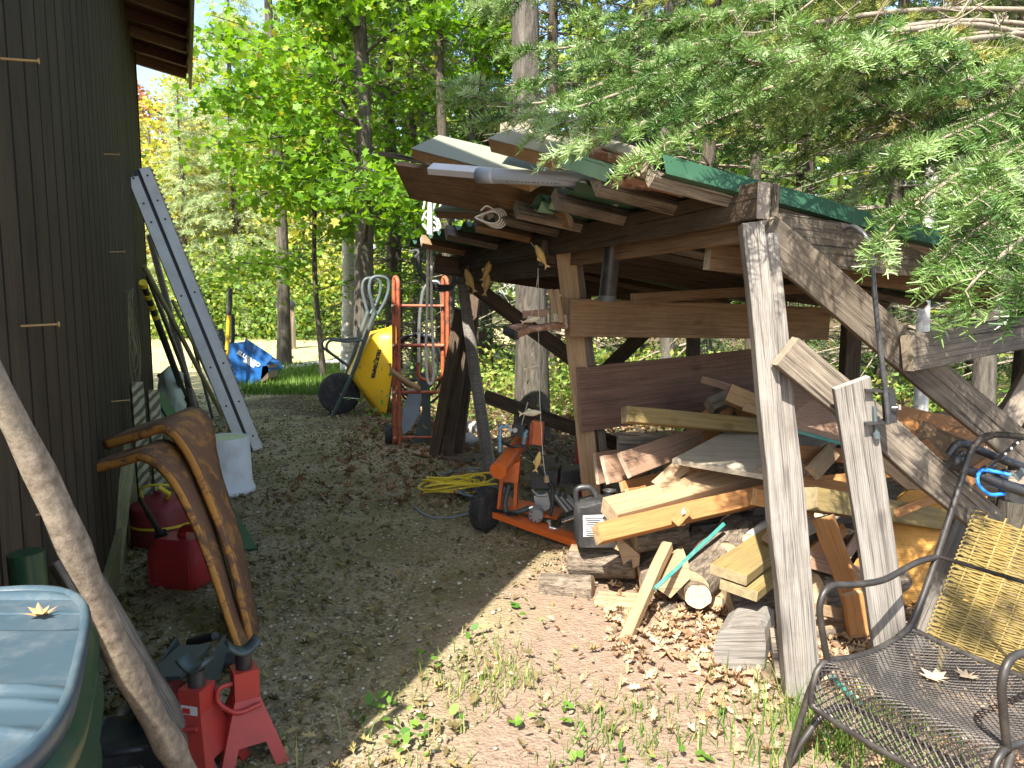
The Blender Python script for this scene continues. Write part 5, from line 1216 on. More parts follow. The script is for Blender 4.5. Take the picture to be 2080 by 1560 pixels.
bd('timber', 'yellow treated timber with knotty end right of the front post', 'timber', (1640, 1012, 2.62), (1905, 1056, 3.0), .085, .085, M['treated'], face=V((-.2, -1, .35)))
bd('timber', 'short orange timber end crossing behind the front post', 'timber', (1532, 1008, 2.80), (1650, 1032, 2.80), .065, .05, M['new'], face=V((-.2, -1, .2)))
bd('board', 'pale board slanting under the treated timber', 'board', (1620, 1080, 2.75), (1730, 1015, 3.1), .07, .03, M['plygray'], face=V((-.2, -1, .6)))
bd('treated_plank', 'upper of two ribbed treated planks stacked against the front post', 'plank', (1478, 1166, 2.42), (1590, 1088, 2.78), .135, .038, M['treated'], face=V((-.3, -.45, 1)))
bd('treated_plank', 'lower of two ribbed treated planks stacked against the front post', 'plank', (1500, 1200, 2.40), (1610, 1115, 2.78), .135, .038, M['treated'], face=V((-.3, -.45, 1)))
bd('offcut', 'brown triangular offcut resting on the treated planks', 'offcut', (1556, 1085, 2.62), (1592, 1112, 2.60), .05, .03, M['brown'])
bd('prop', 'pale square stick propped against the log heap', 'stick', G(1268, 1306), D(1355, 1108, 2.86), .042, .040, M['pine'], face=V((-.6, -1, .4)))
bd('strip', 'teal painted strip leaning on the slanting log', 'strip', (1331, 1196, 2.62), (1470, 1064, 2.92), .016, .012, M['teal'])
def wedge_(lbl, pts, Y0, d, mat):
    m = MB(); m.prism([D(u, v, Y0) for u, v in pts], V((.02, d, 0))); tag(m.build('split_wedge', mat), lbl, 'firewood')
wedge_('orange split wedge under the teal strip', [(1335, 1196), (1362, 1215), (1402, 1175), (1398, 1142), (1380, 1150)], 2.72, .18, M['split'])
wedge_('dark bark chunk between oil-jug log and prop', [(1300, 1150), (1340, 1120), (1330, 1160), (1305, 1185)], 3.0, .12, M['bark_log'])
wedge_('orange chunk of split wood behind the prop', [(1385, 1100), (1400, 1085), (1392, 1135), (1372, 1140)], 3.0, .12, M['new'])
wedge_('pale split slab beside the oil jug log end', [(1230, 1105), (1262, 1095), (1300, 1128), (1298, 1150), (1270, 1158), (1258, 1120)], 2.96, .1, M['split'])
bd('board', 'fresh pine stud leaning with its foot by the mesh chair', 'stud', (1672, 1050, 2.62), G(1755, 1292) + V((0, 0, .02)), .075, .04, M['new'], face=V((-.6, -1, .1)))
bd('board', 'dark orange board behind the leaning pine stud', 'board', (1640, 1130, 2.72), (1712, 1075, 2.9), .05, .03, M['new'], face=V((-.2, -1, .2)))
bd('board', 'pink-grey board wedged low right of the front post', 'board', (1640, 1135, 2.62), (1760, 1172, 2.75), .065, .03, M['redwood'], face=V((-.2, -1, .3)))
bd('board', 'thin pale slat near the ground right of the front post', 'slat', (1622, 1232, 2.45), (1760, 1252, 2.6), .04, .02, M['pine'], face=V((-.2, -1, .3)))
bd('board', 'short orange board standing beside the pine stud', 'board', (1730, 1205, 2.5), G(1742, 1300) + V((0, 0, .02)), .07, .03, M['new'], face=V((.1, -1, 0)))
bd('plank', 'tall pale grey plank standing behind the mesh chair', 'plank', (1728, 776, 2.04), G(1826, 1425), .10, .03, M['gray'], face=V((-.12, -1, .05)), cut=.02)
bd('plank', 'grey weathered plank leaning to the right by the orange plywood', 'plank', (1975, 1040, 2.35), G(1862, 1325), .095, .03, M['gray'], face=V((-.2, -1, .1)))
def plyorange():
    P = [G(1768, 1300) + V((0, .3, 0)), G(1990, 1290) + V((0, .25, 0)), D(2010, 1000, 2.95), D(1905, 945, 3.1), D(1800, 1035, 2.95)]
    for q in P[:2]: q.z = 0
    n = V((-.1, -1, .25)).normalized(); m = MB(); m.prism(P, V((0, .016, 0))); tag(m.build('plywood_sheet', M['plyorange']), 'bright orange plywood sheet leaning behind the mesh chair', 'plywood')
plyorange()
bd('board', 'pale pointed board behind the lower diagonal brace', 'board', (1770, 900, 2.85), (1880, 995, 2.75), .10, .02, M['pine'], face=V((-.2, -1, .3)), cut=.05)
bd('board', 'orange strip catching the sun beside the pointed board', 'strip', (1815, 1045, 2.8), (1930, 1000, 2.85), .035, .02, M['new'])
bd('board', 'dark board end standing behind the wicker panel', 'board', (1990, 1230, 2.4), (2020, 1060, 2.5), .10, .03, M['plyorange'])
bd('board', 'long grey plank on the ground inside the right bay', 'plank', (1700, 935, 3.3), (2090, 985, 3.0), .12, .03, M['graybrown'], face=V((0, -.6, .8)))

# more offcuts filling the heap
for (nm, lb, ct, a, b2, w, t_, mt, f_) in [
    ('board', 'orange board poking up between pink boards and yellow timber', 'board', (1330, 925, 3.35), (1450, 860, 3.6), .07, .025, 'new', (-.2, -1, .3)),
    ('board', 'grey board sloping behind the grey tilted panel', 'board', (1420, 880, 3.55), (1580, 800, 3.75), .12, .02, 'graybrown', (-.2, -1, .4)),
    ('lath', 'orange lath crossing under the pale strand-board block', 'lath', (1400, 870, 3.4), (1500, 790, 3.6), .04, .025, 'new', (-.3, -1, .2)),
    ('board', 'pine board end showing beside the strand-board block', 'board', (1540, 860, 3.3), (1600, 800, 3.5), .08, .025, 'pine', (-.2, -1, .3)),
    ('board', 'orange board under the brown plywood panel', 'board', (1590, 915, 3.0), (1760, 930, 3.1), .06, .03, 'new', (-.2, -1, .3)),
    ('board', 'curved pale offcut beneath the grey tilted panel', 'offcut', (1650, 960, 2.9), (1690, 915, 3.0), .07, .03, 'pine', (-.3, -1, .1)),
    ('board', 'dark orange board behind the yellow knotty timber', 'board', (1600, 975, 2.95), (1790, 1000, 3.0), .05, .03, 'new', (-.2, -1, .3)),
    ('board', 'thin brown slat slanting behind the pine stud', 'slat', (1690, 1170, 2.8), (1770, 1050, 3.0), .04, .02, 'redwood', (-.2, -1, .2)),
    ('board', 'grey board lying low behind the pine stud', 'board', (1610, 1170, 2.75), (1700, 1100, 2.95), .08, .03, 'plygray', (-.2, -1, .5)),
    ('board', 'sunlit orange board behind the upper diagonal brace', 'board', (1850, 930, 2.9), (2000, 880, 3.1), .10, .02, 'new', (-.2, -1, .5)),
    ('board', 'brown ribbed board behind the bicycle carrier', 'board', (1860, 880, 3.0), (2040, 960, 2.9), .12, .02, 'brown', (-.2, -1, .5)),
    ('board', 'short orange strip beside the blue cable', 'strip', (1950, 985, 2.6), (2010, 940, 2.7), .05, .02, 'new', (-.2, -1, .3)),
    ('block', 'orange cube offcut beneath the splintered pine wedge', 'block', (1395, 1000, 3.1), (1440, 985, 3.15), .06, .05, 'new', (-.2, -1, .3)),
    ('board', 'pink board lying under the dark orange board left of the post', 'board', (1440, 940, 3.15), (1540, 905, 3.3), .06, .025, 'redwood', (-.2, -1, .4))]:
    bd(nm, lb, ct, a, b2, w, t_, M[mt], face=V(f_))
log('bark-covered log lying right of the oil jug log', D(1300, 1175, 2.95), D(1380, 1165, 2.95), .05, 31)
log('dark split log tucked under the treated planks', D(1440, 1215, 2.78), D(1500, 1170, 3.0), .06, 32, split=.3)
log('rounded log end below the birch stick', D(1480, 1130, 2.85), D(1560, 1120, 2.95), .06, 33)
# ---------------------------------------------------------------- rod with clamp on the tall plank
def hook():
    Y = 2.0; t = thing('hanger_rod', 'black bent hanger rod clamped to the tall grey plank', 'rod', D(1808, 860, Y))
    m = MB(); m.tube(curve([D(1716, 464, Y + .10), D(1735, 461, Y + .05), D(1755, 476, Y + .01), D(1768, 505, Y), D(1775, 580, Y), D(1786, 690, Y), D(1799, 800, Y), D(1804, 862, Y)], 6), .0068, 8); m.build('rod', M['rod'], t)
    m = MB(); m.prism([D(1797, 792, Y + .01), D(1818, 790, Y + .01), D(1823, 858, Y + .01), D(1802, 862, Y + .01)], V((.004, .03, 0))); br = m.build('bracket', M['black'], t)
    for v0, v1 in ((793, 796), (862, 858)):
        m = MB(); m.prism([D(1760, v0 - 2, Y), D(1808, v1 - 2, Y), D(1808, v1 + 2, Y), D(1760, v0 + 2, Y)], V((.01, .05, 0))); m.build('jaw', M['black'], t)
    m = MB(); m.tube([D(1776, 825, Y + .02), D(1780, 882, Y + .02)], .006, 8); m.tube([D(1779, 878, Y + .02), D(1781, 890, Y + .02)], .010, 8); m.build('screw', M['greymetal'], t)
    m = MB(); m.tube([D(1812, 828, Y), D(1830, 827, Y - .01)], .004, 6); m.tube([D(1826, 822, Y - .01), D(1827, 832, Y - .01)], .005, 6); m.build('wing_nut', M['chrome'], t)
hook()

# ---------------------------------------------------------------- wrought-iron mesh chair
def chair():
    A = V((.80, 1.76, 0)); Lx = V((.50, -.866, 0)); S = V((.866, .50, 0)); Wd = .42; zs = .30
    t = thing('mesh_chair', 'wrought-iron patio chair with curved mesh seat beside the heap', 'chair', A + Lx * .2 + S * .15)
    def Q(l, s, z): return A + Lx * l + S * s + V((0, 0, z))
    # seat: along s from the rolled front lip to the back; dished across
    def surf(l, s):
        q = l / Wd
        if s < 0: a = min(1, -s / .13) * 1.9; ss = -.055 * math.sin(a) ; z = zs - .055 * (1 - math.cos(a)) - max(0, -s - .05) * .35
        else: ss = s; z = zs - .022 * math.sin(min(1, s / .36) * math.pi)
        return Q(l, ss, z - .012 * math.sin(math.pi * q))
    m = MB(); s0, s1 = -.15, .36; n = 30
    def strip(pts, w=.0042):
        vs = []
        for i, p in enumerate(pts):
            tg = (pts[min(i + 1, len(pts) - 1)] - pts[max(i - 1, 0)]).normalized(); sd = tg.cross(V((0, 0, 1))); sd = sd.normalized() if sd.length > 1e-4 else V((1, 0, 0)); up = sd.cross(tg)
            vs += [p + sd * w / 2, p + up * w * .45, p - sd * w / 2, p - up * w * .45]
        k = len(pts); m.add(vs, [(4 * i + j, 4 * i + (j + 1) % 4, 4 * (i + 1) + (j + 1) % 4, 4 * (i + 1) + j) for i in range(k - 1) for j in range(4)])
    step = .0175; ratio = .55          # diamond lattice
    for sg in (1, -1):
        c = -Wd / ratio
        while c < (s1 - s0) + Wd / ratio + .01:
            pts = []
            for i in range(41):
                l = Wd * i / 40; s = s0 + c + sg * (l / ratio * .55 if sg > 0 else l / ratio * .55)
                if s0 <= s <= s1: pts.append(surf(l, s))
            if len(pts) > 1: strip(pts)
            c += step
    m.build('seat_mesh', M['bench'], t)
    rim = [surf(Wd * i / 12, s1) for i in range(13)] + [surf(Wd, s1 - (s1 - s0) * i / 16) for i in range(1, 17)] + [surf(Wd - Wd * i / 12, s0) for i in range(1, 13)] + [surf(0, s0 + (s1 - s0) * i / 16) for i in range(1, 16)]
    m = MB(); m.tube(rim, .0085, 8, closed=True); m.build('seat_rim', M['bench'], t)
    # arms: front upright, wavy rest, into the back upright
    for l in (0.0, Wd):
        m = MB(); m.tube(curve([Q(l, .0, zs), Q(l, -.025, zs + .08), Q(l, -.04, zs + .155), Q(l, -.005, zs + .195), Q(l, .10, zs + .18), Q(l, .22, zs + .17), Q(l, .36, zs + .19), Q(l, .465, zs + .19)], 6), .0088, 8); m.build('arm_rest', M['bench'], t)
        m = MB(); m.tube(curve([Q(l, .30, zs - .01), Q(l, .36, zs + .02), Q(l, .44, zs + .15), Q(l, .55, zs + .38), Q(l, .61, zs + .49), Q(l * .85 + .04, .63, zs + .53)], 6), .0095, 8); m.build('back_upright', M['bench'], t)
        # legs bent out of one bar, meeting at the foot
        sx = -1 if l == 0 else 1
        m = MB(); m.tube(curve([Q(l, .02, zs - .02), Q(l + sx * .015, -.03, zs - .06), Q(l + sx * .03, -.055, zs - .16), Q(l + sx * .05, -.075, .008)], 5), .0085, 8); m.build('leg', M['bench'], t)
        m = MB(); m.tube(curve([Q(l, .10, zs - .15), Q(l + sx * .02, .03, zs - .16), Q(l + sx * .035, -.03, zs - .22), Q(l + sx * .05, -.07, .008)], 5), .0085, 8); m.build('leg', M['bench'], t)
        m = MB(); m.tube(curve([Q(l, .30, zs - .02), Q(l + sx * .01, .36, zs - .12), Q(l + sx * .03, .42, .008)], 5), .0085, 8); m.build('leg', M['bench'], t)
    m = MB(); m.tube(curve([Q(0, .61, zs + .49), Q(.04, .63, zs + .53), Q(Wd / 2, .635, zs + .535), Q(Wd - .02, .63, zs + .53), Q(Wd, .61, zs + .49)], 5), .0095, 8); m.build('back_rail', M['bench'], t)
    m = MB(); m.tube([Q(0, .465, zs + .19), Q(Wd, .465, zs + .19)], .006, 8); m.build('back_bar', M['bench'], t)
    m = MB(); m.tube([Q(.0, .10, zs - .15), Q(Wd, .10, zs - .15)], .006, 8); m.build('stretcher', M['bench'], t)
    # scroll under the near arm
    c = Q(Wd + .045, .06, zs - .055)
    pts = [c + S * (.062 - .0016 * i) * math.cos(i * .42) + V((0, 0, (.062 - .0016 * i) * math.sin(i * .42))) for i in range(30)]
    m = MB(); m.tube(pts, .0085, 8); m.build('scroll', M['bench'], t)
    return Q, surf
Qc, surfc = chair()
lv = paint('dry_tan_leaf', (.46, .34, .22), .75, (.24, .15, .08), .5, 50)
for (l, s, sz, rz, lb) in ((.16, .20, .075, .4, 'large tan oak leaf lying on the mesh seat'), (.20, .27, .06, 2.0, 'brown curled leaf at the back of the mesh seat'), (.30, .16, .022, 1.0, 'small orange leaf scrap on the mesh seat')):
    lying_leaf('fallen_leaf', lb, surfc(l, s) + V((0, 0, .008)), sz, rz, lv, .5)

# ---------------------------------------------------------------- wicker panel behind the chair
def wicker():
    o = D(1888, 1300, 2.02); xr = (D(2180, 1405, 1.98) - o).normalized(); up = (D(1990, 1045, 2.12) - o); H_ = up.length; up.normalize(); nrm = xr.cross(up); nrm = nrm if nrm.y < 0 else -nrm; nrm.normalize()
    t = thing('wicker_panel', 'yellowed woven wicker panel standing behind the mesh chair', 'wicker', V((o.x, o.y, 0))); Lw = .5
    m = MB(); n = 58
    for i in range(n):
        z = H_ * (i + .5) / n; pts = [o + up * (z + .002 * math.sin(k * 1.7 + i)) + xr * (Lw * k / 24 - (.012 if i % 3 == 0 else 0)) + nrm * (.004 * math.sin(k * math.pi / 2 + (i % 2) * math.pi)) for k in range(25)]
        m.tube(pts, .0035, 5, cap=False)
    for i in range(0, n, 2):     # looped edge
        z = H_ * (i + .5) / n; c = o + up * z; m.tube([c + xr * .01, c - xr * .016 + up * .004, c - xr * .02 + up * .011, c - xr * .012 + up * .018, c + xr * .01 + up * .02], .0030, 5)
    m.build('weave', M['wicker'], t)
    m = MB()
    for k in range(9):
        x = Lw * (k + .35) / 9; m.tube([o + xr * x - up * .01 - nrm * .001, o + xr * x + up * (H_ * .5) + nrm * .001, o + xr * x + up * (H_ + .015)], .0034, 5)
    for k in range(11): 
        c = o + xr * (Lw * k / 11); m.tube([c, c - up * .016 + xr * .006, c - up * .018 + xr * .02, c + xr * .03], .003, 5)
    m.build('stakes', M['wicker'], t)
    # legs to the ground so that it stands
    for x in (.04, .44):
        m = MB(); p = o + xr * x - up * .01; m.tube([p, V((p.x, p.y + .02, 0))], .008, 7); m.build('leg', M['wicker'], t)
wicker()
# ---------------------------------------------------------------- bicycle carrier with blue cable
def carrier():
    Y = 2.12; t = thing('bicycle_carrier', 'black tubular bicycle carrier with clamps lying on the braces', 'carrier', D(1990, 970, Y))
    def P(u, v, w=0.0): return D(u, v, Y + w)
    m = MB(); m.tube(curve([P(1928, 925), P(1942, 905), P(1960, 902), P(1990, 915), P(2040, 935), P(2110, 960)], 5), .013, 10); m.build('tube', M['black'], t)
    m = MB(); m.tube([P(1925, 942, -.02), P(1985, 962, -.03), P(2040, 985, -.05), P(2120, 1010, -.06)], [.014, .015, .017, .018], 10); m.build('tube', M['black'], t)
    for (u, v) in ((1942, 938), (2004, 962), (2030, 975)):
        m = MB(); m.lathe([(.016, -.014), (.022, -.012), (.022, .012), (.016, .014)], P(u, v, -.03), 14, V((.9, -.1, -.3))); m.ball(P(u + 12, v - 16, -.03), .011, 8, 6); m.tube([P(u, v - 6, -.03), P(u + 12, v - 16, -.03)], .008, 6); m.build('clamp', M['blackp'], t)
    m = MB(); a, b2 = P(1996, 962, -.05), P(2078, 888, -.03); d = (b2 - a).normalized(); sd = V((.65, 0, .75)); sd = (sd - d * sd.dot(d)).normalized(); m.prism([a - sd * .012, b2 - sd * .012, b2 + sd * .012, a + sd * .012], V((0, .004, 0))); strap = m.build('strap', M['blackp'], t)
    for q in (.55, .7, .85):
        m = MB(); c = a.lerp(b2, q) + V((0, -.002, 0)); m.tube([c, c + V((0, -.0015, 0))], .004, 8); m.build('hole', M['label'], strap)
    m = MB(); m.prism([P(2058, 965, -.07), P(2076, 950, -.07), P(2088, 956, -.07), P(2070, 978, -.07)], V((0, .004, 0))); m.build('buckle', M['greymetal'], t)
    m = MB(); m.prism([P(2042, 985, .03), P(2110, 990, .03), P(2110, 1030, .03), P(2040, 1018, .03)], V((0, .03, 0))); m.build('mount_plate', M['black'], t)
    bl = thing('blue_cable', 'bright blue cable looped round the bicycle carrier', 'cable', P(1990, 980))
    m = MB(); m.tube(curve([P(2052, 965, -.07), P(2030, 960, -.06), P(1996, 955, -.05), P(1986, 968, -.06), P(1988, 985, -.07), P(2000, 998, -.07), P(2014, 1005, -.06), P(2040, 1003, -.04)], 6), .0055, 8); m.build('loop', M['bluecable'], bl)
    tag(board('plastic_lid', D(1925, 1470, 1.62), D(2080, 1470, 1.55), .02, .02, M['black']), 'black bar under the mesh chair', 'bar') if False else None
carrier()
bd('strip', 'teal strip lying under the mesh chair', 'strip', G(1692, 1375, .03), G(1745, 1430, .02), .018, .012, M['teal'], face=V((0, 0, 1)))
# ---------------------------------------------------------------- trees
LEAF5 = np.array([(0, -.5, 0), (.42, -.28, .03), (.26, -.02, 0), (.5, .2, .05), (.14, .2, 0), (0, .55, -.03), (-.14, .2, 0), (-.5, .2, .05), (-.26, -.02, 0), (-.42, -.28, .03), (0, 0, -.02)])
LEAF5_F = np.array([(10, i, (i + 1) % 10) for i in range(10)])
LEAF2 = np.array([(0, -.5, 0), (.36, 0, .06), (0, .5, 0), (-.36, 0, .06)]); LEAF2_F = np.array([(0, 1, 2), (0, 2, 3)])
def tube_path(m, pts, r0, r1, n=8): m.tube(pts, [r0 + (r1 - r0) * i / (len(pts) - 1) for i in range(len(pts))], n)
def broadleaf(name, label, base, h, r, crown_mat, bark_mat, limbs, leaf, leaf_n, first=2.0, reach=2.0, spread=.35, cat='tree', group=None, tmpl=(LEAF5, LEAF5_F), seed=1, droop=.0, aim=None, lean=(0, 0)):
    rr = random.Random(seed); g = np.random.default_rng(seed); base = V(base); t = thing(name, label, cat, base, 0, group)
    m = MB(); pts = [base + V((lean[0] * q + .05 * math.sin(q * 7 + seed), lean[1] * q + .04 * math.cos(q * 5), h * q)) for q in [i / 12 for i in range(13)]]
    pts[0].z = -.05; m.tube(pts, [r * (1.18 if i == 0 else 1) * (1 - .72 * i / 12) for i in range(13)], 14); m.build('trunk', M[bark_mat], t)
    m = MB(); P = []
    for k in range(limbs):
        q = first / h + (1 - first / h) * ((k + rr.random() * .8) / limbs); q = min(q, .98); s = pts[int(q * 12)].lerp(pts[min(12, int(q * 12) + 1)], q * 12 % 1)
        a = rr.uniform(0, 2 * math.pi) if aim is None or rr.random() > aim[1] else aim[0] + rr.gauss(0, .7)
        L = reach * (1 - .45 * q) * rr.uniform(.6, 1.15); el = rr.uniform(.0, .55) + .35 * q - droop
        d = V((math.cos(a) * math.cos(el), math.sin(a) * math.cos(el), math.sin(el))); e = s + d * L + V((0, 0, -.10 * L)); mid = s.lerp(e, .5) + V((0, 0, .10 * L)); pp = curve([s, mid, e], 4); tube_path(m, pp, r * .26 * (1 - .6 * q), .008, 6)
        for j in range(7):
            b0 = pp[2 + int(j / 7 * (len(pp) - 3))]; a2 = a + rr.uniform(-1.3, 1.3); tw = V((math.cos(a2), math.sin(a2), rr.uniform(-.25, .25))) * L * rr.uniform(.22, .42); tube_path(m, [b0, b0 + tw * .5 + V((0, 0, .03)), b0 + tw], .010, .004, 4)
            P.append((b0 + tw * .65, L)); P.append((b0 + tw, L))
        P.append((e, L))
    tag(m.build('limbs', M[bark_mat], t), kind='stuff')
    P_ = np.array([tuple(p) for p, _ in P]); Ls = np.array([l for _, l in P]); idx = g.integers(0, len(P_), leaf_n)
    off = g.normal(size=(leaf_n, 3)) * np.array([spread, spread, spread * .38]); pos = P_[idx] + off * (Ls[idx] / reach)[:, None]; pos[:, 2] -= .35 * (off[:, 0] ** 2 + off[:, 1] ** 2)
    pos = pos[pos[:, 2] > max(.5, first * .72)] if first > 1.5 else pos; leaf_n = len(pos); idx = idx[:leaf_n]
    ax = rand_axes(leaf_n, 1.1); tone = np.clip(.45 + .22 * g.normal(size=leaf_n) + .12 * np.sin(P_[idx, 0] * 3 + P_[idx, 2] * 4), 0, 1)
    v, f, tn = scatter(tmpl[0], tmpl[1], pos - np.array(base), ax, leaf * g.uniform(.65, 1.25, leaf_n), tone)
    tag(raw_mesh('crown', v, f, M[crown_mat], t, tn, mw=Matrix.Translation(base)), kind='stuff')
    return t
def needle_spray(n, L, needle, width, seed, flat=.5, bend=.0, stem=True):
    """a twig along +x with needles all round; returns verts, tri faces"""
    g = np.random.default_rng(seed); s = np.linspace(.02, 1, n) * L; a = g.uniform(0, 2 * np.pi, n)
    d = np.stack([np.full(n, .42) + g.normal(size=n) * .12, np.cos(a), np.sin(a) * flat + .28], 1); d = unit(d); o = np.stack([s, np.zeros(n), -bend * s * s / L], 1)
    ln_ = needle * g.uniform(.75, 1.1, n) * (1 - .35 * (s / L) ** 4); sd = unit(np.cross(d, g.normal(size=(n, 3)))) * width / 2
    v = np.stack([o - sd, o + sd, o + d * ln_[:, None] + sd * .5, o + d * ln_[:, None] - sd * .5], 1).reshape(-1, 3); b = np.arange(n) * 4
    f = np.concatenate([np.stack([b, b + 1, b + 2], 1), np.stack([b, b + 2, b + 3], 1)])
    if stem:
        w = .0016; k = len(v); v = np.concatenate([v, [(0, w, 0), (0, -w, 0), (0, 0, w), (L, 0, -bend * L)]]); f = np.concatenate([f, [(k, k + 1, k + 3), (k + 1, k + 2, k + 3), (k + 2, k, k + 3)]])
    return v, f
def spruce_mesh(h, r, seed, z0, dens, dead=.35, needle=.09):
    """crown arrays of a whole conifer at the origin: boughs in whorls, hung with coarse sprays"""
    g = np.random.default_rng(seed); tv, tf = needle_spray(26, .42, needle, .016, seed, .7, .25, False)
    pos = []; xs = []; zs = []; sc = []; stems = MB(); z = z0
    while z < h * .985:
        q = (z - z0) / (h - z0); L0 = r * (1 - q) ** .85 * (1 if q > .06 else .8) + .12
        for k in range(int(5 + 3 * (1 - q))):
            a = g.uniform(0, 2 * np.pi); L = L0 * g.uniform(.65, 1.1); dr = .12 - .42 * (1 - q) * g.uniform(.5, 1.2); d = np.array([np.cos(a), np.sin(a), dr]); sd = np.array([-np.sin(a), np.cos(a), 0])
            stems.tube([V((0, 0, z)), V(tuple(d * L * .5 + np.array([0, 0, z + .05 * L]))), V(tuple(d * L + np.array([0, 0, z])))], [.018 * (1 - q) + .006, .010 * (1 - q) + .004, .003], 4, cap=False)
            n = max(3, int(L * dens)); bare = g.random() < dead and q < .4
            for j in range(n):
                s = (j + g.random()) / n
                if bare or s < .25 * (1 - q): 
                    if g.random() < .7: continue
                side = g.choice([-1, 1]); p = np.array([0, 0, z]) + d * L * s + np.array([0, 0, .05 * L * np.sin(np.pi * s)])
                pos.append(p); xs.append(d * .7 + sd * side * g.uniform(.25, 1.0) * (1 - .5 * s) + np.array([0, 0, g.uniform(-.45, .05)])); zs.append(np.array([0, 0, 1]) + g.normal(size=3) * .25); sc.append(g.uniform(.6, 1.15) * (1 - .25 * s))
        z += .26 * (1.1 - .4 * q)
    pos = np.array(pos); n = len(pos); tone = np.clip(.42 + .2 * g.normal(size=n) + .15 * np.sin(pos[:, 2] * 5), 0, 1)
    v, f, tn = scatter(tv, tf, pos, axes_from(np.array(xs), np.array(zs)), np.array(sc), tone)
    return v, f, tn, stems
class Spruce:
    def __init__(s, h, r, seed, z0, dens, mat, dead=.35, needle=.09):
        v, f, tn, st = spruce_mesh(h, r, seed, z0, dens, dead, needle); s.h = h
        tmp = raw_mesh('crown', v, f, M[mat], None, tn); s.crown = tmp.data; bpy.data.objects.remove(tmp)
        o = st.build('boughs', M['twig'], at=(0, 0, 0)); s.stems = o.data; bpy.data.objects.remove(o)
        m = MB(); m.tube([V((.03 * math.sin(i), .02 * math.cos(i * 2), h * i / 8 - (.05 if i == 0 else 0))) for i in range(9)], [(.055 + .010 * h) * (1 - .93 * i / 8) for i in range(9)], 10); o = m.build('trunk', M['bark_dark'], at=(0, 0, 0)); s.trunk = o.data; bpy.data.objects.remove(o)
    def place(s, name, label, x, y, sc, rz, group=None, squash=1.0):
        t = thing(name, label, 'tree', (x, y, 0), rz, group); t.scale = (sc, sc, sc * squash)
        for nm, me in (('trunk', s.trunk), ('boughs', s.stems), ('crown', s.crown)):
            o = bpy.data.objects.new(nm, me); col.objects.link(o); o.parent = t
            if nm != 'trunk': o['kind'] = 'stuff'
        return t
def XY(u, Y): d = ray(u, 700); return d.x / d.y * Y

# maple in front of the wood
broadleaf('maple_tree', 'bright green maple with bare lower trunk behind the wheelbarrow', (XY(742, 10.3), 10.3, 0), 9.0, .15, 'maple', 'bark_grey', 34, .105, 13500, first=1.9, reach=2.4, spread=.33, seed=5, droop=.1, aim=(math.pi * 1.05, .2))
broadleaf('maple_sapling', 'young maple with low hanging sprays left of the big maple', (XY(650, 11.6), 11.6, 0), 5.2, .05, 'maple', 'bark_grey', 16, .10, 3600, first=1.2, reach=1.7, spread=.3, seed=15)
broadleaf('maple_tree', 'tall maple whose top leaves overhang the shed roof edge', (XY(575, 14), 14.0, 0), 10.5, .13, 'maple', 'bark_grey', 18, .12, 2300, first=4.2, reach=2.0, spread=.42, seed=25)
broadleaf('maple_tree', 'maple standing in the shade right of the birch trunks', (XY(960, 11.5), 11.5, 0), 8.5, .10, 'maple', 'bark_grey', 22, .10, 7000, first=2.4, reach=1.9, spread=.32, seed=35)
# birches and the big grey trunk behind the lean-to
broadleaf('birch_tree', 'slim white birch trunk beside the maple trunk', (XY(706, 12.6), 12.6, 0), 9.5, .12, 'yellowleaf', 'bark_birch', 12, .09, 2200, first=5.0, reach=1.6, spread=.3, seed=6, tmpl=(LEAF2, LEAF2_F))
broadleaf('poplar_tree', 'tall grey trunk rising behind the middle of the lean-to', (.13, 6.35, 0), 11.0, .15, 'maple', 'bark_grey', 10, .10, 3000, first=6.6, reach=1.8, spread=.35, seed=8, lean=(.05, .0))
broadleaf('poplar_tree', 'pale slender trunk showing through the right bay of the lean-to', (XY(1885, 5.2), 5.2, 0), 7.0, .05, 'shrub', 'bark_birch', 7, .08, 700, first=4.5, reach=1.0, spread=.25, seed=9, tmpl=(LEAF2, LEAF2_F))
for i, (u, Y, lb) in enumerate([(845, 13, 'thin grey trunk in the dim wood left of the rope'), (905, 10, 'grey trunk in the dim wood just behind the roof lumber'), (1350, 8.5, 'shaded trunk far behind the brown back board'), (1530, 9.0, 'shaded trunk behind the front post'), (2020, 6.0, 'shaded trunk at the right edge behind the rail')]):
    broadleaf('forest_tree', lb, (XY(u, Y), Y, 0), 9.0, .09, 'shrub', 'bark_dark' if i % 2 else 'bark_grey', 9, .09, 1200, first=4.0, reach=1.4, spread=.35, seed=50 + i, tmpl=(LEAF2, LEAF2_F))
# far deciduous edge: yellowing and one reddened
for i, (u, Y, h, mt, lb) in enumerate([(352, 34, 10.2, 'redleaf', 'small reddened tree against the sky by the shed corner'), (425, 31, 11.5, 'yellowleaf', 'yellowing tree right beside the reddened one'), (325, 28, 7.6, 'yellowleaf', 'low yellow-green tree next to the shed corner'),
                                     (560, 31, 12.5, 'yellowleaf', 'tall yellow-green tree beyond the clearing'), (640, 28, 8.5, 'yellowleaf', 'broad green tree beyond the clearing behind the birch')]):
    broadleaf('far_tree', lb, (XY(u, Y), Y, 0), h, .14, mt, 'bark_grey', 30, .21, 6500, first=.9, reach=3.8, spread=.75, seed=70 + i, tmpl=(LEAF2, LEAF2_F))
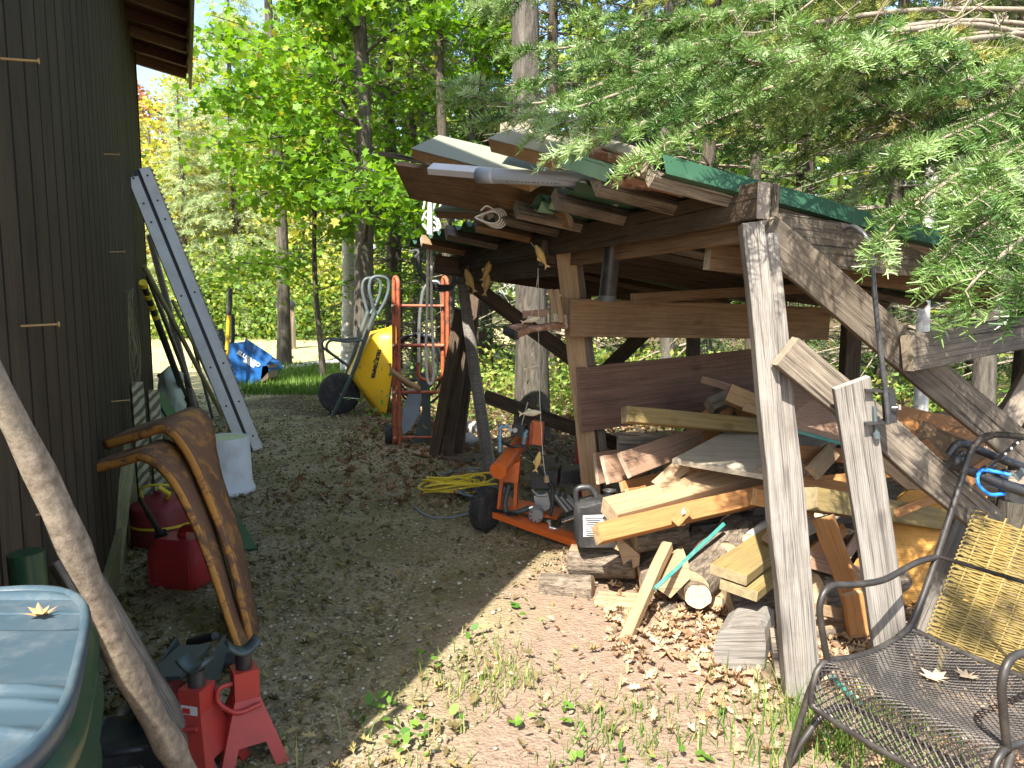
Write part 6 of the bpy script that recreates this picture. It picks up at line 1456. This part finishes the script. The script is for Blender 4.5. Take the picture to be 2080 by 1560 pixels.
# conifers
blue = Spruce(9.0, 2.0, 3, .5, 13, 'bluespruce', .0, .10); dark = Spruce(11.0, 1.9, 4, .6, 9, 'spruce', .55, .09); dark2 = Spruce(10.0, 1.6, 9, .9, 8, 'spruce', .7, .09)
blue.place('blue_spruce', 'large blue-green spruce left of the maple', XY(490, 27), 27, 1.5, .3)
blue.place('blue_spruce', 'smaller blue-green spruce close to the shed corner', XY(385, 26), 26, 1.0, 2.1)
blue.place('blue_spruce', 'blue-green spruce half hidden behind the maple crown', XY(590, 29), 29, 1.5, 4.0)
for i, (kind, u, Y, sc, rz, lb) in enumerate([(dark, 800, 13.5, 1.0, .5, 'dark spruce behind the hand truck'), (dark2, 900, 15.0, 1.05, 1.9, 'twiggy spruce behind the roof lumber'), (dark, 985, 12.2, .95, 3.0, 'dark spruce behind the big grey trunk'),
        (dark2, 1120, 10.2, .9, .9, 'spruce filling the view right of the big trunk'), (dark, 1290, 11.5, 1.0, 5.0, 'spruce behind the dark plywood board'), (dark2, 1430, 9.0, .85, 2.7, 'spruce close behind the wood bay'),
        (dark, 1620, 10.0, .95, 1.2, 'dark spruce behind the front post'), (dark2, 1800, 8.2, .8, 4.4, 'spruce behind the hanger rod'), (dark, 1990, 9.0, .9, .2, 'dark spruce at the right edge of the wood'), (dark2, 2130, 7.0, .8, 3.3, 'spruce half outside the right edge')]):
    kind.place('spruce_tree', lb, XY(u, Y), Y, sc, rz)
# the mass of wood behind: one object
def far_wood():
    g = np.random.default_rng(77); P = []; tone = []
    for k in range(150):
        Y = g.uniform(36, 62); u = g.uniform(-100, 2300); x = XY(u, Y)
        if u < 400: h = Y * .15
        elif u < 620: h = Y * .26
        else: h = g.uniform(9, 15) + Y * .12
        n = 330; c = np.stack([g.normal(size=n) * 2.2, g.normal(size=n) * 1.6, g.random(n) ** .8 * h], 1); c[:, :2] *= (1.15 - c[:, 2:] / h); c += np.array([x, Y, 0]); P.append(c); tone.append(np.clip(g.normal(.4, .2) + .2 * g.normal(size=n), 0, 1))
    P = np.concatenate(P); tone = np.concatenate(tone); v, f, tn = scatter(LEAF2, LEAF2_F, P, rand_axes(len(P), .4), g.uniform(.5, 1.0, len(P)), tone)
    tag(raw_mesh('distant_wood', v, f, M['shrub'], None, tn), 'dense mass of distant wood closing the view', 'woodland', kind='stuff')
far_wood()
def undergrowth():
    g = np.random.default_rng(78); P = []; tone = []
    for k in range(170):
        if k < 110: u = g.uniform(300, 780); Y = g.uniform(24, 28); hh = g.uniform(1.0, 3.6)
        else: u = g.uniform(1000, 2200); Y = g.uniform(7, 13); hh = g.uniform(.3, .8)
        n = 150 if k < 110 else 420; c = np.stack([g.normal(size=n) * .7, g.normal(size=n) * .5, g.random(n) * hh], 1) + np.array([XY(u, Y), Y, 0]); P.append(c); tone.append(np.clip(g.normal(.55, .2) + .15 * g.normal(size=n), 0, 1))
    P = np.concatenate(P); tone = np.concatenate(tone); v, f, tn = scatter(LEAF2, LEAF2_F, P, rand_axes(len(P), .8), np.where(P[:, 1] > 15, g.uniform(.10, .22, len(P)), g.uniform(.035, .075, len(P))), tone)
    tag(raw_mesh('undergrowth', v, f, M['shrub'], None, tn), 'low leafy undergrowth along the wood edge', 'undergrowth', kind='stuff')
undergrowth()
# black-topped stub among the shrubs
m = MB(); p = V((XY(583, 19.5), 19.5, 0)); m.lathe([(.24, 0), (.23, .5), (.22, 1.15), (0, 1.15)], p, 16); st_ = thing('tree_stub', 'brown stub with black cover among the shrubs beyond the clearing', 'stump', p); m.build('stub', M['brown'], st_)
m = MB(); m.lathe([(.25, 1.1), (.27, 1.15), (.2, 1.28), (0, 1.3)], p, 16); m.build('cover', M['blackp'], st_)

# ---------------------------------------------------------------- near fir: boughs hang over the roof from the upper right
def near_fir():
    g = np.random.default_rng(31); base = V((2.55, 3.55, 0)); t = thing('fir_tree', 'near fir with pale needled boughs hanging over the lean-to roof', 'tree', base)
    m = MB(); m.tube([base + V((.03 * math.sin(i), 0, i * .8 - .05)) for i in range(9)], [.12 - .011 * i for i in range(9)], 12); m.build('trunk', M['bark_grey'], t)
    sprays = [needle_spray(70, .105, .034, .0034, 100 + k, .55, .35) for k in range(4)]
    acc = {0: [[], [], [], []], 1: [[], [], [], []]}; stems = MB()
    def twigs(path, density, inner, side_len, flatz=1.0, start=.0, scl=1.0):
        Pn = np.array([tuple(p) for p in path]); seg = np.linalg.norm(np.diff(Pn, axis=0), axis=1); L = seg.sum(); n = int(L * density); cum = np.concatenate([[0], np.cumsum(seg)]) / L
        for j in range(n):
            s = start + (1 - start) * (j + g.random()) / n; i = min(len(seg) - 1, np.searchsorted(cum, s) - 1); i = max(i, 0); p = Pn[i] + (Pn[i + 1] - Pn[i]) * (s - cum[i]) / max(cum[i + 1] - cum[i], 1e-6); d = unit(Pn[i + 1] - Pn[i])
            up = np.array([0, 0, 1.]); sd = unit(np.cross(d, up)); sg = 1 if j % 2 else -1
            tl = side_len * (1.05 - .75 * s) * g.uniform(.6, 1.15); dirn = unit(d * .75 + sd * sg * g.uniform(.65, 1.0) + up * g.uniform(-.22, .10) * flatz)
            k = max(1, int(tl / .075)); tip = p + dirn * tl
            stems.tube([V(tuple(p)), V(tuple((p + tip) / 2 + up * .004)), V(tuple(tip))], [.0028, .002, .0012], 4, cap=False)
            for q in range(k):
                acc[inner][0].append(p + dirn * tl * q / k); acc[inner][1].append(dirn + g.normal(size=3) * .08); acc[inner][2].append(up + g.normal(size=3) * .2); acc[inner][3].append(g.uniform(.85, 1.15) * scl)
                if tl > .10 and q < k and g.random() < .75:
                    s2 = 1 if g.random() < .5 else -1; d2 = unit(dirn * .8 + np.cross(dirn, up) * s2 * .75 + up * g.uniform(-.15, .1)); acc[inner][0].append(p + dirn * tl * (q + .3) / k); acc[inner][1].append(d2); acc[inner][2].append(up + g.normal(size=3) * .2); acc[inner][3].append(g.uniform(.7, 1.0) * scl)
        # leader
        tip = Pn[-1]; dl = unit(Pn[-1] - Pn[-2])
        for q in range(3): acc[inner][0].append(tip - dl * .08 * q); acc[inner][1].append(dl); acc[inner][2].append(np.array([0, 0, 1.])); acc[inner][3].append(1.1 * scl)
    # outer boughs: (u,v,Y) of the tip, a waypoint and where they leave the frame or the trunk
    outer = [((925, 168, 2.75), (1090, 165, 2.85), (1330, 60, 3.1)), ((945, 196, 2.65), (1120, 205, 2.75), (1400, 95, 3.0)), ((1000, 238, 2.5), (1150, 225, 2.6), (1420, 130, 2.9)), ((1150, 300, 2.25), (1290, 255, 2.35), (1560, 150, 2.7)),
             ((1110, 262, 2.4), (1250, 215, 2.5), (1500, 120, 2.8)), ((1240, 120, 2.3), (1340, 150, 2.4), (1620, 100, 2.8)), ((1390, 118, 1.9), (1500, 120, 2.0), (1760, 70, 2.4)), ((1470, 85, 1.8), (1560, 130, 1.9), (1800, 100, 2.3)), ((1640, 55, 1.75), (1700, 110, 1.9), (1900, 90, 2.3)),
             ((1300, 320, 2.15), (1420, 260, 2.3), (1640, 170, 2.6)), ((1200, 30, 2.9), (1350, 40, 3.0), (1650, 0, 3.2)), ((1060, 100, 3.1), (1200, 90, 3.1), (1500, 20, 3.3)), ((960, 10, 3.3), (1010, 5, 3.3), (1120, -40, 3.4)),
             ((1570, 200, 2.2), (1700, 190, 2.35), (1930, 120, 2.7)), ((1420, 200, 2.2), (1560, 180, 2.3), (1800, 110, 2.6)), ((1500, 300, 2.5), (1640, 250, 2.6), (1880, 190, 2.9)),
             ((1790, 488, 1.95), (1880, 400, 2.05), (2080, 270, 2.4)), ((1955, 600, 1.75), (2010, 540, 1.8), (2150, 430, 2.1)), ((2075, 600, 1.65), (2110, 560, 1.7), (2200, 480, 1.9)), ((1900, 540, 1.9), (1980, 470, 2.0), (2140, 370, 2.3)), ((1700, 330, 2.4), (1820, 290, 2.5), (2050, 200, 2.8)), ((1840, 300, 2.1), (1940, 270, 2.2), (2120, 180, 2.5)), ((1960, 420, 1.9), (2030, 370, 2.0), (2160, 290, 2.3)), ((1670, 420, 2.6), (1790, 360, 2.65), (2010, 270, 2.9)), ((2010, 330, 2.0), (2070, 300, 2.1), (2180, 230, 2.3)), ((1880, 180, 2.2), (1970, 160, 2.3), (2130, 100, 2.6))]
    for (a, b_, c) in outer:
        p = curve([D(*c), D(*b_), D(*a)], 8); L = sum((p[i + 1] - p[i]).length for i in range(len(p) - 1)); stems.tube(p, [.009 - .007 * i / (len(p) - 1) for i in range(len(p))], 6)
        root = base + V((0, 0, max(1.7, D(*c).z + .35))); e = D(*c)
        if (root - e).length > .1: stems.tube(curve([root, root.lerp(e, .5) + V((0, 0, .06)), e], 4), .011, 6); twigs([root.lerp(e, .45), root.lerp(e, .75), e], 16, 1, .20)
        twigs(p, 31, 0, .22)
    # inner boughs, yellower, farther back, and bare grey twigs
    for k in range(46):
        u, v = g.uniform(1290, 2150), g.uniform(-40, 520); Y = g.uniform(2.9, 4.6)
        if v > 260 + (u - 1290) * .30: v = 260 + (u - 1290) * .30 - g.uniform(0, 160)
        tip = D(u, v, Y); root = V((base.x + .2 * g.normal(), base.y + .3 + .4 * g.random(), tip.z + g.uniform(.1, .7))); st = tip.lerp(root, min(1, .95 / max((root - tip).length, .1)))
        p = curve([st, st.lerp(tip, .5) + V((0, 0, .05)), tip], 6); stems.tube(p, [.008 - .006 * i / (len(p) - 1) for i in range(len(p))], 5); twigs(p, 22, 1, .22)
    for k in range(90):
        u, v = g.uniform(1450, 2130), g.uniform(-30, 420); Y = g.uniform(2.5, 3.8)
        if v > 200 + (u - 1450) * .35: continue
        p0 = D(u, v, Y); d = V((g.normal() * .5 - .3, g.normal() * .3, g.normal() * .3 - .05)); p1 = p0 + d * .4; stems.tube(curve([p0, p0.lerp(p1, .5) + V((0, 0, .03 * g.normal())), p1], 3), [.005, .0045, .004, .0035, .003, .0025, .002], 4)
        for j in range(4):
            b0 = p0.lerp(p1, .25 + .2 * j); stems.tube([b0, b0 + V((g.normal() * .06, g.normal() * .05, g.normal() * .07))], [.002, .001], 3)
    tag(stems.build('boughs', M['twig'], t), kind='stuff')
    for inner, nm, mt in ((0, 'outer_needles', 'fir'), (1, 'inner_needles', 'firinner')):
        P, X, Z, S = [np.array(a) for a in acc[inner]]; kk = g.integers(0, 4, len(P)); vs = []; fs = []; ts = []; off = 0
        for k in range(4):
            w = kk == k; n = int(w.sum()); tone = np.clip(.45 + .24 * g.normal(size=n) + .25 * np.sin(P[w][:, 0] * 7 + P[w][:, 2] * 11), 0, 1)
            v, f, tn = scatter(*sprays[k], P[w], axes_from(X[w], Z[w]), S[w], tone); vs.append(v); fs.append(f + off); ts.append(tn); off += len(v)
        v = np.concatenate(vs) - np.array(base); tag(raw_mesh(nm, v, np.concatenate(fs), M[mt], t, np.concatenate(ts), mw=Matrix.Translation(base)), kind='stuff')
near_fir()
# tree behind the viewer whose crown dapples the right-hand bay
broadleaf('shade_tree', 'maple behind the viewer dappling the right bay with shade', (1.35, -1.9, 0), 7.0, .12, 'maple', 'bark_grey', 22, .12, 4300, first=3.5, reach=1.8, spread=.35, seed=91)

broadleaf('shade_tree', 'maple hidden behind the shed end shading the far grass', (-6.4, 7.3, 0), 8.0, .12, 'maple', 'bark_grey', 26, .13, 6000, first=3.0, reach=2.5, spread=.42, seed=93)
# ---------------------------------------------------------------- on the ground: stones, leaves, grass, weeds
def inpath(x, y):     # strength of the gravel
    return 1 / (1 + np.exp((x - (-.93 + .30 * y) + .08 * np.sin(y * 3)) * 9))
def pebbles():
    g = np.random.default_rng(41); n = 42000; y = 1.25 + g.random(n) ** 1.7 * 8.5; x = g.uniform(-1, 1, n) * (1.0 + y * .35) - .15 * y
    off = x * WN.x + y * WN.y + WOFF; keep = (g.random(n) < inpath(x, y) * .96 + .04) & (off > .02); x, y = x[keep], y[keep]; n = len(x)
    tv = []; 
    for i in range(3):
        r, z = ((.75, -.35), (1, .05), (.6, .5))[i]
        tv += [(r * math.cos(2 * math.pi * j / 5 + i * .5), r * math.sin(2 * math.pi * j / 5 + i * .5), z) for j in range(5)]
    tv += [(0, 0, .62)]; tf = []
    for i in range(2):
        for j in range(5): a, b = i * 5 + j, i * 5 + (j + 1) % 5; tf += [(a, b, b + 5), (a, b + 5, a + 5)]
    tf += [(10 + j, 10 + (j + 1) % 5, 15) for j in range(5)]
    s = .0022 + .0065 * g.random(n) ** 3.0 + .0009 * y; sc = np.stack([s * g.uniform(.8, 1.5, n), s * g.uniform(.7, 1.2, n), s * g.uniform(.4, .8, n)], 1)
    pos = np.stack([x, y, .0 + sc[:, 2] * .1 - .002], 1); tone = np.clip(.36 + .22 * g.normal(size=n) + (g.random(n) < .05) * .45, 0, 1)
    v, f, tn = scatter(tv, tf, pos, rand_axes(n, 5.0), sc, tone); tag(raw_mesh('gravel', v, f, M['pebble'], None, tn, smooth=False), 'loose stones of the gravel path', 'gravel', kind='stuff')
pebbles()
OAK = np.array([(0, -.55, 0), (.12, -.3, .03), (.3, -.22, .1), (.14, -.05, .02), (.34, .12, .12), (.14, .2, .03), (.18, .42, .06), (0, .55, .02), (-.18, .42, .07), (-.14, .2, .03), (-.34, .12, .1), (-.14, -.05, .02), (-.3, -.22, .12), (-.12, -.3, .03), (0, 0, -.02)])
OAK_F = np.array([(14, i, (i + 1) % 14) for i in range(14)])
def litter():
    g = np.random.default_rng(42)
    def put(name, label, mat, n, fn, size, zmax=.03, tm=(.5, .22)):
        P = fn(n); n = len(P); curl = g.uniform(.5, 4.5, n); ax = rand_axes(n, 2.2); s = size * g.uniform(.55, 1.25, n)
        pos = np.column_stack([P, g.random(n) ** 2 * zmax + .006]); v, f, tn = scatter(OAK, OAK_F, pos, ax, np.stack([s, s, s * curl], 1), np.clip(g.normal(tm[0], tm[1], n), 0, 1))
        tag(raw_mesh(name, v, f, M[mat], None, tn), label, 'leaves', kind='stuff')
    def right(n):
        y = 1.05 + g.random(n) * 2.7; x = g.uniform(-.6, 2.2, n)
        dens = .06 + .55 * np.clip((x - .62 + .25 * (y - 2.2)) * 2.2, 0, 1) + .35 * np.exp(-((x - .25) ** 2 + (y - 3.2) ** 2) / .03) + .22 * np.exp(-((y - 1.4) / .3) ** 2)
        k = (g.random(n) < dens) & (x > -.30 + .33 * (y - 2)); return np.column_stack([x, y])[k]
    put('dry_leaf_litter', 'dry tan leaf litter in the sun before the wood heap', 'litter', 11000, right, .025, .015, (.66, .24))
    def heap(n):
        x = g.normal(.9, .36, n); y = g.normal(2.55, .34, n); return np.column_stack([x, y])[(x > .35) & (y > 1.6)]
    put('oak_leaf_litter', 'curled oak leaves drifted against the foot of the heap', 'litter', 1700, heap, .042, .02, (.72, .22))
    def left(n):
        y = 1.6 + g.random(n) * 6; off = g.random(n) ** 1.4 * 1.5 + .05; p = [W(0, o, 0) for o in (0,)]
        x = (off - WOFF - y * WN.y) / WN.x; keep = (g.random(n) < np.exp(-off * 1.3)); return np.column_stack([x, y])[keep]
    put('dull_leaf_litter', 'dull leaf litter gathered along the shed wall', 'litterdull', 5200, left, .036, .015, (.45, .22))
    def mid(n):
        c = [G(905, 935), G(1110, 1050), G(760, 890), G(960, 905), G(620, 1130)]; q = g.integers(0, 5, n); P = np.array([(c[i].x, c[i].y) for i in q]) + g.normal(size=(n, 2)) * np.array([.30, .35]); P[::3] = np.column_stack([g.uniform(-1.6, .4, len(P[::3])), g.uniform(1.6, 8.5, len(P[::3]))]); return P
    put('brown_leaf_litter', 'scattered brown leaves in the shade of the path', 'litterdull', 1300, mid, .032, .012, (.4, .25))
    def woods(n): return np.column_stack([g.uniform(-1.5, 6, n), g.uniform(4.2, 11, n)])
    put('woodland_litter', 'leaf litter under the trees behind the lean-to', 'litter', 5000, woods, .07, .03, (.3, .25))
litter()
def grass():
    g = np.random.default_rng(43); tv = np.array([(-.5, 0, 0), (.5, 0, 0), (.36, .12, .5), (-.36, .12, .5), (0, .42, 1)]); tf = np.array([(0, 1, 2), (0, 2, 3), (3, 2, 4)])
    cl = []
    def clump(p, n, r, h, dry): cl.append((p, n, r, h, dry))
    for (u, v, n, h) in ((1000, 1360, 170, .05), (950, 1400, 150, .05), (1330, 1450, 60, .06), (1600, 1440, 90, .10), (1660, 1490, 110, .11), (1560, 1520, 80, .10), (1260, 1480, 70, .06), (1720, 1530, 120, .13), (1780, 1470, 90, .12), (1860, 1545, 80, .12), (700, 1520, 14, .10), (610, 1545, 7, .14), (1230, 1540, 60, .07), (1460, 1500, 40, .07), (1020, 1320, 60, .04), (880, 1540, 40, .05), (1120, 1420, 50, .05)):
        clump(G(u, v), n, .085, h, .62 if u < 1150 else .35)
    P = []; H = []; T = []
    for (p, n, r, h, dry) in cl:
        P.append(np.array([p.x, p.y]) + g.normal(size=(n, 2)) * r); H.append(h * g.uniform(.5, 1.2, n)); T.append(np.clip(g.normal(dry, .25, n), 0, 1))
    # grass at the far end of the path and in the clearing
    n = 9000; u = g.uniform(440, 720, n); v = 742 + 60 * g.random(n); Q = np.array([tuple(G(a, b)) for a, b in zip(u, v)]); P.append(Q[:, :2]); H.append(.12 * g.uniform(.4, 1.3, n)); T.append(np.clip(g.normal(.3, .2, n), 0, 1))
    n = 3000; x = g.uniform(-12, 0, n); y = g.uniform(13, 24, n); P.append(np.column_stack([x, y])); H.append(.12 * g.uniform(.4, 1.3, n)); T.append(np.clip(g.normal(.75, .25, n), 0, 1))
    P = np.concatenate(P); H = np.concatenate(H); T = np.concatenate(T); n = len(P); yaw = g.uniform(0, 2 * np.pi, n); x = np.stack([np.cos(yaw), np.sin(yaw), np.zeros(n)], 1)
    ax = axes_from(x, np.array([0, 0, 1.]) + g.normal(size=(n, 3)) * .35); w = np.where(P[:, 1] > 6, .012, .0042)
    v, f, tn = scatter(tv, tf, np.column_stack([P, np.full(n, -.002)]), ax, np.stack([w, H, H], 1), T)
    tag(raw_mesh('grass', v, f, M['grass'], None, tn), 'tufts of grass along the sunlit edge', 'grass', kind='stuff')
grass()
def weeds():
    g = np.random.default_rng(44); tv = np.array([(0, 0, 0), (.28, .3, .05), (.3, .65, .09), (0, 1, .06), (-.3, .65, .09), (-.28, .3, .05)]); tf = np.array([(0, 1, 2), (0, 2, 3), (0, 3, 4), (0, 4, 5)])
    P = []; S = []; spots = [(775, 1440, 10), (800, 1500, 9), (840, 1530, 9), (870, 1350, 5), (895, 1335, 4), (1085, 1250, 4), (960, 1300, 4), (1140, 1450, 6), (1060, 1480, 6), (1070, 1235, 3), (1160, 1480, 5), (740, 1450, 6), (830, 1470, 8), (1290, 1530, 5), (1010, 1215, 2), (1180, 1545, 7), (905, 1480, 5), (1400, 1540, 5), (1480, 1445, 4)]
    for (u, v, n) in spots:
        p = G(u, v); P.append(np.column_stack([np.array([p.x, p.y]) + g.normal(size=(n, 2)) * .028, g.uniform(.006, .03, n)])); S.append(g.uniform(.018, .045, n))
    P = np.concatenate(P); S = np.concatenate(S); n = len(P); v, f, tn = scatter(tv, tf, P, rand_axes(n, 2.2), S, g.random(n))
    tag(raw_mesh('weeds', v, f, M['weed'], None, tn), 'small round-leaved weeds along the shadow edge', 'weeds', kind='stuff')
weeds()
